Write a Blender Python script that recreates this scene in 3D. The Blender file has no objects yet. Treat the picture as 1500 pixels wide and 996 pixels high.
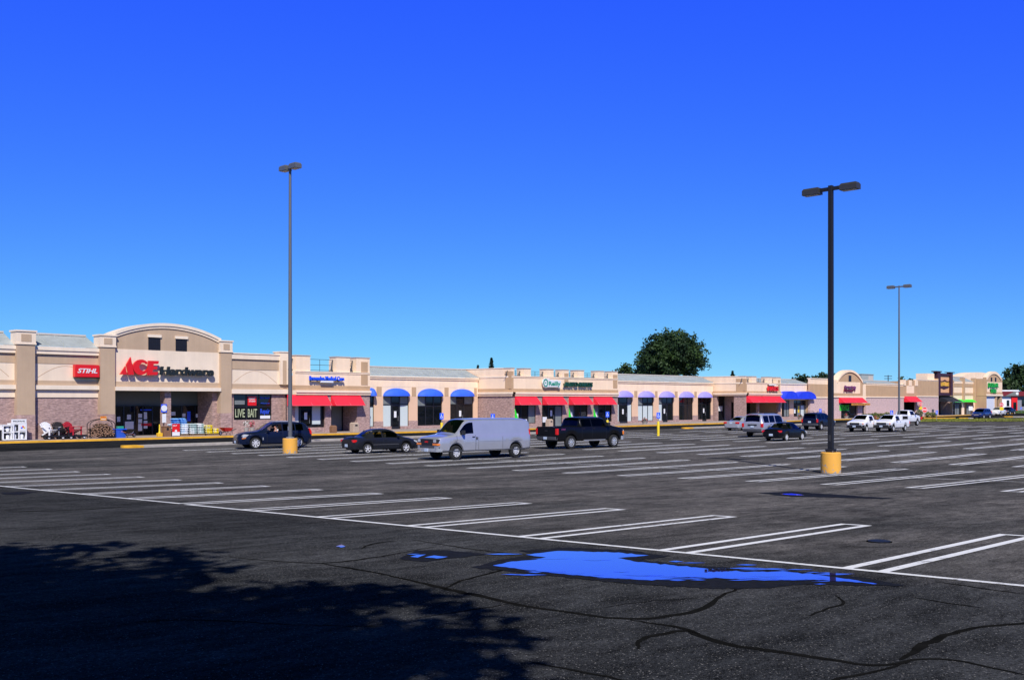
import bpy, bmesh, math, random
from mathutils import Vector, Matrix
R = math.radians
random.seed(7)
scene = bpy.context.scene
COL = scene.collection

# ---------------------------------------------------------------- survey of the place
# x runs along the shop fronts, y runs towards them, z up; the photographer stands at the origin.
CAMH, FL, HOR = 3.0, 1480.0, 588.0
A = R(43.6); CA, SA = math.cos(A), math.sin(A)

def mall(d, lat):
    return (CA*d + SA*lat, SA*d - CA*lat)
def depth(x, y):
    return CA*x + SA*y
def gz(d):                       # the lot falls away from the photographer and levels out
    if d <= 30: return 0.373 + 0.0311*(30 - d)
    if d >= 54: return 0.0
    return 0.373*((54 - d)/24.0)**2
def gzxy(x, y): return gz(depth(x, y))
def G(px, py, z=0.0):            # survey sighting -> point on the level lot
    d = (CAMH - z)*FL/(py - HOR); return mall(d, (px - 750)/FL*d)
def GN(px, py):                  # same on the sloping near lot
    d = 40.0
    for _ in range(60):
        d = 0.5*d + 0.5*(CAMH - gz(d))*FL/(py - HOR)
    return mall(d, (px - 750)/FL*d)
def PD(px, Y):
    t = (px - 750)/FL; return Y/(SA - CA*t)
def FX(px, Y):
    t = (px - 750)/FL; return PD(px, Y)*(CA + SA*t)
def FZ(px, py, Y):
    return CAMH + (HOR - py)*PD(px, Y)/FL

# ---------------------------------------------------------------- materials
MATS = {}
def nd(nt, t, **kw):
    n = nt.nodes.new(t)
    for k, v in kw.items(): setattr(n, k, v)
    return n
def mat(name, col, rough=0.7, metal=0.0, var=0.12, scale=6.0, bump=0.0, bscale=40.0, coat=0.0, spec=0.5, stretch=None, fine=None):
    if name in MATS: return MATS[name]
    m = bpy.data.materials.new(name); m.use_nodes = True
    nt = m.node_tree; b = nt.nodes['Principled BSDF']
    b.inputs['Roughness'].default_value = rough
    b.inputs['Metallic'].default_value = metal
    b.inputs['Coat Weight'].default_value = coat
    b.inputs['Coat Roughness'].default_value = 0.03
    b.inputs['Specular IOR Level'].default_value = spec
    tc = nd(nt, 'ShaderNodeTexCoord')
    src = tc.outputs['Object']
    if stretch:
        mp = nd(nt, 'ShaderNodeMapping'); mp.inputs['Scale'].default_value = stretch
        nt.links.new(src, mp.inputs['Vector']); src = mp.outputs['Vector']
    no = nd(nt, 'ShaderNodeTexNoise'); no.inputs['Scale'].default_value = scale
    no.inputs['Detail'].default_value = 5.0; no.inputs['Roughness'].default_value = 0.6
    nt.links.new(src, no.inputs['Vector'])
    cr = nd(nt, 'ShaderNodeValToRGB')
    lo = [max(0, c*(1 - var)) for c in col]; hi = [min(1, c*(1 + var)) for c in col]
    cr.color_ramp.elements[0].position = 0.3; cr.color_ramp.elements[1].position = 0.7
    cr.color_ramp.elements[0].color = (*lo, 1); cr.color_ramp.elements[1].color = (*hi, 1)
    nt.links.new(no.outputs['Fac'], cr.inputs['Fac'])
    nt.links.new(cr.outputs['Color'], b.inputs['Base Color'])
    if bump:
        n2 = nd(nt, 'ShaderNodeTexNoise'); n2.inputs['Scale'].default_value = bscale
        n2.inputs['Detail'].default_value = 3.0
        nt.links.new(tc.outputs['Object'], n2.inputs['Vector'])
        bp = nd(nt, 'ShaderNodeBump'); bp.inputs['Strength'].default_value = bump; bp.inputs['Distance'].default_value = 0.02
        nt.links.new(n2.outputs['Fac'], bp.inputs['Height']); nt.links.new(bp.outputs['Normal'], b.inputs['Normal'])
    MATS[name] = m
    return m

def streaks(m, k=0.16):
    nt = m.node_tree; b = nt.nodes['Principled BSDF']; lk = b.inputs['Base Color'].links[0]; src = lk.from_socket
    tc = nd(nt, 'ShaderNodeTexCoord'); mp = nd(nt, 'ShaderNodeMapping'); mp.inputs['Scale'].default_value = (1.6, 1.6, 0.13)
    n = nd(nt, 'ShaderNodeTexNoise'); n.inputs['Scale'].default_value = 1.0; n.inputs['Detail'].default_value = 7; n.inputs['Roughness'].default_value = 0.65
    nt.links.new(tc.outputs['Object'], mp.inputs['Vector']); nt.links.new(mp.outputs[0], n.inputs['Vector'])
    r = nd(nt, 'ShaderNodeValToRGB'); r.color_ramp.elements[0].position = 0.35; r.color_ramp.elements[0].color = (1-k, 1-k, 1-k*0.9, 1)
    r.color_ramp.elements[1].position = 0.62; r.color_ramp.elements[1].color = (1.03, 1.03, 1.03, 1)
    x = nd(nt, 'ShaderNodeMix', data_type='RGBA', blend_type='MULTIPLY'); x.inputs[0].default_value = 1
    nt.links.new(n.outputs['Fac'], r.inputs['Fac']); nt.links.new(src, x.inputs[6]); nt.links.new(r.outputs[0], x.inputs[7]); nt.links.new(x.outputs[2], b.inputs['Base Color'])
def brick_mat(name, c1, c2, mortar, bw=0.4, bh=0.2, bump=0.6):
    m = bpy.data.materials.new(name); m.use_nodes = True
    nt = m.node_tree; b = nt.nodes['Principled BSDF']; b.inputs['Roughness'].default_value = 0.9
    tc = nd(nt, 'ShaderNodeTexCoord'); sp = nd(nt, 'ShaderNodeSeparateXYZ'); cb = nd(nt, 'ShaderNodeCombineXYZ')
    nt.links.new(tc.outputs['Object'], sp.inputs[0])
    ad = nd(nt, 'ShaderNodeMath', operation='ADD')
    nt.links.new(sp.outputs['X'], ad.inputs[0]); nt.links.new(sp.outputs['Y'], ad.inputs[1])
    nt.links.new(ad.outputs[0], cb.inputs['X']); nt.links.new(sp.outputs['Z'], cb.inputs['Y'])
    bt = nd(nt, 'ShaderNodeTexBrick')
    bt.inputs['Scale'].default_value = 1.0; bt.inputs['Brick Width'].default_value = bw; bt.inputs['Row Height'].default_value = bh
    bt.inputs['Mortar Size'].default_value = 0.008; bt.inputs['Bias'].default_value = 0.0
    bt.inputs['Color1'].default_value = (*c1, 1); bt.inputs['Color2'].default_value = (*c2, 1); bt.inputs['Mortar'].default_value = (*mortar, 1)
    nt.links.new(cb.outputs[0], bt.inputs['Vector'])
    n1 = nd(nt, 'ShaderNodeTexNoise'); n1.inputs['Scale'].default_value = 3.5; n1.inputs['Detail'].default_value = 8
    mpn = nd(nt, 'ShaderNodeMapping'); mpn.inputs['Scale'].default_value = (1, 1, 2.6)
    nt.links.new(tc.outputs['Object'], mpn.inputs['Vector']); nt.links.new(mpn.outputs[0], n1.inputs['Vector'])
    mx = nd(nt, 'ShaderNodeMix', data_type='RGBA', blend_type='MULTIPLY'); mx.inputs[0].default_value = 1.0
    cr = nd(nt, 'ShaderNodeValToRGB')
    cr.color_ramp.elements[0].position = 0.3; cr.color_ramp.elements[0].color = (0.62, 0.6, 0.6, 1)
    cr.color_ramp.elements[1].position = 0.7; cr.color_ramp.elements[1].color = (1.25, 1.22, 1.2, 1)
    nt.links.new(n1.outputs['Fac'], cr.inputs['Fac'])
    nt.links.new(bt.outputs['Color'], mx.inputs[6]); nt.links.new(cr.outputs['Color'], mx.inputs[7])
    nt.links.new(mx.outputs[2], b.inputs['Base Color'])
    bp = nd(nt, 'ShaderNodeBump'); bp.inputs['Strength'].default_value = bump; bp.inputs['Distance'].default_value = 0.05
    nt.links.new(n1.outputs['Fac'], bp.inputs['Height']); nt.links.new(bp.outputs['Normal'], b.inputs['Normal'])
    MATS[name] = m
    return m

def glass_mat(name, tint, amount):
    # thin tinted glazing: mostly see-through, mirror-like at grazing angles
    m = bpy.data.materials.new(name); m.use_nodes = True
    nt = m.node_tree; nt.nodes.clear()
    out = nd(nt, 'ShaderNodeOutputMaterial'); tr = nd(nt, 'ShaderNodeBsdfTransparent'); gl = nd(nt, 'ShaderNodeBsdfGlossy')
    gl.inputs['Roughness'].default_value = 0.02
    no = nd(nt, 'ShaderNodeTexNoise'); no.inputs['Scale'].default_value = 2.0
    cr = nd(nt, 'ShaderNodeValToRGB')
    cr.color_ramp.elements[0].color = (*[c*0.9 for c in tint], 1); cr.color_ramp.elements[1].color = (*tint, 1)
    nt.links.new(no.outputs['Fac'], cr.inputs['Fac']); nt.links.new(cr.outputs['Color'], tr.inputs['Color'])
    fr = nd(nt, 'ShaderNodeFresnel'); fr.inputs['IOR'].default_value = amount
    mx = nd(nt, 'ShaderNodeMixShader')
    nt.links.new(fr.outputs[0], mx.inputs[0]); nt.links.new(tr.outputs[0], mx.inputs[1]); nt.links.new(gl.outputs[0], mx.inputs[2])
    nt.links.new(mx.outputs[0], out.inputs['Surface'])
    MATS[name] = m
    return m

M = {}
M['cream'] = mat('cream_stucco', (0.94, 0.71, 0.49), 0.9, var=0.05, scale=0.7, bump=0.15, bscale=60)
M['tan'] = mat('tan_stucco', (0.53, 0.345, 0.195), 0.9, var=0.06, scale=0.7, bump=0.15, bscale=60)
M['cream_soft'] = mat('cream_stucco_weathered', (0.82, 0.67, 0.50), 0.9, var=0.06, scale=0.6, bump=0.15, bscale=60)
M['tan_soft'] = mat('tan_stucco_weathered', (0.50, 0.36, 0.235), 0.9, var=0.07, scale=0.6, bump=0.15, bscale=60)
M['ledge_soft'] = mat('cream_ledge_weathered', (0.82, 0.69, 0.53), 0.9, var=0.06, scale=1.0)
M['ledge'] = mat('cream_ledge', (0.90, 0.73, 0.54), 0.9, var=0.04, scale=1.0)
M['brick'] = brick_mat('split_block', (0.46, 0.315, 0.275), (0.37, 0.25, 0.22), (0.35, 0.255, 0.225))
M['brick2'] = brick_mat('pink_block', (0.66, 0.48, 0.45), (0.60, 0.44, 0.41), (0.55, 0.41, 0.38), bump=0.3)
M['metal_roof'] = mat('grey_metal_roof', (0.42, 0.455, 0.44), 0.5, 0.1, var=0.08, scale=0.8)
M['cap'] = mat('parapet_cap', (0.55, 0.50, 0.43), 0.6, 0.0, var=0.05)
M['roof_gravel'] = mat('roof_membrane', (0.25, 0.24, 0.23), 0.95, var=0.15)
M['alu'] = mat('bronze_frame', (0.012, 0.012, 0.014), 0.4, 0.0, var=0.1)
M['glass'] = mat('dark_shop_glass', (0.006, 0.008, 0.010), 0.03, 0.0, var=0.3, scale=0.8, spec=0.5)
M['blind'] = mat('pale_blind', (0.55, 0.62, 0.60), 0.7, var=0.06, stretch=(1, 1, 20), scale=4)
M['blind_dim'] = mat('dim_blind', (0.18, 0.20, 0.19), 0.6, var=0.15, scale=1.5)
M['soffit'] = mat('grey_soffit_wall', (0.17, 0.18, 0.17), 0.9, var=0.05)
M['red'] = mat('red_canvas', (0.86, 0.018, 0.045), 0.7, var=0.06, scale=2)
M['blue'] = mat('blue_canvas', (0.03, 0.13, 0.78), 0.7, var=0.06, scale=2)
M['blue2'] = mat('deep_blue_canvas', (0.012, 0.05, 0.75), 0.7, var=0.06, scale=2)
M['lav'] = mat('lavender_canvas', (0.32, 0.28, 0.74), 0.7, var=0.06, scale=2)
M['green'] = mat('green_canvas', (0.03, 0.72, 0.03), 0.7, var=0.06, scale=2)
M['navy'] = mat('charcoal_canvas', (0.012, 0.014, 0.022), 0.7, var=0.1, scale=2)
M['white'] = mat('white_paint', (0.80, 0.80, 0.79), 0.6, var=0.05, scale=3)
M['black'] = mat('black_paint', (0.008, 0.008, 0.009), 0.5, var=0.2)
M['letter_grey'] = mat('dark_letter', (0.012, 0.018, 0.017), 0.5, var=0.1)
M['sign_red'] = mat('red_sign', (0.72, 0.012, 0.012), 0.35, var=0.04)
M['sign_blue'] = mat('blue_sign', (0.015, 0.10, 0.85), 0.4, var=0.04)
M['sign_green'] = mat('green_sign', (0.01, 0.36, 0.03), 0.4, var=0.05)
M['dark_green'] = mat('dark_green_sign', (0.006, 0.06, 0.035), 0.4, var=0.05)
M['maroon'] = mat('maroon_sign', (0.14, 0.012, 0.03), 0.4, var=0.08)
M['yellow'] = mat('yellow_paint', (0.80, 0.46, 0.02), 0.55, var=0.12, scale=4)
M['bright_yellow'] = mat('bright_yellow', (0.76, 0.56, 0.015), 0.5, var=0.08)
M['concrete'] = mat('concrete', (0.42, 0.38, 0.33), 0.9, var=0.15, scale=3, bump=0.2)
M['paper'] = mat('paper', (0.75, 0.76, 0.76), 0.7, var=0.05, scale=8)
M['steel'] = mat('galvanised_steel', (0.35, 0.36, 0.37), 0.45, 0.6, var=0.1)
M['railing'] = mat('dark_railing', (0.06, 0.07, 0.08), 0.5, 0.3, var=0.1)

for k_ in ('cream', 'tan', 'cream_soft', 'tan_soft', 'ledge', 'ledge_soft', 'red', 'blue', 'lav', 'blue2', 'concrete', 'metal_roof'): streaks(M[k_], 0.05 if 'ledge' in k_ or 'cream' in k_ else (0.06 if 'tan' in k_ else 0.13))
# ---------------------------------------------------------------- mesh building
class MB:
    def __init__(s): s.v = []; s.f = []; s.m = []
    def add(s, vs, fs, mi=0):
        o = len(s.v); s.v += [tuple(p) for p in vs]
        for f in fs: s.f.append([i + o for i in f]); s.m.append(mi)
        return s
    def box(s, x0, x1, y0, y1, z0, z1, mi=0):
        if x0 > x1: x0, x1 = x1, x0
        if y0 > y1: y0, y1 = y1, y0
        if z0 > z1: z0, z1 = z1, z0
        return s.add([(x0,y0,z0),(x1,y0,z0),(x1,y1,z0),(x0,y1,z0),(x0,y0,z1),(x1,y0,z1),(x1,y1,z1),(x0,y1,z1)],
              [(0,3,2,1),(4,5,6,7),(0,1,5,4),(1,2,6,5),(2,3,7,6),(3,0,4,7)], mi)
    def quad(s, a, b, c, d, mi=0): return s.add([a,b,c,d], [(0,1,2,3)], mi)
    def prism(s, poly, y0, y1, mi=0, side=None):     # poly in (x,z), seen from -y counter-clockwise
        n = len(poly)
        ar = sum(poly[i][0]*poly[(i+1)%n][1] - poly[(i+1)%n][0]*poly[i][1] for i in range(n))
        if ar < 0: poly = poly[::-1]
        vs = [(x, y0, z) for x, z in poly] + [(x, y1, z) for x, z in poly]
        s.add(vs, [tuple(range(n)), tuple(range(2*n-1, n-1, -1))], mi)
        o = len(s.v) - 2*n
        for i in range(n):
            j = (i+1) % n
            s.f.append([o+i, o+n+i, o+n+j, o+j]); s.m.append(mi if side is None else side)
        return s
    def plate(s, poly, z0, z1, mi=0):                # poly in (x,y)
        n = len(poly)
        ar = sum(poly[i][0]*poly[(i+1)%n][1] - poly[(i+1)%n][0]*poly[i][1] for i in range(n))
        if ar < 0: poly = poly[::-1]
        o = len(s.v)
        s.v += [(x, y, z0) for x, y in poly] + [(x, y, z1) for x, y in poly]
        s.f.append([o+i for i in range(n-1, -1, -1)]); s.m.append(mi)
        s.f.append([o+n+i for i in range(n)]); s.m.append(mi)
        for i in range(n):
            j = (i+1) % n; s.f.append([o+i, o+j, o+n+j, o+n+i]); s.m.append(mi)
        return s
    def tube(s, p, q, r0, r1=None, n=8, mi=0, caps=True):
        r1 = r0 if r1 is None else r1
        p, q = Vector(p), Vector(q); d = (q - p).normalized()
        u = d.orthogonal().normalized(); w = d.cross(u)
        o = len(s.v)
        for c, r in ((p, r0), (q, r1)):
            for i in range(n):
                a = 2*math.pi*i/n; s.v.append(tuple(c + (u*math.cos(a) + w*math.sin(a))*r))
        for i in range(n):
            j = (i+1) % n; s.f.append([o+i, o+j, o+n+j, o+n+i]); s.m.append(mi)
        if caps:
            s.f.append([o+i for i in range(n-1, -1, -1)]); s.m.append(mi)
            s.f.append([o+n+i for i in range(n)]); s.m.append(mi)
        return s
    def path(s, pts, r, n=6, mi=0):
        for a, b in zip(pts, pts[1:]): s.tube(a, b, r, r, n, mi)
        return s
    def lathe(s, prof, c=(0,0,0), n=20, axis='z', mi=0, closed=False):   # prof: (r, h)
        o = len(s.v)
        for r, h in prof:
            for i in range(n):
                a = 2*math.pi*i/n; x, y = r*math.cos(a), r*math.sin(a)
                if axis == 'z': p = (c[0]+x, c[1]+y, c[2]+h)
                elif axis == 'y': p = (c[0]+x, c[1]+h, c[2]-y)
                else: p = (c[0]+h, c[1]+x, c[2]+y)
                s.v.append(p)
        k = len(prof)
        rng = range(k if closed else k-1)
        for a in rng:
            b = (a+1) % k
            for i in range(n):
                j = (i+1) % n; s.f.append([o+a*n+i, o+a*n+j, o+b*n+j, o+b*n+i]); s.m.append(mi)
        if not closed:
            if prof[0][0] > 1e-4: s.f.append([o+i for i in range(n-1, -1, -1)]); s.m.append(mi)
            if prof[-1][0] > 1e-4: s.f.append([o+(k-1)*n+i for i in range(n)]); s.m.append(mi)
        return s
    def move(s, dx, dy, dz): s.v = [(x+dx, y+dy, z+dz) for x, y, z in s.v]; return s
    def build(s, name, mats, parent=None, smooth=None, world=False, bevel=0.0, label=None):
        if not isinstance(mats, (list, tuple)): mats = [mats]
        me = bpy.data.meshes.new(name)
        vs = s.v
        if world and parent is not None:
            r = parent
            while r.parent: r = r.parent
            ox, oy, oz = r.location
            vs = [(x-ox, y-oy, z-oz) for x, y, z in vs]
        me.from_pydata(vs, [], s.f)
        for mm in mats: me.materials.append(mm)
        for p, mi in zip(me.polygons, s.m): p.material_index = mi
        me.update()
        if smooth is not None:
            me.polygons.foreach_set('use_smooth', [True]*len(me.polygons))
            me.set_sharp_from_angle(angle=R(smooth))
        o = bpy.data.objects.new(name, me); COL.objects.link(o)
        if parent is not None: o.parent = parent
        if bevel:
            b = o.modifiers.new('bevel', 'BEVEL'); b.width = bevel; b.segments = 2; b.limit_method = 'ANGLE'
        if label: o['label'] = label
        return o

def thing(name, label, cat, loc=(0,0,0), rz=0.0, group=None):
    o = bpy.data.objects.new(name, None); COL.objects.link(o)
    o.empty_display_size = 0.3
    o.location = loc; o.rotation_euler = (0, 0, rz)
    o['label'] = label; o['category'] = cat
    if group: o['group'] = group
    return o
def tag(o, label, cat, group=None):
    o['label'] = label; o['category'] = cat
    if group: o['group'] = group
    return o
def structure(o): o['kind'] = 'structure'; return o
def copy_tree(o, parent=None):
    c = o.copy(); COL.objects.link(c)
    if parent is not None: c.parent = parent
    for ch in [k for k in COL.objects if k.parent == o]: copy_tree(ch, c)
    return c

def text_mb(body, w, h, depth, offset=0.0, shear=0.0, mi=0, mb=None, at=(0,0,0), spacing=1.0):
    """raised letters facing -y, lower left corner at `at`, fitted to w x h"""
    cu = bpy.data.curves.new('lettering', 'FONT'); cu.body = body
    cu.extrude = 0.05; cu.offset = offset; cu.shear = shear; cu.resolution_u = 3; cu.space_character = spacing
    o = bpy.data.objects.new('lettering', cu); COL.objects.link(o)
    bpy.context.view_layer.update()
    me = bpy.data.meshes.new_from_object(o.evaluated_get(bpy.context.evaluated_depsgraph_get()))
    bpy.data.objects.remove(o); bpy.data.curves.remove(cu)
    xs = [v.co.x for v in me.vertices]; ys = [v.co.y for v in me.vertices]; zs = [v.co.z for v in me.vertices]
    x0, x1, y0, y1, z0, z1 = min(xs), max(xs), min(ys), max(ys), min(zs), max(zs)
    mb = mb or MB()
    vs = [(at[0] + (v.co.x-x0)/(x1-x0)*w, at[1] - (v.co.z-z0)/(z1-z0)*depth, at[2] + (v.co.y-y0)/(y1-y0)*h) for v in me.vertices]
    mb.add(vs, [tuple(p.vertices) for p in me.polygons], mi)
    bpy.data.meshes.remove(me)
    return mb

# ---------------------------------------------------------------- camera, sun, sky
cam = bpy.data.cameras.new('camera'); co = bpy.data.objects.new('camera', cam); COL.objects.link(co)
cam.lens = 36*FL/1500; cam.sensor_width = 36; cam.clip_end = 5000; cam.clip_start = 0.1
cam.shift_y = (HOR - 498)/1500
co.location = (0, 0, CAMH)
co.rotation_euler = (R(90), 0, A - R(90))
scene.camera = co
SUN_AZ, SUN_EL = R(51), R(43)
sl = bpy.data.lights.new('sun', 'SUN'); so = bpy.data.objects.new('sun', sl); COL.objects.link(so)
sl.energy = 5.0; sl.angle = R(0.5); sl.color = (1.0, 0.95, 0.87)
ld = Vector((math.cos(SUN_AZ)*math.cos(SUN_EL), math.sin(SUN_AZ)*math.cos(SUN_EL), -math.sin(SUN_EL)))
so.rotation_euler = ld.to_track_quat('-Z', 'Y').to_euler()
so.location = (-40, -60, 70)
world = bpy.data.worlds.new('World'); scene.world = world; world.use_nodes = True
wt = world.node_tree; bg = wt.nodes['Background']
sk = nd(wt, 'ShaderNodeTexSky', sky_type='NISHITA'); sk.sun_disc = False
sk.sun_elevation = SUN_EL; sk.sun_rotation = math.atan2(-ld.x, -ld.y)
sk.altitude = 300; sk.air_density = 0.6; sk.dust_density = 0.0; sk.ozone_density = 6.0
tcw = nd(wt, 'ShaderNodeTexCoord'); mpw = nd(wt, 'ShaderNodeMapping'); mpw.inputs['Scale'].default_value = (1, 1, 0.72)
nvw = nd(wt, 'ShaderNodeVectorMath', operation='NORMALIZE')
wt.links.new(tcw.outputs['Generated'], mpw.inputs['Vector']); wt.links.new(mpw.outputs[0], nvw.inputs[0]); wt.links.new(nvw.outputs[0], sk.inputs['Vector'])
# polarised, strongly graded summer blue: one response curve per channel
sep = nd(wt, 'ShaderNodeSeparateColor'); cmb = nd(wt, 'ShaderNodeCombineColor')
wt.links.new(sk.outputs[0], sep.inputs[0])
for ch, (a_, p_, c_, m_) in zip(('Red', 'Green', 'Blue'), ((0.52, 1.32, 0.0, 9), (0.80, 1.20, 0.0, 9), (14.0, 0.9, 4.52, 1.0))):
    pw = nd(wt, 'ShaderNodeMath', operation='POWER'); pw.inputs[1].default_value = p_
    ml = nd(wt, 'ShaderNodeMath', operation='MULTIPLY_ADD'); ml.inputs[1].default_value = a_*10**(1-p_); ml.inputs[2].default_value = -10*c_
    mn = nd(wt, 'ShaderNodeMath', operation='MINIMUM'); mn.inputs[1].default_value = 10*m_
    mx_ = nd(wt, 'ShaderNodeMath', operation='MAXIMUM'); mx_.inputs[1].default_value = 0.2
    wt.links.new(sep.outputs[ch], pw.inputs[0]); wt.links.new(pw.outputs[0], ml.inputs[0]); wt.links.new(ml.outputs[0], mn.inputs[0])
    if ch == 'Blue': wt.links.new(mn.outputs[0], mx_.inputs[0]); wt.links.new(mx_.outputs[0], cmb.inputs[ch])
    else: wt.links.new(mn.outputs[0], cmb.inputs[ch])
wt.links.new(cmb.outputs[0], bg.inputs['Color'])
bg.inputs['Strength'].default_value = 0.1
scene.view_settings.view_transform = 'Standard'; scene.view_settings.look = 'None'
scene.view_settings.exposure = 0; scene.view_settings.gamma = 1
scene.cycles.max_bounces = 6; scene.cycles.transparent_max_bounces = 12
scene.cycles.use_denoising = True
# ================================================================ GROUND
def asphalt(name, near, far, speck=0.0, brown=None):
    m = bpy.data.materials.new(name); m.use_nodes = True
    nt = m.node_tree; b = nt.nodes['Principled BSDF']; b.inputs['Roughness'].default_value = 0.88
    b.inputs['Specular IOR Level'].default_value = 0.0
    tc = nd(nt, 'ShaderNodeTexCoord')
    def noise(scale, detail=6, rough=0.6, st=None):
        n = nd(nt, 'ShaderNodeTexNoise'); n.inputs['Scale'].default_value = scale
        n.inputs['Detail'].default_value = detail; n.inputs['Roughness'].default_value = rough
        src = tc.outputs['Object']
        if st:
            mp = nd(nt, 'ShaderNodeMapping'); mp.inputs['Scale'].default_value = st; mp.inputs['Rotation'].default_value = (0, 0, R(12))
            nt.links.new(src, mp.inputs['Vector']); src = mp.outputs[0]
        nt.links.new(src, n.inputs['Vector']); return n
    def ramp(src, p0, c0, p1, c1):
        r = nd(nt, 'ShaderNodeValToRGB')
        r.color_ramp.elements[0].position = p0; r.color_ramp.elements[0].color = (*c0, 1)
        r.color_ramp.elements[1].position = p1; r.color_ramp.elements[1].color = (*c1, 1)
        nt.links.new(src, r.inputs['Fac']); return r.outputs['Color']
    def mix(a, c, f, mode='MIX'):
        x = nd(nt, 'ShaderNodeMix', data_type='RGBA', blend_type=mode)
        if isinstance(f, (int, float)): x.inputs[0].default_value = f
        else: nt.links.new(f, x.inputs[0])
        for s, q in ((6, a), (7, c)):
            if isinstance(q, tuple): x.inputs[s].default_value = (*q, 1)
            else: nt.links.new(q, x.inputs[s])
        return x.outputs[2]
    col = ramp(noise(0.12, 8, 0.65, (1.0, 0.45, 1)).outputs['Fac'], 0.36, near, 0.64, far)
    if brown:   # the parking bays are older, browner asphalt than the driveway in front
        sp = nd(nt, 'ShaderNodeSeparateXYZ'); nt.links.new(tc.outputs['Object'], sp.inputs[0])
        mr = nd(nt, 'ShaderNodeMapRange'); mr.inputs['From Min'].default_value = 11.2; mr.inputs['From Max'].default_value = 13.6
        nt.links.new(sp.outputs['X'], mr.inputs['Value'])
        c2 = ramp(noise(0.16, 8, 0.7, (0.5, 1.1, 1)).outputs['Fac'], 0.34, brown[0], 0.66, brown[1])
        col = mix(col, c2, mr.outputs['Result'])
    # patchy stains and tyre polish along the aisles
    col = mix(col, ramp(noise(0.55, 7, 0.7, (0.35, 1.6, 1)).outputs['Fac'], 0.35, (0.52, 0.53, 0.55), 0.62, (1.22, 1.20, 1.18)), 1.0, 'MULTIPLY')
    col = mix(col, ramp(noise(26, 4, 0.8).outputs['Fac'], 0.34, (0.36, 0.36, 0.38), 0.66, (1.80, 1.78, 1.75)), 1.0, 'MULTIPLY')
    col = mix(col, ramp(noise(3.2, 5, 0.75, (0.5, 1.3, 1)).outputs['Fac'], 0.36, (0.60, 0.60, 0.61), 0.64, (1.42, 1.41, 1.40)), 1.0, 'MULTIPLY')
    # oil drips in the bays
    nv = noise(1.7, 4, 0.6); va = nd(nt, 'ShaderNodeVectorMath', operation='MULTIPLY_ADD'); va.inputs[1].default_value = (0.9, 0.9, 0)
    nt.links.new(nv.outputs['Color'], va.inputs[0]); nt.links.new(tc.outputs['Object'], va.inputs[2])
    vs_ = nd(nt, 'ShaderNodeTexVoronoi'); vs_.inputs['Scale'].default_value = 0.42; nt.links.new(va.outputs[0], vs_.inputs['Vector'])
    col = mix(col, ramp(vs_.outputs['Distance'], 0.05, (0.58, 0.58, 0.60), 0.30, (1.04, 1.04, 1.04)), 1.0, 'MULTIPLY')
    if speck:
        vo = nd(nt, 'ShaderNodeTexVoronoi'); vo.inputs['Scale'].default_value = 26
        nt.links.new(tc.outputs['Object'], vo.inputs['Vector'])
        col = mix(col, (0.26, 0.25, 0.24), ramp(vo.outputs['Distance'], 0.10, (speck,)*3, 0.2, (0, 0, 0)))
        vo = nd(nt, 'ShaderNodeTexVoronoi'); vo.inputs['Scale'].default_value = 80
        nt.links.new(tc.outputs['Object'], vo.inputs['Vector'])
        col = mix(col, (0.12, 0.12, 0.125), ramp(vo.outputs['Distance'], 0.1, (speck,)*3, 0.35, (0, 0, 0)))
    nt.links.new(col, b.inputs['Base Color'])
    n3 = noise(45, 3); bp = nd(nt, 'ShaderNodeBump'); bp.inputs['Strength'].default_value = 0.5; bp.inputs['Distance'].default_value = 0.012
    nt.links.new(n3.outputs['Fac'], bp.inputs['Height']); nt.links.new(bp.outputs['Normal'], b.inputs['Normal'])
    return m
M['asphalt'] = asphalt('old_asphalt', (0.020, 0.0222, 0.0262), (0.043, 0.0455, 0.050), 0.9, ((0.042, 0.0435, 0.0465), (0.125, 0.118, 0.116)))
M['lane'] = asphalt('fresh_asphalt', (0.015, 0.0165, 0.019), (0.020, 0.0215, 0.0245), 0.0)
M['line'] = mat('worn_white_line', (0.72, 0.72, 0.72), 0.8, var=0.1, scale=3)
def worn_line(name, col, lo, hi):
    m = bpy.data.materials.new(name); m.use_nodes = True
    nt = m.node_tree; b = nt.nodes['Principled BSDF']; b.inputs['Roughness'].default_value = 0.85
    tc = nd(nt, 'ShaderNodeTexCoord'); n = nd(nt, 'ShaderNodeTexNoise'); n.inputs['Scale'].default_value = 7; n.inputs['Detail'].default_value = 10; n.inputs['Roughness'].default_value = 0.75
    n2 = nd(nt, 'ShaderNodeTexNoise'); n2.inputs['Scale'].default_value = 0.35; n2.inputs['Detail'].default_value = 3
    nt.links.new(tc.outputs['Object'], n.inputs['Vector']); nt.links.new(tc.outputs['Object'], n2.inputs['Vector'])
    ad = nd(nt, 'ShaderNodeMath', operation='MULTIPLY_ADD'); ad.inputs[1].default_value = 0.5
    nt.links.new(n2.outputs['Fac'], ad.inputs[0]); nt.links.new(n.outputs['Fac'], ad.inputs[2])
    r = nd(nt, 'ShaderNodeValToRGB')
    r.color_ramp.elements[0].position = lo; r.color_ramp.elements[0].color = (0.07, 0.068, 0.07, 1)
    r.color_ramp.elements[1].position = hi; r.color_ramp.elements[1].color = (*col, 1)
    nt.links.new(ad.outputs[0], r.inputs['Fac']); nt.links.new(r.outputs['Color'], b.inputs['Base Color'])
    return m
M['line'] = worn_line('worn_white_line_near', (0.74, 0.74, 0.74), 0.50, 0.66)
M['line_far'] = worn_line('worn_white_line_far', (0.70, 0.70, 0.71), 0.48, 0.74)

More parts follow.
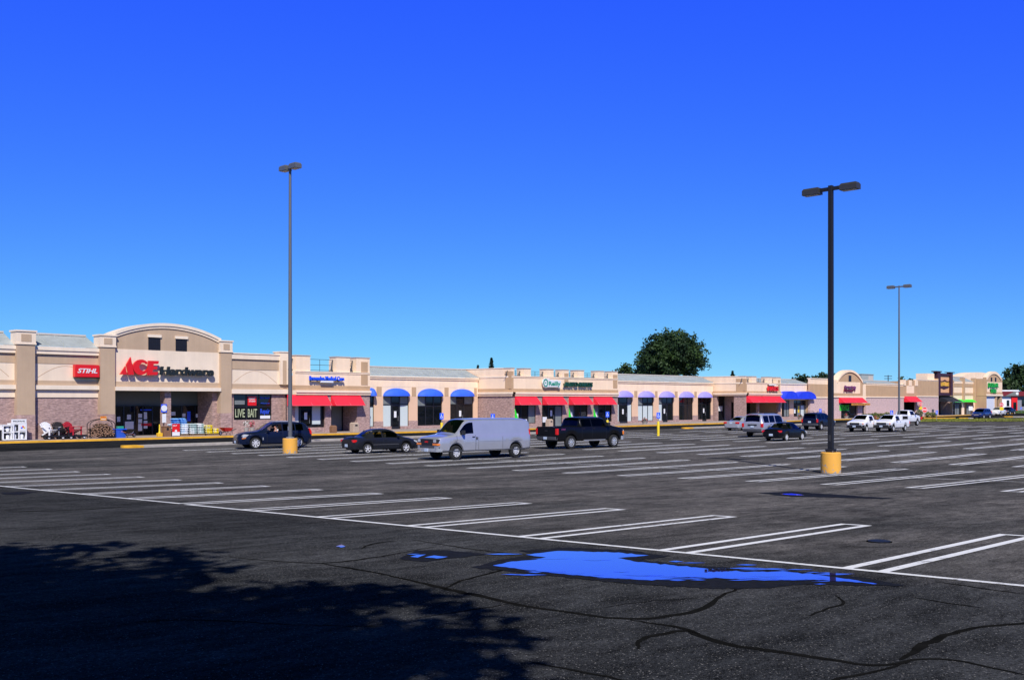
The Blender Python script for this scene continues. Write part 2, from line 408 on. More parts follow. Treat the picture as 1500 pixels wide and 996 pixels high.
# the lot: one sheet, rows across the fall of the ground
mb = MB()
ds = [-60, -20, -6] + [i*1.0 for i in range(-4, 34)] + [30+i*1.0 for i in range(4, 26)] + [60, 80, 120, 180, 260, 400, 800, 2000]
ds = sorted(set(ds))
lats = [-2500, -600, -200, -100, -60, -40, -20, -10, -5, 0, 5, 10, 20, 40, 60, 100, 200, 600, 2500]
for d in ds:
    for l in lats:
        x, y = mall(d, l); mb.v.append((x, y, gz(max(d, -6))))
nl = len(lats)
for i in range(len(ds)-1):
    for j in range(nl-1):
        mb.f.append([i*nl+j, i*nl+j+1, (i+1)*nl+j+1, (i+1)*nl+j]); mb.m.append(0)
structure(mb.build('parking_lot', M['asphalt'], smooth=30))

def strip(mb, p, q, w, off=0.008, mi=0, step=0.7):
    p, q = Vector(p), Vector(q); L = (q-p).length; n = max(1, int(L/step))
    t = (q-p)/L; s = Vector((-t.y, t.x))*w/2
    o = len(mb.v)
    for i in range(n+1):
        c = p.lerp(q, i/n)
        for k in (c+s, c-s): mb.v.append((k.x, k.y, gzxy(k.x, k.y)+off))
    for i in range(n): mb.f.append([o+2*i, o+2*i+1, o+2*i+3, o+2*i+2]); mb.m.append(mi)

mb = MB()
strip(mb, (12.0, -12), (12.0, 22.1), 0.13)
strip(mb, (12.04, 22.4), (12.04, 60), 0.13)
GAP, SP = 0.46, 2.8
def hairpin(mb, x0, x1, y, w, mi, ends=(True, True)):
    strip(mb, (x0, y), (x1, y), w, 0.006, mi); strip(mb, (x0, y-GAP), (x1, y-GAP), w, 0.006, mi)
    if ends[0]: strip(mb, (x0+w/2, y-w/2), (x0+w/2, y-GAP+w/2), w, 0.0075, mi)
    if ends[1]: strip(mb, (x1-w/2, y-w/2), (x1-w/2, y-GAP+w/2), w, 0.0075, mi)
for k in range(-4, 16): hairpin(mb, 12.05, 17.9, 5.69+SP*k, 0.14, 0, (False, True))
rows = [31.0, 48.7, 66.3, 84.0, 101.6, 119.2]
for ri, x0 in enumerate(rows):
    y0 = 4.3 if ri == 0 else 3.9
    for k in range(-1, 20):
        y = y0 + SP*k
        if y > (59.5 if ri != 2 else 55): continue
        if depth(x0, y) < 20: continue
        hairpin(mb, x0, x0+11.9+(0.8 if ri == 0 else 0), y, 0.19 if ri else 0.15, 1 if ri else 0)
    xm = x0 + 6.1
    if ri < 2: strip(mb, (xm, 2), (xm, 59), 0.1, 0.009, 1)
# hatched access aisle by the accessible bays
hx0, hx1, hy0, hy1 = 66.6, 79, 56.6, 60.6
for (p, q) in (((hx0, hy0), (hx1, hy0)), ((hx1, hy0), (hx1, hy1)), ((hx1, hy1), (hx0, hy1)), ((hx0, hy1), (hx0, hy0))): strip(mb, p, q, 0.14, 0.006, 1)
for k in range(8): strip(mb, (hx0+0.3+1.5*k, hy0), (hx0+1.6+1.5*k, hy1), 0.14, 0.0085, 1)
structure(mb.build('parking_lines', [M['line'], M['line_far']]))

# drive lane of fresh asphalt before the shops
KERB = [(-40, 79.2), (10, 76.6), (45, 75.2), (56, 73.7), (80, 72.6), (120, 73.0), (160, 74.6), (195, 76.5), (230, 79.4), (270, 83)]
def kerb_y(x):
    for (xa, ya), (xb, yb) in zip(KERB, KERB[1:]):
        if xa <= x <= xb: return ya + (yb-ya)*(x-xa)/(xb-xa)
    return KERB[-1][1]
mb = MB()
xsl = [-40, 0, 29, 29.01, 45, 56, 80, 92, 120, 129, 160, 195, 230, 270]
for a, b in zip(xsl, xsl[1:]):
    mb.quad((a, 64.1, 0.005), (b, 64.1, 0.005), (b, kerb_y(b), 0.005), (a, kerb_y(a), 0.005))
structure(mb.build('drive_lane', M['lane']))
# pavement and its kerb
mb = MB()
for (xa, ya), (xb, yb) in zip(KERB, KERB[1:]):
    mb.quad((xa, ya+0.16, 0.15), (xb, yb+0.16, 0.15), (xb, 95, 0.15), (xa, 95, 0.15))
M['walk'] = mat('pavement_concrete', (0.36, 0.30, 0.27), 0.9, var=0.12, scale=1.2, bump=0.2)
structure(mb.build('sidewalk', M['walk']))
mb = MB()
for (xa, ya), (xb, yb) in zip(KERB, KERB[1:]):
    mb.quad((xa, ya, 0.0), (xb, yb, 0.0), (xb, yb+0.03, 0.155), (xa, ya+0.03, 0.155))
    mb.quad((xa, ya+0.03, 0.155), (xb, yb+0.03, 0.155), (xb, yb+0.162, 0.155), (xa, ya+0.162, 0.155))
M['kerb_yellow'] = mat('kerb_yellow', (0.66, 0.34, 0.015), 0.7, var=0.25, scale=1.5)
structure(mb.build('kerb', M['kerb_yellow']))

# traffic islands at the head of the bays
def island(x0, x1, y0, y1, label, nose=True):
    t = thing('traffic_island', label, 'traffic island', (x0, (y0+y1)/2, 0))
    hw = (y1-y0)/2; poly = []
    for i in range(9):
        a = math.pi/2 + math.pi*i/8; poly.append((hw + hw*math.cos(a), hw*math.sin(a)))
    L = x1-x0
    body = [(1.2, hw), (1.2, -hw), (L, -hw), (L, hw)]
    MB().plate(body, 0, 0.14).build('kerb_body', M['concrete'], t)
    MB().plate(poly + [(1.2, -hw), (1.2, hw)], 0, 0.15).build('painted_nose', M['kerb_yellow'], t)
    return t
island(29.9, 82, 62.7, 64.0, 'long concrete kerb island with yellow nose, beside the navy crossover')
island(93.4, 128, 62.4, 63.5, 'concrete kerb island with yellow nose, left of the silver sedan')

# tar-sealed cracks
M['tar'] = mat('crack_tar', (0.009, 0.009, 0.009), 0.95, var=0.3, spec=0.0)
mb = MB()
def crack(pts, w, seed):
    rnd = random.Random(seed)
    P = [Vector(GN(*p)) for p in pts]
    for _ in range(2):
        Q = [P[0]]
        for a, b in zip(P, P[1:]): Q += [a.lerp(b, 0.25), a.lerp(b, 0.75)]
        P = Q + [P[-1]]
    out = []
    for a, b in zip(P, P[1:]):
        n = max(1, int((b-a).length/0.09))
        for i in range(n):
            c = a.lerp(b, i/n); out.append(c + Vector((rnd.gauss(0, 0.009), rnd.gauss(0, 0.009))))
    out.append(P[-1])
    o = len(mb.v); n = len(out); ph = rnd.random()*6
    for i, c in enumerate(out):
        t = (out[min(i+2, n-1)] - out[max(i-2, 0)]).normalized(); s = Vector((-t.y, t.x))
        ww = w*0.95*(0.75+0.35*math.sin(ph+i*0.21)*math.sin(i*0.077))*min(1, 0.25+i*0.12, 0.25+(n-1-i)*0.12)
        for k in (c+s*ww*rnd.uniform(0.42, 0.58), c-s*ww*rnd.uniform(0.42, 0.58)): mb.v.append((k.x, k.y, gzxy(k.x, k.y)+0.004))
    for i in range(n-1): mb.f.append([o+2*i, o+2*i+1, o+2*i+3, o+2*i+2]); mb.m.append(0)
crack([(470, 825), (560, 840), (650, 862), (700, 872), (750, 884), (830, 897), (925, 908), (990, 902), (1040, 888), (1060, 868), (1110, 856)], 0.10, 1)
crack([(650, 862), (680, 848), (720, 840), (800, 815)], 0.09, 2)
crack([(925, 908), (960, 914), (1000, 918), (1030, 935), (1090, 948), (1200, 963), (1290, 977), (1340, 964), (1400, 966), (1500, 988)], 0.085, 3)
crack([(1320, 966), (1360, 940), (1400, 925), (1440, 917), (1490, 914), (1560, 905)], 0.13, 4)
crack([(1330, 968), (1300, 980), (1220, 996), (1180, 1010)], 0.05, 5)
crack([(935, 950), (938, 936), (960, 930), (1005, 922), (1030, 932)], 0.075, 6)
crack([(610, 905), (680, 895), (760, 882)], 0.04, 7)
crack([(330, 815), (400, 822), (480, 826), (560, 815), (640, 800)], 0.06, 8)
crack([(0, 748), (60, 749), (130, 746), (220, 740)], 0.12, 9)
crack([(860, 893), (950, 880), (1020, 876)], 0.035, 10)
crack([(1185, 902), (1215, 890), (1240, 884), (1225, 872)], 0.07, 11)
crack([(530, 803), (545, 796), (580, 792)], 0.1, 12)
crack([(600, 790), (700, 806), (800, 816), (860, 812)], 0.05, 13)
crack([(1340, 875), (1400, 885), (1440, 890)], 0.06, 14)
crack([(1370, 852), (1440, 862), (1500, 870)], 0.06, 15)
crack([(1110, 722), (1160, 726), (1240, 729), (1310, 731)], 0.06, 16)
crack([(200, 910), (300, 907), (420, 915), (560, 918)], 0.05, 17)
crack([(780, 970), (860, 985), (930, 1000)], 0.06, 18)
for i, (x, y) in enumerate([(120, 668), (290, 675), (560, 700), (420, 690), (1000, 712), (240, 688), (1230, 800), (700, 716)]):
    crack([(x, y), (x+40, y+1.5), (x+95, y+0.5)], 0.05, 30+i)
structure(mb.build('crack_sealant', M['tar']))

# rain water left at the foot of the first bay line
def puddle_mat():
    m = bpy.data.materials.new('standing_water'); m.use_nodes = True
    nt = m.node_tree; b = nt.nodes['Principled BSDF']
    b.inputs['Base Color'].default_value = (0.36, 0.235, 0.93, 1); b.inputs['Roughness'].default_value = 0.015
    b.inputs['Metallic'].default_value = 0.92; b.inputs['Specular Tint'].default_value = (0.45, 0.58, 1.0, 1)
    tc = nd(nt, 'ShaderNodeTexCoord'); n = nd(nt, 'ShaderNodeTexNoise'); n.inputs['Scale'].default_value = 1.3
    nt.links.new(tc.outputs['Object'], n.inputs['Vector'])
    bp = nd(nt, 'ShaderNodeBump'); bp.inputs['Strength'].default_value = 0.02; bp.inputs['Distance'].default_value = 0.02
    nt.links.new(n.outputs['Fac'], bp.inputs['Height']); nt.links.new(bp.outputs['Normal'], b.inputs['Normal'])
    return m
M['water'] = puddle_mat()
M['wet'] = mat('wet_asphalt', (0.013, 0.013, 0.014), 0.75, var=0.3, scale=9, bump=0.4, bscale=40, spec=0.03)
def blob(mb, top, bot, off, jit, seed):
    rnd = random.Random(seed)
    def dense(pts):
        out = []
        for (xa, ya), (xb, yb) in zip(pts, pts[1:]):
            n = max(2, int(abs(xb-xa)/6))
            for i in range(n): out.append((xa+(xb-xa)*i/n, ya+(yb-ya)*i/n + (rnd.gauss(0, jit) if i else 0)))
        out.append(pts[-1]); return out
    pts = dense(top) + dense(bot[::-1])[1:-1]
    o = len(mb.v)
    for p in pts:
        x, y = GN(*p); mb.v.append((x, y, gzxy(x, y)+off))
    mb.f.append([o+i for i in range(len(pts))]); mb.m.append(0)
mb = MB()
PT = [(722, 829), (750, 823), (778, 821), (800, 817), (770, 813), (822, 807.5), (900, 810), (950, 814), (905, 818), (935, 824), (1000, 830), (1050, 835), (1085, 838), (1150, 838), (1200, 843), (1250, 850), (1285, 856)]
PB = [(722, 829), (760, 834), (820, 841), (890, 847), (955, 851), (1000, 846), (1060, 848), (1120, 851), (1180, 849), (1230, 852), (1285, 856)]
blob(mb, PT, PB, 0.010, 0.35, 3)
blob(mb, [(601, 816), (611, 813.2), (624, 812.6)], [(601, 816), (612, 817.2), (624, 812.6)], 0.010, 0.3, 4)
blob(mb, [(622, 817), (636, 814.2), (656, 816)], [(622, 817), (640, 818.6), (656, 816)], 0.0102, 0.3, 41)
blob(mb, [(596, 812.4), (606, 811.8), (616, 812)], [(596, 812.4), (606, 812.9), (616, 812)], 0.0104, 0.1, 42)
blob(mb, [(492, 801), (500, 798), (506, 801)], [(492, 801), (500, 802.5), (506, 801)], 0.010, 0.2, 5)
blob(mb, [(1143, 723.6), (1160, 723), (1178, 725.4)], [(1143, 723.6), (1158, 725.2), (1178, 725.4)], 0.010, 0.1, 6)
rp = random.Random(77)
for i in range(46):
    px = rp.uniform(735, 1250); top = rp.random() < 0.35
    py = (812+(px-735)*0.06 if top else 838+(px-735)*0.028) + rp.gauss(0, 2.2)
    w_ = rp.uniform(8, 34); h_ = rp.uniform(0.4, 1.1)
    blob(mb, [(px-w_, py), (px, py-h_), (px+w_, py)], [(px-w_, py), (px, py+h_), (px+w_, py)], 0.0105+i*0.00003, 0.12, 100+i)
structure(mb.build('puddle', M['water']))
mb = MB()
blob(mb, [(690, 831), (730, 820), (790, 812), (760, 807), (830, 802), (920, 806), (985, 815), (940, 820), (1000, 827), (1100, 834), (1200, 838), (1262, 846), (1330, 858)],
     [(690, 831), (760, 838), (830, 846), (900, 853), (960, 858), (1040, 862), (1110, 862), (1180, 856), (1260, 858), (1330, 858)], 0.006, 0.5, 8)
blob(mb, [(585, 818), (610, 806), (650, 806), (720, 812), (660, 818)], [(585, 818), (620, 823), (660, 818)], 0.006, 0.4, 9)
blob(mb, [(1110, 722), (1160, 720), (1310, 730)], [(1110, 722), (1160, 727.5), (1310, 731)], 0.006, 0.2, 10)
blob(mb, [(0, 722), (30, 720), (60, 720)], [(0, 724), (30, 724.5), (60, 720)], 0.006, 0.2, 11)
structure(mb.build('wet_patch', M['wet']))
# leaves and grit caught in the water, a manhole
x, y = GN(1050, 836); 
t = MB()
rnd = random.Random(4)
for i in range(22):
    a, b = x+rnd.gauss(0, 0.07), y+rnd.gauss(0, 0.05); z = gzxy(a, b)+0.012; r = 0.008+rnd.random()*0.014
    t.box(a-r, a+r, b-r*0.6, b+r*0.6, z, z+0.008+rnd.random()*0.01)
tag(t.build('leaf_litter', M['black']), 'dark clump of wet leaves lying in the long puddle', 'leaf litter')
x, y = GN(1288, 793.5)
mh = thing('manhole_cover', 'round dark manhole cover in the asphalt near the bay lines', 'manhole cover', (x, y, gzxy(x, y)))
mh.rotation_euler = (0, 0, 0)
M['iron'] = mat('cast_iron', (0.010, 0.010, 0.010), 0.6, 0.3, var=0.3, scale=30, bump=0.5, bscale=30)
MB().lathe([(0.19, 0.0), (0.19, 0.012), (0.17, 0.014)], n=28).build('cover_frame', M['tar'], mh)
MB().lathe([(0.168, 0.0), (0.168, 0.02), (0.0, 0.022)], n=28).build('cover_plate', M['iron'], mh)
# ================================================================ SHOP FRONTS
class Sec:
    """a stretch of facade lying in the vertical plane y = Y"""
    def __init__(s, t, Y): s.t = t; s.Y = Y
    def X(s, px): return FX(px, s.Y)
    def Z(s, px, py): return FZ(px, py, s.Y)

def body(t, x0, x1, Y, z1, deep=26, mi='cream', ztop=None):
    """roof slab and party walls behind a front"""
    MB().box(x0+0.06, x1-0.06, Y+0.9, Y+deep, z1-0.35, z1, 0).build('roof', M['roof_gravel'], t, world=True)
    b = MB(); b.box(x0, x0+0.25, Y+0.5, Y+deep, 0, z1+0.1).box(x1-0.25, x1, Y+0.5, Y+deep, 0, z1+0.1).box(x0+0.25, x1-0.25, Y+deep-0.3, Y+deep, 0, z1+0.1)
    b.build('rear_wall', M['tan'], t, world=True)

def glazing(t, x0, x1, z0, z1, Y, cols, rows, blinds=(), dims=(), door=None, label=None, papers=()):
    """aluminium shopfront: frame > panes, optional door (column index)"""
    n = len(cols)-1; m = len(rows)-1; f = 0.055
    cx = [x0+(x1-x0)*c for c in cols]; rz = [z0+(z1-z0)*r for r in rows]
    b = MB(); p = MB()
    for i in range(n+1):
        b.box(cx[i]-f if i else cx[i], cx[i]+f if i < n else cx[i], Y-0.05, Y+0.07, z0, z1)
    for j in range(m+1):
        for i in range(n):
            xa = cx[i]+f; xb = cx[i+1]-f
            if door == i and j < m and j > 0 and rz[j] < z0+2.0: continue
            b.box(xa, xb, Y-0.045, Y+0.065, rz[j]-f if j else z0, rz[j]+f if j < m else z1)
    for i in range(n):
        for j in range(m):
            mi = 1 if (i, j) in blinds else (2 if (i, j) in dims else 0)
            if door == i and j == 0: continue
            p.box(cx[i]+f, cx[i+1]-f, Y-0.01, Y+0.02, rz[j]+f, rz[j+1]-f, mi)
    w = b.build('window', M['alu'], t, world=True)
    p.build('pane', [M['glass'], M['blind'], M['blind_dim']], w, world=True)
    if door is not None:
        xa, xb = cx[door]+f, cx[door+1]-f; zt = rz[1]-f
        zb = 0.17
        d = MB().box(xa, xa+0.1, Y-0.03, Y+0.05, zb, zt).box(xb-0.1, xb, Y-0.03, Y+0.05, zb, zt)
        d.box(xa+0.1, xb-0.1, Y-0.028, Y+0.048, zb, zb+0.25).box(xa+0.1, xb-0.1, Y-0.028, Y+0.048, zt-0.1, zt)
        d = d.build('door', M['alu'], t, world=True)
        MB().box(xa+0.1, xb-0.1, Y, Y+0.02, zb+0.25, zt-0.1).build('pane', M['glass'], d, world=True)
        MB().tube((xb-0.2, Y-0.09, 1.0), (xb-0.2, Y-0.09, 1.5), 0.018).build('handle', M['steel'], d, world=True)
        if (xb-xa) > 0.5:
            hw = min(0.16, (xb-xa)*0.25); xc = (xa+xb)/2
            MB().box(xc-hw, xc+hw, Y-0.012, Y-0.004, 1.35, 2.0).build('poster', M['paper'], d, world=True)
    for (u, v, pw, ph, mt) in papers:
        xc = x0+(x1-x0)*u; zc = z0+(z1-z0)*v
        MB().box(xc-pw/2, xc+pw/2, Y-0.022, Y-0.014, zc-ph/2, zc+ph/2).build('poster', M[mt], w, world=True)
    return w

def awning(t, x0, x1, Y, zt, zb, proj, m, val=0.0, label=None, under=True):
    """sloping canvas awning with gathered sides"""
    b = MB(); yf = Y-proj; th = 0.02
    b.add([(x0, Y-0.01, zt), (x1, Y-0.01, zt), (x1, yf, zb+val), (x0, yf, zb+val)], [(3, 2, 1, 0)])
    b.add([(x0, Y-0.01, zt), (x0, yf, zb+val), (x0, yf, zb), (x0, Y-0.01, zb)], [(0, 1, 2, 3)])
    b.add([(x1, Y-0.01, zt), (x1, yf, zb+val), (x1, yf, zb), (x1, Y-0.01, zb)], [(3, 2, 1, 0)])
    if val: b.add([(x0, yf, zb+val), (x1, yf, zb+val), (x1, yf, zb), (x0, yf, zb)], [(3, 2, 1, 0)])
    o = b.build('awning', M[m], t, world=True, label=label)
    f = MB()
    for x in (x0+0.02, (x0+x1)/2, x1-0.02):
        f.tube((x, Y-0.02, zt-0.06), (x, yf+0.03, zb+0.02), 0.018)
    f.tube((x0+0.02, yf+0.03, zb+0.02), (x1-0.02, yf+0.03, zb+0.02), 0.018)
    f.build('awning_frame', M['steel'], o, world=True)
    return o

def dome_awning(t, x0, x1, Y, zt, zb, proj, m):
    b = MB(); xc = (x0+x1)/2; w = (x1-x0)/2; h = zt-zb; nu, nv = 16, 7
    for i in range(nv+1):
        ph = (math.pi/2)*i/nv                      # 0 at the wall arch, 90 at the front rim
        for j in range(nu+1):
            th = math.pi*j/nu
            x = xc - w*math.cos(th); s = math.sin(th)
            b.v.append((x, Y - 0.01 - proj*s*math.sin(ph), zb + h*s*math.cos(ph) + 0.0))
    for i in range(nv):
        for j in range(nu):
            a = i*(nu+1)+j; b.f.append([a, a+nu+1, a+nu+2, a+1]); b.m.append(0)
    return b.build('awning', M[m], t, smooth=60, world=True)

def barrel_awning(t, x0, x1, Y, zt, zb, proj, m):
    xc = (x0+x1)/2; w = (x1-x0)/2; h = zt-zb; n = 18
    arc = [(xc-w*math.cos(math.pi*i/n), zb+0.18+(h-0.18)*math.sin(math.pi*i/n)) for i in range(n+1)]
    poly = [(x0, zb)] + arc + [(x1, zb)]
    b = MB(); k = len(poly)
    for y in (Y-0.01, Y-proj): b.v += [(x, y, z) for x, z in poly]
    for i in range(k-1): b.f.append([i, i+1, k+i+1, k+i]); b.m.append(0)
    b.f.append(list(range(2*k-1, k-1, -1))); b.m.append(0)
    return b.build('awning', M[m], t, smooth=40, world=True)

def railing(t, x0, x1, Y, z0, z1):
    b = MB(); 
    for z in (z1, (z0+z1)/2+0.05, z0+0.12): b.tube((x0, Y, z), (x1, Y, z), 0.02)
    for x in (x0+0.03, (x0+x1)/2, x1-0.03): b.tube((x, Y, z0), (x, Y, z1), 0.022)
    b.build('railing', M['railing'], t, world=True)
def parapet_pier(t, x0, x1, Y, z0, z1, deep=1.1, patch=None):
    b = MB().box(x0, x1, Y, Y+deep, z0, z1, 0).box(x0-0.05, x1+0.05, Y-0.05, Y+deep+0.05, z1, z1+0.09, 1)
    if patch: b.box(x0+patch[0], x1-patch[1], Y-0.03, Y+0.02, z0-1.2, z1-0.35, 2)
    o = b.build('parapet_pier', [M['cream'], M['cap'], M['tan']], t, world=True)
    MB().tube((x0-0.25, Y+0.55, z0+0.1), (x0-0.55+0.5, Y+0.55, z1-0.25), 0.05).tube((x0-0.5, Y+0.55, z0+0.12), (x0+0.0, Y+0.55, z0+0.12), 0.04).build('brace', M['railing'], o, world=True)
    return o
def mansard(t, x0, x1, Y, ze, zr, run, seams=0.5, ends=True):
    """sloping standing-seam roof between eave and ridge"""
    b = MB()
    b.quad((x0, Y, ze), (x1, Y, ze), (x1, Y+run, zr), (x0, Y+run, zr))
    n = int((x1-x0)/seams)
    dy, dz = run, zr-ze; L = math.hypot(dy, dz); ny, nz = -dz/L*0.04, dy/L*0.04
    for i in range(n+1):
        x = x0 + 0.02 + (x1-x0-0.06)*i/max(1, n)
        b.add([(x, Y+ny, ze+nz), (x+0.025, Y+ny, ze+nz), (x+0.025, Y+run+ny, zr+nz), (x, Y+run+ny, zr+nz), (x, Y, ze), (x+0.025, Y, ze), (x+0.025, Y+run, zr), (x, Y+run, zr)],
              [(0, 1, 2, 3), (0, 3, 7, 4), (1, 5, 6, 2), (0, 4, 5, 1)])
    b.box(x0, x1, Y+run-0.1, Y+run+0.3, zr+0.01, zr+0.14, 1)
    b.quad((x0, Y, ze), (x0, Y+run, zr), (x0, Y+run, ze-0.3), (x0, Y, ze-0.3), 2).quad((x1, Y, ze), (x1, Y, ze-0.3), (x1, Y+run, ze-0.3), (x1, Y+run, zr), 2)
    return b.build('mansard_roof', [M['metal_roof'], M['cap'], M['tan']], t, world=True)
def arc_groove(t, x0, x1, Y, z0, z1, m='tan'):
    pts = []
    for i in range(15):
        u = i/14; pts.append((x0+(x1-x0)*u, Y, z0+(z1-z0)*math.sin(math.pi*u)))
    return MB().path(pts, 0.018, 5).build('score_line', M[m], t, world=True)

# ---------------------------------------------------------------- 1. hardware store
Y1 = 78.6
t = thing('hardware_store', 'beige hardware store with arched parapet and two dark attic windows, at the near end', 'store', (FX(145, Y1), Y1, 0))
S = Sec(t, Y1); HW = t
xa, xb = S.X(-60), S.X(141)
x21, x47 = S.X(21), S.X(47.5)
x145, x165, x319, x335 = S.X(143), S.X(164.6), S.X(318.8), S.X(335)
z_led0, z_led1 = S.Z(48, 570.2), S.Z(48, 564)       # ledge
z_tan1 = S.Z(48, 557); z_pan1 = S.Z(48, 532); z_t2 = S.Z(48, 518); z_eave = S.Z(48, 507); z_ridge = S.Z(48, 487); z_fr = S.Z(48, 582)
b = MB()
def wing(b, x0, x1, Y, zfr=z_fr):
    b.box(x0, x1, Y, Y+0.4, 0.02, zfr, 2)
    b.box(x0, x1, Y-0.08, Y+0.4, zfr, z_led0, 0)
    b.box(x0, x1, Y-0.30, Y+0.4, z_led0, z_led1, 3)
    b.box(x0, x1, Y-0.05, Y+0.4, z_led1, z_tan1, 1)
    b.box(x0, x1, Y-0.02, Y+0.4, z_tan1, z_pan1, 0)
    b.box(x0, x1, Y-0.05, Y+0.4, z_pan1, z_t2, 1)
    b.box(x0, x1, Y-0.22, Y+0.4, z_t2, (z_t2+z_eave)/2, 0)
    b.box(x0, x1, Y-0.30, Y+0.4, (z_t2+z_eave)/2, z_eave, 3)
WM = [M['cream_soft'], M['tan_soft'], M['brick'], M['ledge_soft']]
for (xx0, xx1) in ((xa, x21), (x47, x145)):
    wing(b, xx0, xx1, Y1)
    mansard(t, xx0, xx1, Y1-0.2, z_eave+0.02, z_ridge, 2.4, 1.0)
    arc_groove(t, xx0+0.4, xx1-0.4, Y1-0.02, z_tan1+0.25, z_pan1-0.15)
b.build('wall', WM, t, world=True)
def pilaster(t, x0, x1, Y, ztop, zcap, zb=0.02, deep=0.5, zbrick=2.0, taper=True):
    b = MB().box(x0, x1, Y-deep, Y+0.4, zbrick, zcap, 1).box(x0-0.01, x1+0.01, Y-deep-0.01, Y+0.4, zb, zbrick, 2)
    b.box(x0-0.08, x1+0.08, Y-deep-0.08, Y+0.45, zcap, zcap+0.12, 0)
    b.box(x0-0.05, x1+0.05, Y-deep-0.05, Y+0.6, zcap+0.12, ztop-0.12, 0)
    b.box(x0-0.12, x1+0.12, Y-deep-0.12, Y+0.7, ztop-0.12, ztop, 3)
    w = x1-x0; b.box(x0+0.22*w, x1-0.22*w, Y-deep-0.075, Y-deep-0.04, zcap+0.22, ztop-0.3, 1)
    return b.build('pilaster', WM, t, world=True)
zc0, zc1 = S.Z(34, 505), S.Z(34, 484)
pilaster(t, x21, x47, Y1, zc1, zc0)
pilaster(t, x145, x165, Y1, S.Z(155, 490.5), S.Z(155, 509))
pilaster(t, x319, x335, Y1, S.Z(327, 499), S.Z(327, 516.5))
# arched entrance bay
zs = S.Z(161, 489); zp = S.Z(239, 474.2)
def arch_poly(x0, x1, zb, zs, zp, n=24):
    w = (x1-x0)/2; h = zp-zs; Rr = (w*w+h*h)/(2*h); xc = (x0+x1)/2; zc = zp-Rr
    a = math.asin(min(1, w/Rr))
    arc = [(xc+Rr*math.sin(a-2*a*i/n), zc+Rr*math.cos(a-2*a*i/n)) for i in range(n+1)]
    return [(x0, zb), (x1, zb)] + arc
z_pt = S.Z(165, 511); z_pb = S.Z(165, 558.7); z_lt = S.Z(165, 566.5); z_lb = S.Z(165, 572)
b = MB()
YE = Y1-0.25
aw = [(S.X(215), S.X(232.7), S.Z(224, 513.2), S.Z(224, 494.5)), (S.X(255), S.X(271.5), S.Z(263, 514.8), S.Z(263, 496.8))]
b.prism(arch_poly(S.X(160.5), S.X(320), z_pt, zs, zp), YE, YE+1.2, 1)
b.box(x165, x319, YE-0.02, YE+1.0, z_pb, z_pt, 0)
b.box(x165, x319, YE-0.06, YE+1.0, z_lt, z_pb, 1)
b.box(x165, x319, YE-0.35, YE+1.0, z_lb, z_lt, 3)
b.build('arched_parapet', WM, t, world=True)
# cornice following the arch
b = MB()
def arch_band(b, x0, x1, zs, zp, th, y0, y1, mi, n=24):
    P = arch_poly(x0, x1, 0, zs, zp, n)[2:]; Q = arch_poly(x0, x1, 0, zs-th, zp-th, n)[2:]
    for i in range(n):
        (a, c), (d, e) = P[i], P[i+1]; (f, g), (h, k) = Q[i], Q[i+1]
        b.add([(a, y0, c), (d, y0, e), (h, y0, k), (f, y0, g), (a, y1, c), (d, y1, e), (h, y1, k), (f, y1, g)],
              [(0, 3, 2, 1) if False else (0, 1, 2, 3), (0, 4, 5, 1), (3, 2, 6, 7), (0, 3, 7, 4), (1, 5, 6, 2)], mi)
arch_band(b, S.X(160), S.X(320.5), zs+0.03, zp+0.03, 0.24, YE-0.17, YE+1.25, 0)
arch_band(b, S.X(160)+0.02, S.X(320.5)-0.02, zs-0.21, zp-0.21, 0.20, YE-0.09, YE+0.1, 1)
b.build('cornice', [M['ledge_soft'], M['cream_soft']], t, world=True)
for (x0, x1, z0, z1) in aw:
    w = MB().box(x0, x1, YE-0.025, YE+0.05, z0, z1).build('attic_window', M['black'], t, world=True)
    g = MB()
    for u in (0.33, 0.66): g.box(x0+(x1-x0)*u-0.02, x0+(x1-x0)*u+0.02, YE-0.04, YE-0.026, z0, z1)
    g.box(x0, x1, YE-0.041, YE-0.027, (z0+z1)/2-0.02, (z0+z1)/2+0.02)
    g.build('grille', M['alu'], w, world=True)
    MB().box(x0-0.06, x1+0.06, YE-0.12, YE+0.05, z1, z1+0.22).build('lintel', M['ledge_soft'], t, world=True)
# recessed entrance
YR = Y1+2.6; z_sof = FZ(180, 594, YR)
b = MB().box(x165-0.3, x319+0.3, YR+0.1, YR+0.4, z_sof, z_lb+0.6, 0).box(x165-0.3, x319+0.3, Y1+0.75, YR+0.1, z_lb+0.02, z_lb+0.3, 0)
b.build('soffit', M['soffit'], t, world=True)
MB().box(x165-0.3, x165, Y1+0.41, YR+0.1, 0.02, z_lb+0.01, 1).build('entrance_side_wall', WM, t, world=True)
MB().box(x319, x319+0.3, Y1+0.41, YR+0.1, 0.02, z_lb+0.01, 2).build('entrance_side_wall', WM, t, world=True)
# brick columns between the doors
xc0, xc1 = FX(235.5, Y1+0.6), FX(244.5, Y1+0.6)
MB().box(xc0, xc1, Y1-0.1, Y1+0.7, 0.16, z_lb-0.01).build('brick_column', M['brick'], t, world=True)
xr0, xr1 = FX(308.5, Y1+0.4), x319-0.003
MB().box(xr0, xr1, Y1+0.1, YR, 0.16, z_lb-0.01).build('brick_column', M['brick'], t, world=True)
xd0, xd1, xd2 = FX(160, YR), FX(238, YR), FX(309, YR)
glazing(t, xd0, xd1, 0.16, z_sof, YR, [0, .26, .46, .62, .80, 1], [0, 1], papers=((.17, .55, .28, .42, 'paper'), (.36, .62, .34, .4, 'paper'), (.37, .24, .8, 1.15, 'paper'), (.57, .66, .34, .34, 'paper'), (.57, .48, .34, .34, 'paper'), (.57, .27, .36, .6, 'paper'), (.67, .66, .28, .6, 'paper'), (.67, .36, .34, .66, 'paper')))
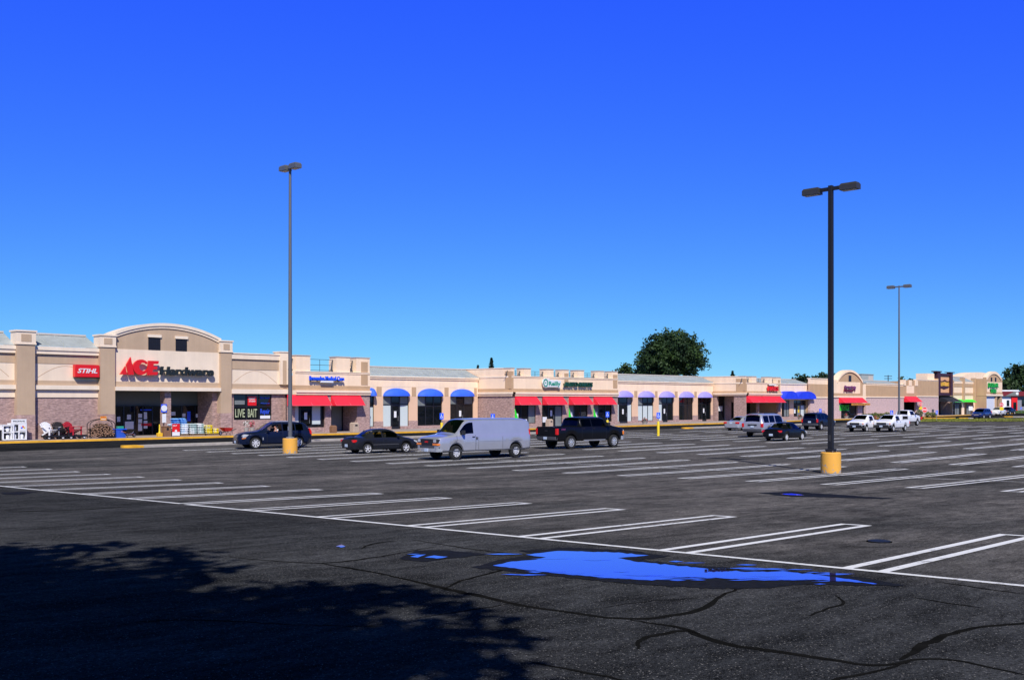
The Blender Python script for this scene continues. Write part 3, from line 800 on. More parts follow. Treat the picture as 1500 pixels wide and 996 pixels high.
glazing(t, xd1+0.02, xd2, 0.16, z_sof, YR, [0, .38, .66, .94, 1], [0, 1], papers=((.2, .72, .5, .32, 'paper'), (.42, .66, .38, .30, 'paper'), (.53, .62, .32, .85, 'sign_blue'), (.70, .64, .4, .32, 'paper'), (.93, .5, .16, .3, 'paper')))
# small neon signs behind the glass
MB().box(xd1-2.0, xd1-0.9, YR-0.03, YR-0.02, z_sof-0.42, z_sof-0.32).build('blue_sign_strip', M['sign_blue'], t, world=True)
MB().box(xd1-1.9, xd1-1.0, YR-0.03, YR-0.02, z_sof-1.72, z_sof-1.5).build('red_sign_strip', M['sign_red'], t, world=True)
# right wing with the bait window
YB = Y1-0.25
SB = Sec(t, YB)
x408, x421 = SB.X(408), SB.X(421.5)
zz = [SB.Z(336, q) for q in (576.5, 569.8, 562, 540.6, 525.5, 518)]
wx0, wx1, wz0, wz1 = SB.X(342.5), SB.X(398), SB.Z(370, 614.7), SB.Z(370, 577.6)
b = MB()
b.box(x335, wx0, YB, YB+0.4, 0.02, zz[0], 2).box(wx1, x421, YB, YB+0.4, 0.02, zz[0], 2).box(wx0, wx1, YB, YB+0.4, 0.02, wz0, 2).box(wx0, wx1, YB, YB+0.4, wz1, zz[0], 2)
b.box(x335, x421, YB-0.30, YB+0.4, zz[0], zz[1], 3)
b.box(x335, x421, YB-0.06, YB+0.4, zz[1], zz[2], 1).box(x335, x421, YB-0.02, YB+0.4, zz[2], zz[3], 0)
b.box(x335, x421, YB-0.06, YB+0.4, zz[3], zz[4], 1).box(x335, x421, YB-0.2, YB+0.6, zz[4], zz[5], 0).box(x335, x421, YB-0.26, YB+0.65, zz[5], zz[5]+0.1, 3)
b.build('wall', WM, t, world=True)
arc_groove(t, x335+0.3, x408-0.2, YB-0.02, zz[2]+0.1, zz[3]-0.1)
b = MB().box(x408, x421, YB-0.3, YB+0.8, zz[2]+0.0, zz[5]+0.28, 0).box(x408+0.25, x421-0.35, YB-0.33, YB, zz[2]-0.03, zz[5]-0.45, 1).box(x408-0.06, x421+0.06, YB-0.36, YB+0.86, zz[5]+0.28, zz[5]+0.38, 3)
b.build('pilaster', WM, t, world=True)
w = glazing(t, wx0, wx1, wz0, wz1, YB+0.12, [0, .34, .67, 1], [0, .52, 1], dims=())
M['bait'] = mat('pale_window_paint', (0.42, 0.47, 0.28), 0.7, var=0.25, scale=3)
M['bluepaint'] = mat('blue_window_paint', (0.03, 0.10, 0.75), 0.7, var=0.1)
ww, wh = wx1-wx0, wz1-wz0; yb = YB+0.07
def wtext(s, u0, u1, v0, v1, m, off=0.03, sh=0):
    off = off*0.25; u0 += 0.015; u1 -= 0.015; v0 += 0.03; v1 -= 0.03
    text_mb(s, (u1-u0)*ww, (v1-v0)*wh, 0.012, off, sh, at=(wx0+u0*ww, yb, wz0+v0*wh)).build('window_lettering', M[m], w, world=True)
wtext('LIVE', .03, .31, .07, .46, 'bait', 0.04); wtext('BAIT', .36, .63, .07, .46, 'bait', 0.04)
wtext('Screen', .69, .97, .80, .94, 'bluepaint', 0.02); wtext('Window', .69, .97, .60, .70, 'bluepaint', 0.02); wtext('Repair', .69, .97, .14, .46, 'bluepaint', 0.04)
MB().box(wx0+.37*ww, wx0+.60*ww, yb-0.01, yb, wz0+.56*wh, wz0+.92*wh).build('poster', M['sign_red'], w, world=True)
text_mb('PAINT', .17*ww, .07*wh, 0.01, 0.02, at=(wx0+.40*ww, yb-0.012, wz0+.80*wh)).build('poster_lettering', M['paper'], w, world=True)
text_mb('STUDIO', .17*ww, .07*wh, 0.01, 0.02, at=(wx0+.40*ww, yb-0.012, wz0+.70*wh)).build('poster_lettering', M['paper'], w, world=True)
MB().box(wx0+.03*ww, wx0+.29*ww, yb-0.01, yb, wz0+.60*wh, wz0+.76*wh).build('poster', M['blind_dim'], w, world=True)
MB().box(wx0+.70*ww, wx0+.97*ww, yb-0.004, yb, wz0+.04*wh, wz0+.16*wh).build('poster', M['paper'], w, world=True)
body(t, xa, x421-0.15, Y1, z_eave-0.2)

# signs on the hardware store
def sign(name, label, cat, Y, px, py):
    return thing(name, label, cat, (FX(px, Y), Y, FZ(px, py, Y)))
q = sign('chainsaw_sign', 'red box sign reading STIHL left of the arched entrance', 'sign', Y1-0.05, 128, 552)
YS = Y1-0.5
MB().box(FX(110, YS), FX(146, YS), YS, Y1-0.06, FZ(128, 552.5, YS), FZ(128, 534.5, YS)).build('sign_box', [M['sign_red']], q, world=True, bevel=0.03)
text_mb('STIHL', FX(142.5, YS)-FX(113.5, YS), FZ(128, 539.7, YS)-FZ(128, 546.5, YS), 0.02, 0.025, 0.28, at=(FX(113.5, YS), YS-0.004, FZ(128, 546.5, YS))).build('lettering', M['paper'], q, world=True)
MB().box(FX(112, YS), FX(147, YS), YS+0.05, Y1-0.06, FZ(128, 553.6, YS), FZ(128, 552.7, YS)).build('bottom_rail', M['alu'], q, world=True)
q = sign('store_sign', 'big red ACE and black Hardware lettering under the arched parapet', 'sign', YE-0.02, 240, 555)
YS = YE-0.48
def px_poly(pts, Y): return [(FX(140+x/4.527, Y), FZ(140+x/4.527, 460+y/4.527, Y)) for x, y in pts]
def letter(name, polys, m, dp=0.18):
    b = MB()
    for P in polys: b.prism(px_poly(P, YS), YS, YS+dp)
    return b.build(name, M[m], q, world=True)
letter('letter_a', [[(163, 400), (199, 345), (208, 400)], [(205, 336), (234, 285), (255, 402), (219, 402)]], 'sign_red')
ring = []
for i in range(25):
    a = R(38 + 284*i/24); ring.append((303+53*math.cos(a), 352-51*math.sin(a)))
inner = []
for i in range(25):
    a = R(322 - 284*i/24); inner.append((318+28*math.cos(a), 350-27*math.sin(a)))
letter('letter_c', [ring + inner], 'sign_red')
letter('letter_e', [[(352, 309), (421, 311), (417, 331), (386, 331), (384, 347), (411, 347), (408, 366), (381, 366), (378, 384), (415, 384), (409, 404), (343, 404)]], 'sign_red')
text_mb('Hardware', FX(140+786/4.527, YS)-FX(140+428/4.527, YS), FZ(277, 460+352/4.527, YS)-FZ(277, 460+408/4.527, YS), 0.18, 0.045, 0.12, at=(FX(140+428/4.527, YS), YS+0.18, FZ(277, 460+408/4.527, YS))).build('hardware_lettering', M['letter_grey'], q, world=True)
for px in (190, 215, 250, 275, 300):
    x = FX(px, YE); z = FZ(px, 545, YE); MB().tube((x, YS+0.15, z), (x, YE-0.015, z), 0.03).build('sign_bracket', M['steel'], q, world=True)
q = sign('column_sign', 'blue and white round sign on the brick column at the hardware entrance', 'sign', Y1-0.1, 240, 598)
yc = Y1-0.16
x0, x1, z0, z1 = FX(236.3, yc), FX(244.5, yc), FZ(240, 604, yc), FZ(240, 591.8, yc)
MB().box(x0, x1, yc, Y1-0.105, z0, z1).build('sign_board', M['bluepaint'], q, world=True)
MB().lathe([(0.26, 0), (0.26, -0.02), (0, -0.021)], c=((x0+x1)/2, yc-0.002, (z0+z1)/2), axis='y').build('emblem', M['paper'], q, world=True)
tag(MB().box(x0+0.1, x1-0.04, yc+0.04, Y1-0.102, z0-0.85, z0-0.12).build('notice', M['paper']), 'small white notice under the blue sign on the brick column', 'notice')

WM = [M['cream'], M['tan'], M['brick'], M['ledge']]
# ---------------------------------------------------------------- 2. medical bay
def crown_bay(t, Y, x0, x1, zl0, zl1, zt, zp, ztop, piers, awn, z_aw, openings, aproj=0.85, return_to=None):
    """projecting bay: block base, ledge, light frieze, railing parapet with piers"""
    b = MB()
    xs = [x0]; 
    segs = []; cur = x0
    for (a, c, zb, zt_) in openings:
        segs.append((cur, a)); cur = c
        if zb > 0.2: b.box(a, c, Y, Y+0.4, 0.02, zb, 2)
        if zt_ < zl0: b.box(a, c, Y, Y+0.4, zt_, zl0, 2)
    segs.append((cur, x1))
    for a, c in segs: b.box(a, c, Y, Y+0.4, 0.02, zl0, 2)
    b.box(x0, x1, Y-0.16, Y+0.4, zl0, (zl0+zl1)/2, 0).box(x0, x1, Y-0.26, Y+0.4, (zl0+zl1)/2, zl1, 3)
    b.box(x0, x1, Y-0.05, Y+0.4, zl1, zt, 1).box(x0, x1, Y-0.01, Y+0.4, zt, zp-0.2, 0)
    b.box(x0, x1, Y-0.06, Y+0.55, zp-0.2, zp-0.06, 0).box(x0, x1, Y-0.1, Y+0.6, zp-0.06, zp, 3)
    b.build('wall', WM, t, world=True)
    last = None
    for (a, c, patch) in piers:
        parapet_pier(t, a, c, Y, zp, ztop, 1.1, patch)
        if last is not None: railing(t, last+0.02, a-0.02, Y+0.6, zp, ztop-0.25)
        last = c
    for (a, c) in awn: awning(t, a, c, Y, z_aw[0], z_aw[1], aproj, 'red')

Y2 = 77.2
t = thing('medical_store', 'storefront bay under blue medical lettering with two red awnings', 'store', (FX(480, Y2), Y2, 0)); MED = t
S = Sec(t, Y2)
x0, x1 = FX(421.5, YB), S.X(541.7)
zl0, zl1, ztn, zp = S.Z(480, 578.3), S.Z(480, 571.8), S.Z(480, 564.8), S.Z(480, 544.3)
zb1 = S.Z(450, 595)
crown_bay(t, Y2, x0+0.003, x1, zl0, zl1, ztn, zp, S.Z(470, 522.3),
    [(S.X(434), S.X(454.5), None), (S.X(493), S.X(512.7), None), (S.X(522), S.X(541.5), (0.55, 0.25))],
    [(S.X(420.5), S.X(478.5), ), (S.X(484.5), S.X(527.5))], (zl0-0.02, S.Z(450, 594.3)),
    [(S.X(421.7), S.X(476.5), 0.16, zl0-0.3), (S.X(485), S.X(523), 0.16, zl0-0.3)], 0.9)
glazing(t, S.X(421.7), S.X(476.5), 0.16, zl0-0.3, Y2+0.25, [0, .33, .36, .66, .92, 1], [0, .22, 1], blinds=((0, 1), (3, 1)), door=2)
YR2 = Y2+2.2
glazing(t, FX(484.5, YR2), FX(524, YR2)+1.2, 0.16, zl0-0.3, YR2, [0, .3, .62, 1], [0, 1], dims=((0, 0),))
b = MB().box(S.X(485)-0.3, S.X(485), Y2+0.41, YR2+0.1, 0.02, zl0-0.31, 2).box(S.X(523), S.X(523)+0.3, Y2+0.41, YR2+0.1, 0.02, zl0-0.31, 2).box(S.X(485), S.X(523), Y2+0.41, YR2+0.4, zl0-0.28, zl0-0.1, 1)
b.build('entrance_recess', WM, t, world=True)
MB().box(S.X(421.8), S.X(476.4), Y2+0.1, Y2+0.2, 0.155, 0.62).build('bulkhead', M['brick'], t, world=True)
# right return wall towards the recessed shops
Yb = 80.6
b = MB().box(x1-0.4, x1-0.004, Y2+0.42, Yb+0.3, 0.02, zl0, 2).box(x1-0.4, x1+0.0, Y2+0.42, Yb+0.3, zl0+0.003, zp, 0).box(x1-0.5, x1-0.003, Y2+1.12, Yb+2.5, zp+0.003, S.Z(470, 523), 0)
b.build('return_wall', WM, t, world=True)
body(t, x0+0.1, x1-0.5, Y2, zp-0.5)
q = sign('medical_sign', 'blue raised lettering ending in Medical Care above the red awnings', 'sign', Y2-0.01, 480, 560)
YS = Y2-0.42
xa_, xb_ = FX(453.8, YS), FX(504.5, YS)
za, zb_ = FZ(478, 557.2, YS), FZ(478, 551, YS)
text_mb('Brownden Medical Care', xb_-xa_, zb_-za, 0.12, 0.035, at=(xa_, YS+0.12, za)).build('lettering', M['sign_blue'], q, world=True)
MB().box(xa_+0.1, xb_-0.1, YS+0.14, YS+0.24, za-0.05, za+0.12).box(xa_+1.0, xa_+1.1, YS+0.24, Y2-0.012, za-0.03, za+0.1).box(xb_-1.1, xb_-1.0, YS+0.24, Y2-0.012, za-0.03, za+0.1).build('raceway', M['letter_grey'], q, world=True)
xm0, xm1 = FX(470.3, YS), FX(488.5, YS)
MB().box(xm0, xm1, YS, YS+0.2, FZ(479, 560.4, YS), FZ(479, 557.6, YS)).build('light_box', M['paper'], q, world=True)
MB().box(xm0+0.1, xm1-0.1, YS+0.2, Y2-0.012, FZ(479, 560, YS), FZ(479, 558.6, YS)).build('light_box_bracket', M['letter_grey'], q, world=True)

# ---------------------------------------------------------------- 3. / 5. recessed arcade shops
def arcade(t, Y, px0, px1, pil, ops, roof_px, hdr_px, dome, dometop, domebase, brick_top, wall_bot_px, sill_px, refpx, low=None):
    S = Sec(t, Y)
    x0, x1 = S.X(px0), S.X(px1)
    z_base = S.Z(refpx, domebase); z_eave = S.Z(refpx, roof_px[1]); z_ridge = S.Z(refpx, roof_px[0]); z_dt = S.Z(refpx, dometop)
    z_pil = S.Z(refpx, hdr_px); z_brick = S.Z(refpx, brick_top); z_sill = S.Z(refpx, sill_px)
    b = MB()
    b.box(x0, x1, Y, Y+0.4, z_base, z_pil, 0).box(x0, x1, Y-0.015, Y+0.4, z_pil, z_eave-0.32, 0)
    b.box(x0, x1, Y-0.12, Y+0.4, z_eave-0.32, z_eave-0.14, 0).box(x0, x1, Y-0.2, Y+0.4, z_eave-0.14, z_eave, 3)
    cur = x0
    for o in ops:
        a, c = S.X(o[0]), S.X(o[1])
        b.box(cur, a, Y, Y+0.4, z_brick, z_base, 4)
        b.box(cur, a, Y-0.03, Y+0.4, 0.02, z_brick, 2)
        if o[3] is None: b.box(a, c, Y-0.03, Y+0.4, 0.02, z_sill, 2)
        else:
            b.box(a, c, Y+0.12, Y+0.4, 0.02, 0.16, 2)
            n = len(o[2])-1; w = c-a; k = o[3]
            if k > 0: b.box(a, a+w*o[2][k]-0.05, Y-0.03, Y+0.4, 0.16, z_sill, 2)
            if k < n-1: b.box(a+w*o[2][k+1]+0.05, c, Y-0.03, Y+0.4, 0.16, z_sill, 2)
        cur = c
    b.box(cur, x1, Y, Y+0.4, z_brick, z_base, 4).box(cur, x1, Y-0.03, Y+0.4, 0.02, z_brick, 2)
    b.build('wall', WM+[M['peach']], t, world=True)
    for a, c in pil:
        MB().box(S.X(a), S.X(c), Y-0.02, Y+0.1, z_base+0.002, z_pil, 0).build('pilaster_block', [M['tan']], t, world=True)
    for o in ops:
        a, c = S.X(o[0]), S.X(o[1])
        glazing(t, a, c, z_sill if o[3] is None else 0.17, z_base, Y+0.14, o[2], o[6] if len(o) > 6 else [0, .66 if o[3] is None else .74, 1], o[4], o[5], o[3])
        w = (c-a)
        if dome: dome_awning(t, a-0.04, c+0.04, Y-0.03, z_dt, z_base, 0.75, dome)
    mansard(t, x0, x1, Y-0.12, z_eave+0.02, z_ridge, 2.2, 0.6)
    body(t, x0, x1, Y, z_eave-0.3)
    return z_eave
M['peach'] = mat('peach_stucco', (0.74, 0.49, 0.325), 0.9, var=0.05, scale=0.7)
t = thing('blue_awning_shops', 'recessed row of shops under bright blue rounded awnings with grey metal roof', 'store', (FX(620, Yb), Yb, 0)); BLU = t
arcade(t, Yb, 537.5, 699.8, [(551.5, 559), (603, 609.5), (651, 657), (694.5, 698.5)],
   [(538.5, 548, [0, 1], None, ((0, 0),), ()), (561.2, 599, [0, .33, .66, 1], 1, ((0, 0), (2, 0)), ((0, 1), (2, 1))), (611.7, 647.8, [0, .34, .66, 1], None, (), ((0, 1),)), (659.6, 693.3, [0, .3, .62, 1], 1, (), ((0, 1), (2, 1)))],
   (538.6, 551.5), 567, 'blue', 568.8, 580.3, 616, 629, 623.5, 610)
# ---------------------------------------------------------------- 4. auto parts bay
Y4 = 75.6
xcor = FX(749, Y4)
t = thing('auto_parts_store', 'projecting brick and cream auto parts store with four red awnings', 'store', (xcor, Y4, 0)); AUT = t
S = Sec(t, Y4)
x0, x1 = xcor, S.X(905)
zl0, zl1, ztn, zp, zto = S.Z(800, 580.2), S.Z(800, 574.6), S.Z(800, 569.8), S.Z(800, 551.6), S.Z(800, 541.2)
opx = [(754, 785), (794, 824), (833, 861), (869.5, 896.5)]
piers = [(S.X(749), S.X(753.5), None), (S.X(767.5), S.X(777.6), None), (S.X(801), S.X(811), None), (S.X(824), S.X(833.2), (0.3, 0.1)), (S.X(846), S.X(855.5), None), (S.X(876), S.X(885), None), (S.X(896), S.X(904.8), (0.25, 0.1))]
crown_bay(t, Y4, x0, x1, zl0, zl1, ztn, zp, zto, piers, [(S.X(a), S.X(c)) for a, c in ((754, 785.5), (794.5, 824), (833, 862), (869, 895.8))], (zl0-0.02, S.Z(800, 593)),
    [(S.X(a), S.X(c), S.Z(800, 619.5) if i != 1 else 0.16, zl0-0.2) for i, (a, c) in enumerate(opx)], 0.95)
for i, (a, c) in enumerate(opx):
    if i == 1: glazing(t, S.X(a), S.X(c), 0.16, zl0-0.2, Y4+0.15, [0, .32, .66, 1], [0, .72, 1], door=1, dims=((2, 0),), papers=((.17, .25, .7, .6, 'paper'), (.84, .6, .5, .7, 'blind_dim')))
    else: glazing(t, S.X(a), S.X(c), S.Z(800, 619.5), zl0-0.2, Y4+0.15, [0, .32, .66, 1], [0, 1], dims=((2, 0),) if i == 0 else ((0, 0),), papers=((.16, .25, .3, .8, 'paper'), (.5, .12, .8, .25, 'paper')) if i == 0 else ((.2, .3, .3, .7, 'paper'),))
# green banner edges hanging in the windows
for i in (0, 2, 3):
    a = S.X(opx[i][0])
    bb = MB().prism([(a+0.08, S.Z(800, 615)), (a+0.75, S.Z(800, 615)), (a+0.08, S.Z(800, 597))], Y4+0.08, Y4+0.09)
    bb.build('green_banner', M['green'], t, world=True)
# left return wall
b = MB()
YRt = Yb+0.4
b.box(x0+0.003, x0+0.4, Y4+0.42, YRt, 0.02, zl0, 2).box(x0-0.16, x0+0.4, Y4-0.16, YRt, zl0+0.003, (zl0+zl1)/2, 0).box(x0-0.26, x0+0.4, Y4-0.26, YRt, (zl0+zl1)/2+0.003, zl1-0.002, 3)
b.box(x0-0.05, x0+0.4, Y4+0.42, YRt, zl1+0.003, ztn, 1).box(x0-0.012, x0+0.4, Y4+0.42, YRt, ztn+0.003, zp-0.2, 0).box(x0-0.06, x0+0.4, Y4+0.42, YRt, zp-0.197, zp, 3)
b.box(x0-0.012, x0+0.4, Y4+1.12, YRt+3, zp+0.003, zto, 0).box(x0-0.06, x0+0.45, Y4+1.17, YRt+3.05, zto+0.002, zto+0.09, 3)
b.box(x0-0.05, x0+0.3, Y4-0.053, Y4+0.9, ztn-0.01, zto-0.3, 1)
b.build('return_wall', WM, t, world=True)
body(t, x0+0.5, x1, Y4, zp-0.5)
q = sign('parts_store_sign', 'green and white O\'Reilly logo and AUTO PARTS lettering above red awnings', 'sign', Y4-0.01, 830, 560)
YS = Y4-0.4
def zX(px): return FX(780+px/11.54, YS)
def zZ(px, py): return FZ(780+px/11.54, 540+py/11.54, YS)
plate = [(178, 240), (185, 185), (215, 165), (240, 160), (262, 175), (280, 165), (300, 185), (330, 195), (350, 185), (370, 200), (420, 185), (440, 200), (488, 205), (478, 260), (470, 320), (445, 325), (430, 312), (330, 310), (280, 310), (250, 312), (225, 322), (195, 305)]
MB().prism([(zX(x), zZ(x, y)) for x, y in plate], YS, YS+0.16).build('logo_plate', M['paper'], q, world=True)
rg = [(222+40*math.cos(R(i*12)), 240-68*math.sin(R(i*12))) for i in range(30)]; ri = [(222+26*math.cos(R(i*12)), 240-48*math.sin(R(i*12))) for i in range(30)]
b = MB()
for i in range(30):
    j = (i+1) % 30
    b.prism([(zX(rg[i][0]), zZ(*rg[i])), (zX(rg[j][0]), zZ(*rg[j])), (zX(ri[j][0]), zZ(*ri[j])), (zX(ri[i][0]), zZ(*ri[i]))], YS-0.03, YS-0.001)
M['logo_green'] = mat('logo_green', (0.03, 0.30, 0.20), 0.4, var=0.08)
b.prism([(zX(222-9), zZ(222, 228)), (zX(222+9), zZ(222, 228)), (zX(222+9), zZ(222, 246)), (zX(222-9), zZ(222, 246))], YS-0.03, YS-0.001)
text_mb('Reilly', zX(472)-zX(275), zZ(370, 215)-zZ(370, 308), 0.03, 0.03, mb=b, at=(zX(275), YS-0.001, zZ(370, 308)))
b.build('logo', M['logo_green'], q, world=True)
text_mb('AUTO PARTS', zX(1022)-zX(540), zZ(780, 228)-zZ(780, 305), 0.2, 0.045, 0.08, at=(zX(540), YS+0.2, zZ(780, 305))).build('lettering', M['dark_green'], q, world=True)
MB().box(zX(200), zX(430), YS+0.161, Y4-0.012, zZ(300, 270), zZ(300, 230)).box(zX(560), zX(1000), YS+0.205, Y4-0.012, zZ(780, 272), zZ(780, 255)).build('raceway', M['letter_grey'], q, world=True)

Yl = 80.7
t = thing('lavender_awning_shops', 'recessed row of shops under five pale lavender rounded awnings', 'store', (FX(960, Yl), Yl, 0)); LAV = t
arcade(t, Yl, 896.5, 1044.2, [(929, 933.5), (959.5, 963), (988.5, 992.5), (1017, 1020.5), (1042.8, 1044)],
   [(903, 926, [0, .2, .72, 1], 1, ((0, 0), (2, 0)), ((2, 1),)), (934.6, 957.2, [0, .33, .66, 1], None, ((0, 0), (1, 0), (2, 0)), ((0, 1),)), (965, 986.6, [0, .26, .6, .95, 1], 1, ((0, 0),), ((0, 1),)), (994.5, 1015, [0, .33, .66, 1], None, (), ()), (1022.2, 1041.7, [0, .33, .66, 1], 1, (), ())],
   (550, 559), 573, 'lav', 573, 582, 609, 618.7, 615.6, 975)

# ---------------------------------------------------------------- 6. nail salon bay
Y6 = 75.6; xcor = FX(1092, Y6)
t = thing('nail_salon', 'projecting nail salon bay with two red awnings and shaded corner passage', 'store', (xcor, Y6, 0)); NAI = t
S = Sec(t, Y6); x0, x1 = xcor, S.X(1143.8)
zl0, zl1, ztn, zp, zto = S.Z(1110, 579.5), S.Z(1110, 575.6), S.Z(1110, 573), S.Z(1110, 560.3), S.Z(1110, 552)
crown_bay(t, Y6, x0, x1, zl0, zl1, ztn, zp, zto, [(x0, S.X(1093.3), None), (S.X(1101.5), S.X(1108), None), (S.X(1124.7), S.X(1131), None), (S.X(1137), S.X(1143.6), (0.5, 0.3))],
    [(S.X(1093.2), S.X(1113.6)), (S.X(1114.4), S.X(1142))], (zl0-0.02, S.Z(1110, 589.6)), [(S.X(1093.4), S.X(1111), 0.16, zl0-0.3), (S.X(1112.2), S.X(1140.5), 0.16, zl0-0.3)], 1.15)
YRt = Yl+0.4
oy0, oy1 = Y6+1.9, Yl-0.3
b = MB()
b.box(x0+0.003, x0+0.5, Y6+0.42, oy0, 0.02, zl0, 2).box(x0+0.003, x0+0.5, oy1, YRt, 0.02, zl0, 2)
b.box(x0-0.16, x0+0.5, Y6-0.16, YRt, zl0+0.003, (zl0+zl1)/2, 0).box(x0-0.26, x0+0.5, Y6-0.26, YRt, (zl0+zl1)/2+0.003, zl1-0.002, 3)
b.box(x0-0.05, x0+0.5, Y6+0.42, YRt, zl1+0.003, ztn, 1).box(x0-0.012, x0+0.5, Y6+0.42, YRt, ztn+0.003, zp-0.2, 0).box(x0-0.06, x0+0.5, Y6+0.42, YRt, zp-0.197, zp, 3)
b.box(x0-0.012, x0+0.4, Y6+1.12, YRt+3, zp+0.003, zto, 0).box(x0-0.06, x0+0.45, Y6+1.17, YRt+3.05, zto+0.002, zto+0.09, 3)
b.box(x0-0.05, x0+0.3, Y6-0.053, Y6+1.5, ztn-0.01, zto-0.3, 1)
b.build('return_wall', WM, t, world=True)
Yn = Y6+5.0
glazing(t, x0+0.5, x1, 0.16, zl0-0.1, Yn, [0, .18, .4, .6, .8, 1], [0, 1], dims=((1, 0),), papers=((.08, .5, 1.2, .7, 'paper'),))
xp = x0+2.6
MB().box(xp, xp+0.3, Y6+1.6, Yn+0.3, 0.02, zl0-0.06).build('passage_wall', M['brick'], t, world=True)
pw_ = MB().box(xp-0.03, xp-0.003, Y6+1.65, Y6+3.9, 0.17, 2.9).build('passage_window', M['alu'], t, world=True)
MB().box(xp-0.04, xp-0.031, Y6+1.75, Y6+2.75, 0.3, 2.8).build('pane', M['glass'], pw_, world=True); MB().box(xp-0.04, xp-0.031, Y6+2.85, Y6+3.8, 0.3, 2.8).build('pane', M['glass'], pw_, world=True)
MB().box(xp-0.05, xp-0.041, Y6+1.95, Y6+2.3, 1.2, 1.7).build('poster', M['yellow'], pw_, world=True)
MB().box(x0+0.5, x1, Y6+0.42, Yn+0.3, zl0-0.05, zl0+0.2).build('passage_ceiling', M['tan'], t, world=True)
MB().box(x1-0.4, x1-0.003, Y6+0.42, Yn+3, 0.02, zp).build('side_wall', M['tan'], t, world=True)
body(t, x0+0.6, x1-0.45, Yn+0.5, zp-0.5)
q = sign('nail_salon_sign', 'red NAILS letters with small white line above, at right end of its bay', 'sign', Y6-0.01, 1133, 565)
YS = Y6-0.4
def nX(px): return FX(1120+px/24.9, YS)
def nZ(py): return FZ(1133, 555+py/24.9, YS)
text_mb('NAILS', nX(520)-nX(140), nZ(270)-nZ(440), 0.2, 0.045, at=(nX(140), YS+0.2, nZ(440))).build('lettering', M['sign_red'], q, world=True)
text_mb('CALIFORNIA', nX(435)-nX(180), nZ(195)-nZ(240), 0.12, 0.02, at=(nX(180), YS+0.12, nZ(240))).build('small_lettering', M['paper'], q, world=True)
MB().box(nX(150), nX(500), YS+0.21, Y6-0.012, nZ(380), nZ(330)).box(nX(185), nX(430), YS+0.125, Y6-0.012, nZ(228), nZ(210)).build('raceway', M['letter_grey'], q, world=True)

# ---------------------------------------------------------------- 7. deep blue barrel awnings
Y7 = 79.0
t = thing('barrel_awning_shop', 'small shop with two deep blue barrel awnings right of the nail salon', 'store', (FX(1165, Y7), Y7, 0)); BAR = t
S = Sec(t, Y7); x0, x1 = FX(1143.8, Y6)-0.5, S.X(1187)
z_b, z_e, z_r, z_s = S.Z(1165, 584.4), S.Z(1165, 563.3), S.Z(1165, 555.7), S.Z(1165, 610)
b = MB()
ops = [(S.X(1145), S.X(1156.6)), (S.X(1162.6), S.X(1184))]
b.box(x0, x1, Y7, Y7+0.4, z_b-0.2, z_e, 0).box(x0, x1, Y7-0.1, Y7+0.4, z_e, z_e+0.15, 3)
cur = x0
for a, c in ops:
    b.box(cur, a, Y7, Y7+0.4, 1.0, z_b-0.2, 4).box(cur, a, Y7-0.03, Y7+0.4, 0.02, 1.0, 2).box(a, c, Y7-0.03, Y7+0.4, 0.02, z_s, 2); cur = c
b.box(cur, x1, Y7, Y7+0.4, 1.0, z_b-0.2, 4).box(cur, x1, Y7-0.03, Y7+0.4, 0.02, 1.0, 2)
b.build('wall', WM+[M['peach']], t, world=True)
glazing(t, ops[0][0], ops[0][1], z_s, z_b-0.2, Y7+0.14, [0, .35, .7, 1], [0, 1], blinds=(), dims=((1, 0), (2, 0)))
glazing(t, ops[1][0], ops[1][1], z_s, z_b-0.2, Y7+0.14, [0, .25, .5, .75, 1], [0, .7, 1], blinds=((2, 0),), dims=((3, 0), (1, 0)), papers=((.38, .45, .5, 1.1, 'bright_yellow'), (.12, .35, .5, .8, 'paper')))
mansard(t, x0, x1-1.0, Y7-0.1, z_e+0.16, z_r, 2.2, 0.6)
barrel_awning(t, S.X(1144.3)-1.0, S.X(1164)-1.35, Y7, S.Z(1165, 573.2), z_b, 1.3, 'blue2')
barrel_awning(t, S.X(1164)-1.25, S.X(1190.5)-1.3, Y7, S.Z(1165, 573.2), z_b, 1.3, 'blue2')
body(t, x0+0.5, x1, Y7, z_e-0.3)

# ---------------------------------------------------------------- 8. long low block with arched-gable shop
Y8 = 78.3
t = thing('gabled_shop', 'long tan shop block with round-arched gable and red awning, pink block base', 'store', (FX(1243, Y8), Y8, 0)); GAB = t
S = Sec(t, Y8)
x0, x1, x2, x3 = S.X(1187), S.X(1221), S.X(1264), S.X(1373.7)
WB = [M['cream'], M['tan'], M['brick2'], M['ledge']]
b = MB()
z_l, z_t, z_c = S.Z(1205, 582), S.Z(1205, 562.8), S.Z(1205, 555.4)
def low_wall(b, a, c, zl, zt, zc, Y):
    b.box(a, c, Y, Y+0.4, 0.02, zl-0.12, 2).box(a, c, Y-0.12, Y+0.4, zl-0.12, zl+0.08, 3).box(a, c, Y-0.03, Y+0.4, zl+0.08, zt, 1).box(a, c, Y-0.02, Y+0.4, zt, zc, 0).box(a, c, Y-0.1, Y+0.6, zc, zc+0.14, 3)
low_wall(b, x0, x1, z_l, z_t, z_c, Y8)
b.build('wall', WB, t, world=True); b = MB()
z_l2, z_t2, z_c2 = S.Z(1300, 581.6), S.Z(1300, 565), S.Z(1300, 563.2)
xo0, xo1 = S.X(1324), S.X(1342.3)
low_wall(b, x2+1.2, xo0, z_l2, z_t2, z_c2, Y8)
low_wall(b, xo1, x3, S.Z(1355, 580.5), S.Z(1355, 558), S.Z(1355, 557), Y8)
b.box(x2, x2+1.2, Y8, Y8+0.4, 2.4, z_c2, 0)
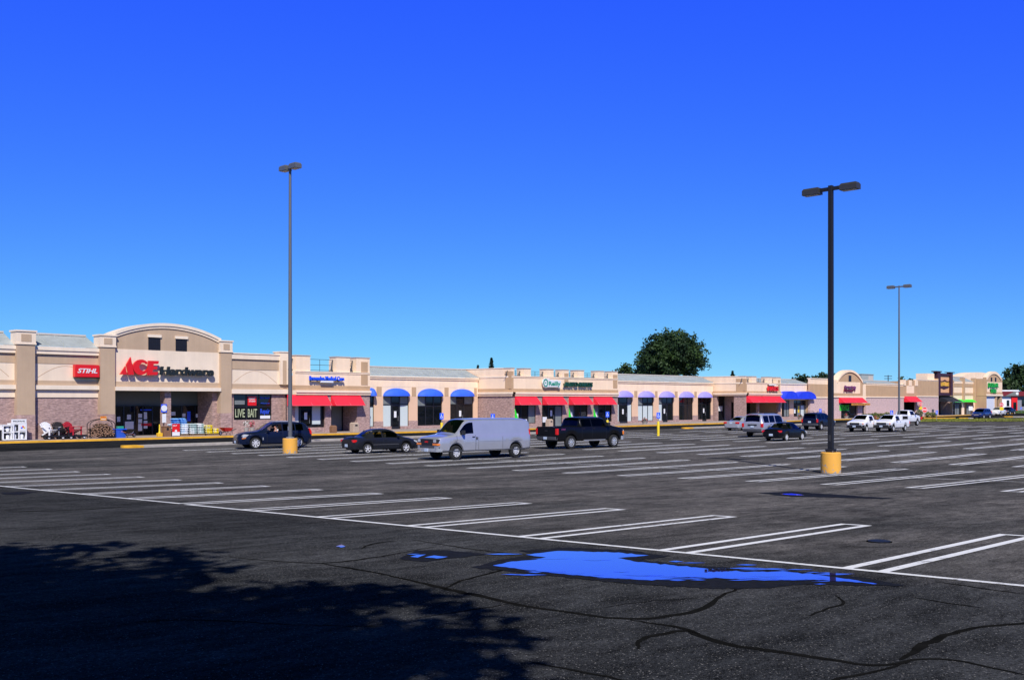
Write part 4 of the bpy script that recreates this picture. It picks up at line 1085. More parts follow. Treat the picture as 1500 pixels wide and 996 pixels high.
b.box(xo0, xo1, Y8-0.02, Y8+0.4, S.Z(1333, 581), S.Z(1333, 557), 1).box(xo0+1.2, xo1-1.2, Y8-0.05, Y8+0.4, S.Z(1333, 576), S.Z(1333, 565.2), 0)
b.build('wall', WB, t, world=True)
mansard(t, x2, S.X(1315), Y8-0.1, z_c2+0.15, S.Z(1290, 557.5), 2.2, 0.7)
# gable front
YG = Y8-0.9
SG = Sec(t, YG); gx0, gx1 = SG.X(1221), SG.X(1263.5)
ax0, ax1 = SG.X(1228.5), SG.X(1260)
zgl, zgs, zgp = SG.Z(1243, 581), SG.Z(1243, 556), SG.Z(1243, 541.8)
b = MB()
b.box(gx0, ax0+0.9, YG, YG+1.2, 0.02, zgl-0.15, 2).box(ax1-0.9, gx1, YG, YG+1.2, 0.02, zgl-0.15, 2)
b.box(gx0, gx1, YG-0.16, YG+1.2, zgl-0.15, zgl+0.1, 3).box(gx0, gx1, YG-0.04, YG+1.2, zgl+0.1, SG.Z(1243, 576), 1)
b.box(gx0, ax0, YG-0.045, YG+1.2, SG.Z(1243, 576), zgs-0.1, 0).box(ax1, gx1, YG-0.045, YG+1.2, SG.Z(1243, 576), zgs-0.1, 1)
b.box(ax0, ax1, YG-0.01, YG+1.2, SG.Z(1243, 576), SG.Z(1243, 559.5), 0)
b.prism(arch_poly(ax0-0.5, ax1+0.5, SG.Z(1243, 559.5), zgs-0.2, zgp-0.25), YG, YG+1.2, 1)
b.build('gable_front', WB, t, world=True)
b = MB(); arch_band(b, ax0-0.65, ax1+0.65, zgs-0.15, zgp, 0.38, YG-0.18, YG+1.0, 0); b.build('cornice', [M['cream']], t, world=True)
MB().box(SG.X(1243), SG.X(1247), YG-0.02, YG+0.1, SG.Z(1245, 559), SG.Z(1245, 550)).build('attic_window', M['alu'], t, world=True)
awning(t, SG.X(1228.6), SG.X(1262.3), YG, SG.Z(1243, 581.4), SG.Z(1243, 590), 1.2, 'red')
glazing(t, ax0+0.9, ax1-0.9, 0.16, zgl-0.3, YG+0.3, [0, .42, .6, 1], [0, .2, .8, 1], door=1)
body(t, x0, x3, Y8, z_l2+1.0)
# window banners
w0, w1 = SG.X(1229.5), SG.X(1243.5)
YW = YG+0.2
tag(text_mb('SERVICE', SG.X(1243.5)-SG.X(1229.5), 1.0, 0.03, 0.05, at=(SG.X(1229.5), YG-0.03, SG.Z(1236, 601.5))).build('window_banner', M['green']), 'bright green painted lettering in the left window of the gabled shop', 'banner')
q = thing('hanging_banner', 'orange and yellow sale banner hung under the gabled shop awning', 'banner', (SG.X(1236), YG-1.1, SG.Z(1245, 594)))
bx0, bx1, bz0, bz1 = SG.X(1235.5)+0.6, SG.X(1263)+0.6, SG.Z(1248, 593.6), SG.Z(1248, 590.6)
M['orange'] = mat('orange_banner', (0.75, 0.33, 0.03), 0.6, var=0.08)
MB().box(bx0, bx1, YG-1.17, YG-1.15, bz0, bz1).build('cloth', M['orange'], q, world=True)
text_mb('DEALERSHIP SALE', (bx1-bx0)*0.9, (bz1-bz0)*0.55, 0.01, 0.02, at=(bx0+(bx1-bx0)*0.05, YG-1.171, bz0+(bz1-bz0)*0.22)).build('lettering', M['maroon'], q, world=True)
q = sign('gable_sign', 'maroon two-line script sign on the round-arched gable', 'sign', YG-0.01, 1245, 570)
YS = YG-0.25
def gX(px): return FX(1220+px/12.45, YS)
def gZ(py): return FZ(1245, 540+py/12.45, YS)
M['plum'] = mat('plum_letters', (0.22, 0.05, 0.16), 0.4, var=0.08)
text_mb('Bargain', gX(385)-gX(220), gZ(308)-gZ(360), 0.1, 0.04, at=(gX(220), YS+0.1, gZ(360))).build('upper_lettering', M['plum'], q, world=True)
text_mb('Pawn', gX(375)-gX(212), gZ(358)-gZ(420), 0.14, 0.05, 0.1, at=(gX(212), YS+0.14, gZ(420))).build('lower_lettering', M['maroon'], q, world=True)
MB().prism([(gX(360), gZ(400)), (gX(395), gZ(315)), (gX(425), gZ(330)), (gX(410), gZ(415)), (gX(395), gZ(350))], YS, YS+0.1).build('emblem', M['plum'], q, world=True)
MB().box(gX(225), gX(370), YS+0.15, YG-0.012, gZ(400), gZ(375)).box(gX(230), gX(380), YS+0.11, YG-0.012, gZ(345), gZ(325)).box(gX(385), gX(400), YS+0.101, YG-0.012, gZ(390), gZ(375)).build('raceway', M['letter_grey'], q, world=True)
# doorway with red awning further along
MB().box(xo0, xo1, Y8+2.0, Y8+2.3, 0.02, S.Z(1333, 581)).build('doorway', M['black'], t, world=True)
awning(t, S.X(1324.3), S.X(1342.2), Y8, S.Z(1333, 580.5), S.Z(1333, 588.7), 1.3, 'red')
for a, c in ((1322.5, 1326.5), (1331, 1335), (1340, 1344)):
    MB().box(S.X(a), S.X(c), Y8-0.1, Y8+0.8, S.Z(1333, 565), S.Z(1333, 556.6)).build('parapet_pier', M['cream'], t, world=True)
# rooftop plant and a utility pole beyond
q = thing('rooftop_unit', 'pale grey air handling unit on the roof behind the arched gable', 'rooftop unit', (FX(1271, 92), 92, 5.6))
YU = 92; uz0 = 5.35
M['unit'] = mat('unit_paint', (0.36, 0.40, 0.36), 0.5, var=0.06)
ux0, ux1, uz1 = FX(1262.5, YU), FX(1279.5, YU), FZ(1271, 548.6, YU)
MB().box(ux0, ux1, YU, YU+3, uz0, uz1).box(ux0-0.1, ux1+0.1, YU-0.1, YU+3.1, uz1, uz1+0.12).build('casing', M['unit'], q, world=True)
g = MB()
for i in range(6): g.box(ux0+0.3, ux0+(ux1-ux0)*0.42, YU-0.04, YU-0.01, uz0+0.45+i*0.16, uz0+0.53+i*0.16)
g.build('louvre', M['steel'], q, world=True)
MB().box(ux0+(ux1-ux0)*0.55, ux1-0.3, YU-0.05, YU-0.01, uz0+0.3, uz1-0.3).build('access_panel', M['cap'], q, world=True)
dU = 330.0; ux, uy = mall(dU, (1301-750)/FL*dU)
q = thing('utility_pole', 'wooden utility pole with two crossarms far behind the shop roofs', 'utility pole', (ux, uy, 0))
zt = CAMH+(588-549.5)*dU/FL
MB().tube((0, 0, 0), (0, 0, zt), 0.2, 0.13).build('pole', M['alu'], q)
ra = Vector((SA, -CA, 0))
for z in (zt-0.3, zt-1.1):
    MB().tube(tuple(ra*-1.25+Vector((0, 0, z))), tuple(ra*1.25+Vector((0, 0, z))), 0.09).build('crossarm', M['alu'], q)

# ---------------------------------------------------------------- 9. restaurant with brown sign tower, green awnings
Y9 = 81.0
t = thing('restaurant_front', 'shop front with two bright green awnings and one black awning, beside the sign tower', 'store', (FX(1400, Y9), Y9, 0)); RES = t
S = Sec(t, Y9)
x0, x1, x2 = FX(1373.7, Y8)+0.01, S.X(1397), S.X(1428)
zb9 = S.Z(1385, 580)
b = MB()
b.box(x0, x0+0.4, Y8+0.01, Y9, 0.02, zb9, 2).box(x0, S.X(1397), Y9, Y9+0.4, zb9, S.Z(1385, 556), 1).box(x0, x0+0.4, Y8+0.01, Y9, zb9, S.Z(1385, 556), 1)
b.box(x0-3.5, x0, Y8+0.7, Y8+3, FZ(1370, 557, Y8), FZ(1370, 547, Y8), 0)
z5, z6, z7, z8, z9 = S.Z(1410, 585), S.Z(1410, 577), S.Z(1410, 567), S.Z(1410, 562), S.Z(1410, 559)
b.box(x1, x2, Y9-0.01, Y9+0.4, z5-0.3, z6-0.3, 0).box(x1, x2, Y9-0.06, Y9+0.4, z6-0.3, z6+0.25, 1).box(x1, x2, Y9-0.01, Y9+0.4, z6+0.25, z7, 0).box(x1, x2, Y9-0.06, Y9+0.4, z7, z8, 1).box(x1, x2, Y9-0.1, Y9+0.4, z8, z9, 0)
op = [(1395.3, 1409), (1412.5, 1425.3)]
cur = x1-0.5
for a, c in op:
    b.box(cur, S.X(a), Y9, Y9+0.4, 0.02, z5-0.3, 0); cur = S.X(c)
b.box(cur, x2, Y9, Y9+0.4, 0.02, z5-0.3, 0)
b.build('wall', WB, t, world=True)
for a in (1409.5, 1425.5): MB().box(S.X(a)-0.1, S.X(a)+0.75, Y9-0.35, Y9+0.5, z5-0.3, S.Z(1410, 553)).build('pilaster', M['tan'], t, world=True)
for a, c in op: glazing(t, S.X(a), S.X(c), 0.16, z5-0.3, Y9+0.14, [0, .3, .5, .75, 1], [0, .75, 1], dims=((2, 0), (1, 0)))
awning(t, S.X(1397.2)-1.0, S.X(1411)-1.1, Y9, S.Z(1410, 585), S.Z(1410, 589), 1.0, 'green')
awning(t, S.X(1411.5)-1.0, S.X(1427.5)-1.1, Y9, S.Z(1410, 585), S.Z(1410, 589), 1.0, 'green')
awning(t, S.X(1374.6), S.X(1393.5), Y9, zb9-0.05, S.Z(1385, 588.5), 2.5, 'navy')
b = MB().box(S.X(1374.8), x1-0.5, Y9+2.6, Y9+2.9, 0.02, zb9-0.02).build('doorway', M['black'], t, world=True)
MB().box(x1-0.5, x1-0.2, Y9+0.41, Y9+2.6, 0.02, zb9-0.02).build('entrance_side_wall', M['brick2'], t, world=True)
mansard(t, x1, S.X(1409.4), Y9-0.1, z9+0.02, S.Z(1403, 551.5), 2.2, 0.8); mansard(t, S.X(1409.6)+0.7, S.X(1425.3), Y9-0.1, z9+0.02, S.Z(1418, 552.3), 2.2, 0.8)
body(t, x0+0.3, x2, Y9, z9-0.2)
q = sign('sign_tower', 'tall dark brown framed sign with orange curved lettering above the black awning', 'sign', Y9-0.1, 1385, 580)
M['brown'] = mat('brown_timber', (0.055, 0.014, 0.016), 0.5, var=0.15)
M['amber'] = mat('amber_panel', (0.78, 0.42, 0.20), 0.6, var=0.05)
M['gold'] = mat('gold_letters', (0.72, 0.42, 0.03), 0.5, var=0.08)
YS = Y9-0.9
def tX(px): return FX(1365+px/12.45, YS)
def tZ(py): return FZ(1385, 535+py/12.45, YS)
b = MB().box(tX(105), tX(162), YS, Y9-0.05, tZ(550), tZ(130)).box(tX(345), tX(385), YS, Y9-0.05, tZ(550), tZ(130)).box(tX(162), tX(345), YS+0.1, Y9-0.05, tZ(190), tZ(150)).box(tX(162), tX(345), YS+0.1, Y9-0.05, tZ(548), tZ(500))
b.box(tX(80), tX(172), YS-0.15, Y9+0.1, tZ(130), tZ(112)).box(tX(318), tX(405), YS-0.15, Y9+0.1, tZ(130), tZ(118))
b.build('frame', M['brown'], q, world=True)
MB().box(tX(162)+0.005, tX(345)-0.005, YS+0.35, Y9-0.06, tZ(498), tZ(192)).build('panel', M['amber'], q, world=True)
rib = [(163, 275), (205, 290), (230, 280), (262, 262), (290, 282), (318, 290), (340, 280), (340, 300), (318, 310), (262, 285), (205, 312), (163, 300)]
rib2 = [(165, 400), (200, 390), (245, 372), (300, 385), (338, 380), (330, 405), (290, 420), (245, 435), (205, 418), (168, 415)]
MB().prism([(tX(x), tZ(y)) for x, y in rib], YS+0.24, YS+0.34).prism([(tX(x), tZ(y)) for x, y in rib2], YS+0.24, YS+0.34).build('ribbon', M['brown'], q, world=True)
text_mb('GRILLE', tX(335)-tX(168), tZ(305)-tZ(380), 0.1, 0.05, at=(tX(168), YS+0.34, tZ(380))).build('lettering', M['gold'], q, world=True)

# ---------------------------------------------------------------- 10. dollar store
Y10 = 78.6
t = thing('dollar_store', 'tan store with round gable, green lettering and white shutter at the far end', 'store', (FX(1444.5, Y10), Y10, 0)); DOL = t
S = Sec(t, Y10)
x0, x1 = S.X(1444.3), S.X(1468)
za, zbm, zar, zpk = S.Z(1456, 572), S.Z(1456, 559.5), S.Z(1456, 553), S.Z(1456, 544)
zop = S.Z(1456, 580)
sx0, sx1 = S.X(1445.3), S.X(1459)
b = MB()
b.box(x0, sx0, Y10, Y10+0.6, 0.02, zop, 1).box(sx1, sx1+0.8, Y10, Y10+0.6, 0.02, zop, 1).box(x1-1.2, x1, Y10, Y10+0.6, 0.02, zop, 1)
b.box(x0, x1, Y10-0.2, Y10+0.6, zop, zop+0.4, 3).box(x0, x1, Y10-0.05, Y10+0.6, zop+0.4, zop+0.9, 1).box(x0, x1, Y10-0.01, Y10+0.6, zop+0.9, zbm, 0).box(x0, x1, Y10-0.03, Y10+0.6, zbm, zar, 1)
b.prism(arch_poly(x0+0.25, x1-1.15, zar, zar+0.02, zpk-0.05), Y10-0.02, Y10+0.6, 1)
b.build('gable_front', WB, t, world=True)
b = MB(); arch_band(b, x0+0.2, x1-1.1, zar+0.0, zpk, 0.6, Y10-0.2, Y10+0.7, 0); b.build('cornice', [M['cream']], t, world=True)
for a in (1451, 1457): MB().box(S.X(a), S.X(a+2.2), Y10-0.06, Y10-0.01, S.Z(1456, 559), S.Z(1456, 553)).build('attic_window', M['black'], t, world=True)
M['shutter'] = mat('white_shutter', (0.70, 0.72, 0.76), 0.5, var=0.05, stretch=(1, 1, 30), scale=2)
MB().box(sx0, sx1, Y10+0.3, Y10+0.4, 0.02, zop).build('shutter', M['shutter'], t, world=True)
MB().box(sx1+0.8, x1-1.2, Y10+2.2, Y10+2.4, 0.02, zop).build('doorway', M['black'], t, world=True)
yy1 = Y9+0.3
b = MB().box(x0-0.003, x0+0.5, Y10+0.62, Y10+2.4, 0.02, zop, 1).box(x0-0.003, x0+0.5, Y10+2.4, yy1+2, zop, S.Z(1456, 560), 0).box(x0-0.05, x0+0.5, Y10-0.06, Y10+2.4, zop+0.003, S.Z(1456, 555), 1)
b.build('return_wall', WB, t, world=True)
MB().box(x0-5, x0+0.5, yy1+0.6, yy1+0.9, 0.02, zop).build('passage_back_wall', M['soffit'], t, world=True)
b = MB(); YV = Y9+7
b.prism(arch_poly(FX(1409, YV), FX(1462, YV), 4.0, FZ(1440, 553, YV), FZ(1440, 545.5, YV)), YV, YV+3, 0)
b.build('vaulted_roof', [M['cream']], t, world=True)
body(t, x0+0.5, x1, Y10, zbm)
q = sign('dollar_store_sign', 'green two-line DOLLAR TREE lettering under the far round gable', 'sign', Y10-0.01, 1455, 570)
YS = Y10-0.3
def dX(px): return FX(1365+px/12.45, YS)
def dZ(py): return FZ(1455, 535+py/12.45, YS)
text_mb('DOLLAR', dX(1222)-dX(1038), dZ(322)-dZ(405), 0.15, 0.05, at=(dX(1038), YS+0.15, dZ(405))).build('upper_lettering', M['sign_green'], q, world=True)
text_mb('TREE', dX(1185)-dX(1075), dZ(430)-dZ(505), 0.15, 0.05, at=(dX(1075), YS+0.15, dZ(505))).build('lower_lettering', M['sign_green'], q, world=True)
MB().box(dX(1050), dX(1210), YS+0.16, Y10-0.012, dZ(375), dZ(355)).box(dX(1085), dX(1175), YS+0.16, Y10-0.012, dZ(475), dZ(460)).build('raceway', M['letter_grey'], q, world=True)

# ---------------------------------------------------------------- 11. red fast food restaurant beyond
Y11 = 90.0
def at_depth(px, d): return mall(d, (px-750)/FL*d)
dR = 330.0
ox, oy = at_depth(1468, dR)
t = thing('fast_food_restaurant', 'low red roofed restaurant with white and grey walls at right edge', 'restaurant', (ox, oy, 0), A-R(90)); FF = t
sc_ = dR/FL
def lx(px): return (px-1468)*sc_
def lz(py): return CAMH+(588-py)*sc_
M['dark_red'] = mat('dark_red_roof', (0.17, 0.008, 0.014), 0.5, var=0.1)
M['greywall'] = mat('grey_wall', (0.22, 0.23, 0.26), 0.8, var=0.06)
MB().box(lx(1466), lx(1490), 0, 16, 0, lz(580), 0).box(lx(1490), lx(1540), 0.4, 16, 0, lz(580), 1).build('wall', [M['white'], M['greywall']], t)
MB().box(lx(1464), lx(1542), -1.0, 16.5, lz(580), lz(573.3), 0).box(lx(1464), lx(1490), -1.1, 1.0, lz(573.2), lz(571.2), 1).build('roof', [M['dark_red'], M['white']], t)
MB().prism([(lx(1470), lz(579.9)), (lx(1490), lz(579.9)), (lx(1490), lz(573.4)), (lx(1484), lz(573.4))], -1.06, -1.0).build('grey_fascia', M['soffit'], t)
MB().lathe([(0.45, 0), (0.45, -0.05), (0, -0.06)], c=(lx(1487.5), -1.07, lz(576.5)), axis='y').build('emblem', M['paper'], t)
MB().box(lx(1481), lx(1489.5), -0.4, 0, 0, lz(580.1)).build('red_portal', M['sign_red'], t)
MB().box(lx(1483.3), lx(1488), -0.45, -0.4, 0, lz(589)).build('door', M['glass'], t)
MB().box(lx(1474.5), lx(1478.5), -0.05, 0, lz(595), lz(586)).build('window', M['glass'], t)
MB().box(lx(1497.5), lx(1503), 0.3, 0.4, lz(595), lz(584)).build('window', M['glass'], t)
# ================================================================ VEHICLES
def paint(name, col, metal=0.0, rough=0.35, coat=0.8):
    dark = max(col) < 0.05
    return mat(name, col, rough, metal, var=0.05, scale=1.5, coat=0.12 if dark else coat, spec=0.2 if dark else 0.5)
M['p_navy'] = paint('navy_car_paint', (0.006, 0.011, 0.032), 0.2, 0.3)
M['p_grey'] = paint('charcoal_car_paint', (0.018, 0.020, 0.026), 0.3, 0.32)
M['p_silver'] = paint('silver_car_paint', (0.40, 0.41, 0.44), 0.35, 0.35)
M['p_vansilver'] = paint('van_silver_paint', (0.40, 0.41, 0.455), 0.4, 0.3, 1.0)
M['p_black'] = paint('black_car_paint', (0.004, 0.004, 0.005), 0.0, 0.3)
M['p_white'] = paint('white_car_paint', (0.80, 0.80, 0.80), 0.0, 0.4)
M['p_blue'] = paint('blue_car_paint', (0.012, 0.03, 0.15), 0.3, 0.3)
M['tyre'] = mat('tyre_rubber', (0.012, 0.012, 0.012), 0.85, var=0.2, scale=10)
M['rim'] = mat('alloy_rim', (0.66, 0.66, 0.67), 0.35, 0.25, var=0.08)
M['chrome'] = mat('chrome', (0.75, 0.76, 0.78), 0.18, 0.7, var=0.05)
M['plastic'] = mat('black_trim', (0.012, 0.012, 0.013), 0.6, var=0.15)
M['greytrim'] = mat('grey_bumper', (0.05, 0.052, 0.058), 0.6, var=0.12)
M['tail'] = mat('red_lens', (0.62, 0.012, 0.012), 0.2, var=0.15, scale=8)
M['amber_lens'] = mat('amber_lens', (0.75, 0.20, 0.02), 0.2, var=0.12, scale=8)
M['head'] = mat('clear_lens', (0.62, 0.64, 0.66), 0.15, 0.3, var=0.2, scale=12)
M['cabin'] = mat('dark_upholstery', (0.02, 0.02, 0.022), 0.8, var=0.2)
M['cabin_tan'] = mat('tan_upholstery', (0.10, 0.09, 0.08), 0.8, var=0.2)
M['plate'] = mat('number_plate', (0.50, 0.58, 0.68), 0.5, var=0.1, scale=14)
glass_mat('clear_car_glass', (0.45, 0.47, 0.46), 1.35)
glass_mat('tinted_car_glass', (0.05, 0.055, 0.06), 1.3)
M['g_clear'] = MATS['clear_car_glass']; M['g_tint'] = MATS['tinted_car_glass']

def interp(tab):
    """monotone cubic through (x, v) points"""
    n = len(tab); xs = [p[0] for p in tab]; ys = [p[1] for p in tab]
    d = [(ys[i+1]-ys[i])/max(1e-6, xs[i+1]-xs[i]) for i in range(n-1)]
    m = [d[0]] + [0 if d[i-1]*d[i] <= 0 else 2*d[i-1]*d[i]/(d[i-1]+d[i]) for i in range(1, n-1)] + [d[-1]] if n > 2 else [d[0], d[0]]
    def f(x):
        if x <= xs[0]: return ys[0]
        if x >= xs[-1]: return ys[-1]
        i = 0
        while x > xs[i+1]: i += 1
        h = xs[i+1]-xs[i]
        if h < 1e-6: return ys[i+1]
        t = (x-xs[i])/h
        return ys[i]*(2*t**3-3*t*t+1) + h*m[i]*(t**3-2*t*t+t) + ys[i+1]*(-2*t**3+3*t*t) + h*m[i+1]*(t**3-t*t)
    return f

def wheel(car, x, y, r, w, side, spokes=6, rimr=0.68, rimmat='rim', hub=True):
    t = MB()
    h = w/2
    t.lathe([(r*rimr, -h), (r*0.93, -h), (r*0.985, -h*0.8), (r, -h*0.4), (r, h*0.4), (r*0.985, h*0.8), (r*0.93, h), (r*rimr, h), (r*rimr, h*0.5), (r*rimr, -h*0.5)], n=28, axis='y', closed=True)
    o = t.build('wheel', M['tyre'], car, smooth=35)
    o.location = (x, y, r)
    b = MB(); s = side
    rr = r*rimr
    yo = h*0.92*s
    b.lathe([(rr*1.0, yo), (rr*0.9, yo), (rr*0.86, yo-0.03*s), (rr*1.0, yo-0.03*s)], n=28, axis='y', mi=0, closed=True)
    b.lathe([(rr*0.99, yo-0.075*s), (0.001, yo-0.075*s)], n=20, axis='y', mi=1)
    for k in range(spokes):
        a = 2*math.pi*k/spokes+0.3
        ca, sa = math.cos(a), math.sin(a); px, pz = -sa, ca
        w0, w1 = rr*0.17, rr*0.13
        y0, y1 = yo-0.012*s, yo-0.05*s
        P = []
        for (rad, ww) in ((rr*0.15, w0), (rr*0.92, w1)):
            for sg in (-1, 1):
                for yy in (y0, y1): P.append((ca*rad+px*ww*sg, yy, sa*rad+pz*ww*sg))
        b.add(P, [(0, 2, 6, 4), (1, 5, 7, 3), (0, 4, 5, 1), (2, 3, 7, 6), (4, 6, 7, 5), (0, 1, 3, 2)], 0)
    b.lathe([(rr*0.24, yo-0.05*s), (rr*0.24, yo-0.005*s), (0.001, yo-0.0*s)], n=14, axis='y', mi=0)
    b.build('rim', [M[rimmat], M['black']], o, smooth=35)
    return o

def car_body(t, S, paintm, g_side='g_clear', g_screen='g_clear'):
    """lofts body, glazing and doors from side-view curves. x: 0 = tail, L = nose"""
    L = S['L']; zt, zs, zb, w, wt = [interp(S[k]) for k in ('zt', 'zs', 'zb', 'w', 'wt')]
    ex, sd = S['arch'], S.get('archr', 0.39)
    doors = S.get('doors', []); wins = S.get('wins', []); scr = S.get('screens', []); floor = S.get('bed')
    xs = set()
    for k in ('zt', 'zs', 'zb', 'w', 'wt'): xs |= {p[0] for p in S[k]}
    n = int(L/0.11)
    xs |= {L*i/n for i in range(n+1)}
    for xc in ex:
        for i in range(13):
            xs.add(xc - sd*math.cos(math.pi*i/12))
        xs |= {xc-sd-0.003, xc+sd+0.003}
    for a, c in wins: xs |= {a, c}
    for a, c in scr: xs |= {a, c}
    gapx = sorted({v for d in doors for v in d})
    for g in gapx: xs |= {g-0.011, g+0.011}
    if floor: xs |= {floor[0], floor[0]+0.002, floor[1], floor[1]-0.002}
    xs = sorted(x for x in xs if 0 <= x <= L)
    out = [xs[0]]
    keep = set(gapx)
    for x in xs[1:]:
        if x-out[-1] > 0.0012: out.append(x)
    xs = out
    rake = S.get('wz', (0.08, 0.9))
    def ring(x):
        W, Z0, ZS, ZT, WT = w(x), zb(x), zs(x), zt(x), wt(x)
        for xc in ex:
            if abs(x-xc) < sd:
                Z0 = max(Z0, S.get('wheelr', 0.32) + math.sqrt(sd*sd-(x-xc)**2))
        Z0 = min(Z0, ZS-0.1); ZT = max(ZT, ZS+0.012)
        h = ZS-Z0
        cr = S.get('crown', 0.03)
        P = [(W*0.90, Z0), (W*0.975, Z0+min(0.07, h*0.25)), (W, Z0+h*0.5), (W*0.992, ZS-min(0.10, h*0.25)), (W*0.955, ZS)]
        y4, z4 = P[4]; y7, z7 = WT, ZT-min(0.06, (ZT-ZS)*0.3)
        for f in rake: P.append((y4+(y7-y4)*f, z4+(z7-z4)*f))
        P += [(y7, z7), (WT-min(0.12, WT*0.2), ZT), (WT*0.45, ZT+cr*0.8), (0, ZT+cr)]
        if floor and floor[0] < x < floor[1]:
            zf = floor[2]; wi = W*0.955-0.07
            P = P[:5] + [(W*0.955-0.02, ZS+0.012), (W*0.955-0.05, ZS+0.012), (wi, ZS), (wi, zf), (wi*0.45, zf), (0, zf)]
        return P
    rings = [ring(x) for x in xs]
    K = len(rings[0])
    body = MB(); parts = {}
    def vid(i, k, s): return (xs[i], s*rings[i][k][0], rings[i][k][1])
    def dest(i, k):
        xm = (xs[i]+xs[i+1])/2
        if k == 5:
            for q, (a, c) in enumerate(wins):
                if a < xm < c: return ('win', q)
        if k in (8, 9):
            for q, (a, c) in enumerate(scr):
                if a < xm < c: return ('scr', q)
        if k <= 3:
            for g in gapx:
                if abs(xm-g) < 0.011: return 'gap'
            for q, (a, c) in enumerate(doors):
                if a < xm < c and k >= 1: return ('door', q)
        return 'body'
    acc = {}
    for i in range(len(xs)-1):
        for k in range(K-1):
            for s in (1, -1):
                key = dest(i, k)
                kk = key if key in ('body', 'gap') else key+(s,) if key[0] != 'scr' else key
                a = acc.setdefault(kk, {'v': {}, 'f': []})
                idx = []
                for (ii, k2) in ((i, k), (i+1, k), (i+1, k+1), (i, k+1)):
                    ky = (ii, k2, s if rings[ii][k2][0] > 1e-6 else 1)
                    if ky not in a['v']: a['v'][ky] = len(a['v'])
                    idx.append(a['v'][ky])
                if s == 1: idx = idx[::-1]
                if len(set(idx)) >= 3: a['f'].append(list(dict.fromkeys(idx)))
    def mbof(a):
        m = MB(); m.v = [vid(*k) for k in a['v']]; m.f = a['f']; m.m = [0]*len(m.f); return m
    mb = mbof(acc['body'])
    if 'gap' in acc:
        g = mbof(acc['gap']); mb.add(g.v, g.f, 1)
    for i, flip in ((0, False), (len(xs)-1, True)):     # close tail and nose
        R_ = rings[i]
        poly = [(xs[i], y, z) for y, z in R_] + [(xs[i], -y, z) for y, z in R_[-2::-1]]
        f = list(range(len(poly)));
        mb.add(poly, [f if not flip else f[::-1]], 0)
    bo = mb.build('body', [M[paintm], M['black'], M['plastic']], t, smooth=38)
    if floor:
        MB().box(floor[0]+0.01, floor[1]-0.01, -w(1.0)*0.955+0.09, w(1.0)*0.955-0.09, floor[2]+0.003, floor[2]+0.02).build('bed_liner', M['plastic'], t)
    for kk, a in acc.items():
        if kk in ('body', 'gap'): continue
        m = mbof(a)
        if kk[0] == 'win':
            if (kk[1], kk[2]) in S.get('open', ()): continue
            m.build('side_window', M[S.get('wing', {}).get(kk[1], g_side)], t, smooth=38)
        elif kk[0] == 'scr': m.build('windscreen' if kk[1] == 0 else 'rear_window', M[S.get('scrg', {}).get(kk[1], g_screen)], t, smooth=38)
        elif kk[0] == 'door':
            d = m.build('door', [M[paintm]], t, smooth=38)
            s = kk[2]; q = doors[kk[1]]; hx = q[0]+0.14; hz = zs(hx)-0.10
            wy = w(hx)
            MB().box(hx-0.07, hx+0.09, s*(wy-0.02), s*(wy+0.02), hz-0.022, hz+0.022).build('handle', M[S.get('handle', 'plastic')], d)
    # dark underbody and cabin floor
    wmin = w(L/2)
    b = MB().box(0.25, L-0.3, -wmin+0.30, wmin-0.30, S.get('under', 0.24), min(zs(L/2), zs(L*0.8))-0.22)
    x0c, x1c = S['cab']
    b.build('underbody', M['plastic'], t)
    zc = zs((x0c+x1c)/2)-0.16
    MB().box(x0c, x1c, -wmin+0.12, wmin-0.12, zc-0.05, zc).build('cabin_floor', M['cabin'], t)
    for sx in S.get('seats', []):
        for sy in (-0.38, 0.38):
            zr = zs(sx)
            MB().box(sx-0.05, sx+0.09, sy-0.23, sy+0.23, zc+0.003, zr+0.20).box(sx-0.06, sx+0.05, sy-0.12, sy+0.12, zr+0.24, zr+0.42).build('seat', M[S.get('seatm', 'cabin_tan')], t, bevel=0.03)
    return zt, zs, zb, w, wt

def lamp(t, name, m, x0, x1, y0, y1, z0, z1):
    for s in (1, -1):
        MB().box(x0, x1, s*y0, s*y1, z0, z1).build(name, M[m], t, bevel=0.012)
def mirror(t, x, y, z, m, big=1.0):
    for s in (1, -1):
        MB().box(x-0.05, x+0.09*big, s*(y-0.02), s*(y+0.17*big), z, z+0.14*big).build('mirror', M[m], t, bevel=0.02)
def number_plate(t, x, z, d=1):
    MB().box(x-0.008, x+0.008, -0.155, 0.155, z-0.08, z+0.08).build('number_plate', M['plate'], t)
def bumper(t, x, w, z0, z1, m, d, dep=0.16, wrap=0.45):
    """d=+1 nose, -1 tail; wraps round the corners"""
    pts = [(x-d*wrap, w), (x-d*0.12, w*0.985), (x-d*0.02, w*0.86), (x+d*0.03, w*0.5), (x+d*0.04, 0)]
    pts += [(px, -py) for px, py in pts[-2::-1]]
    inner = [(px-d*dep if abs(py) < w*0.9 else px, py*0.9) for px, py in pts[::-1]]
    b = MB()
    P = pts; n = len(P)
    for (a, c), (e, f) in zip(zip(P, P[1:]), zip(inner[::-1], inner[::-1][1:])):
        b.plate([a, c, f, e], z0, z1)
    return b.build('bumper', M[m], t, smooth=50)

def place(kind, label, cat, front_rear_px, name=None, group=None, head=None):
    """near-side wheel contacts sighted in the survey give position and heading"""
    pass

def vehicle(name, label, cat, x, y, heading, L, group=None):
    return thing(name, label, cat, (x, y, gzxy(x, y)), heading, group)

def near_wheel_pose(S, which, px, py, heading, near):
    """origin of a vehicle whose near-side wheel (station x=which) touches the ground at sighting px,py"""
    gx, gy = G(px, py); wy = S['wheely']*near
    c, s = math.cos(heading), math.sin(heading)
    lx, ly = which, wy
    return gx-(c*lx-s*ly), gy-(s*lx+c*ly)

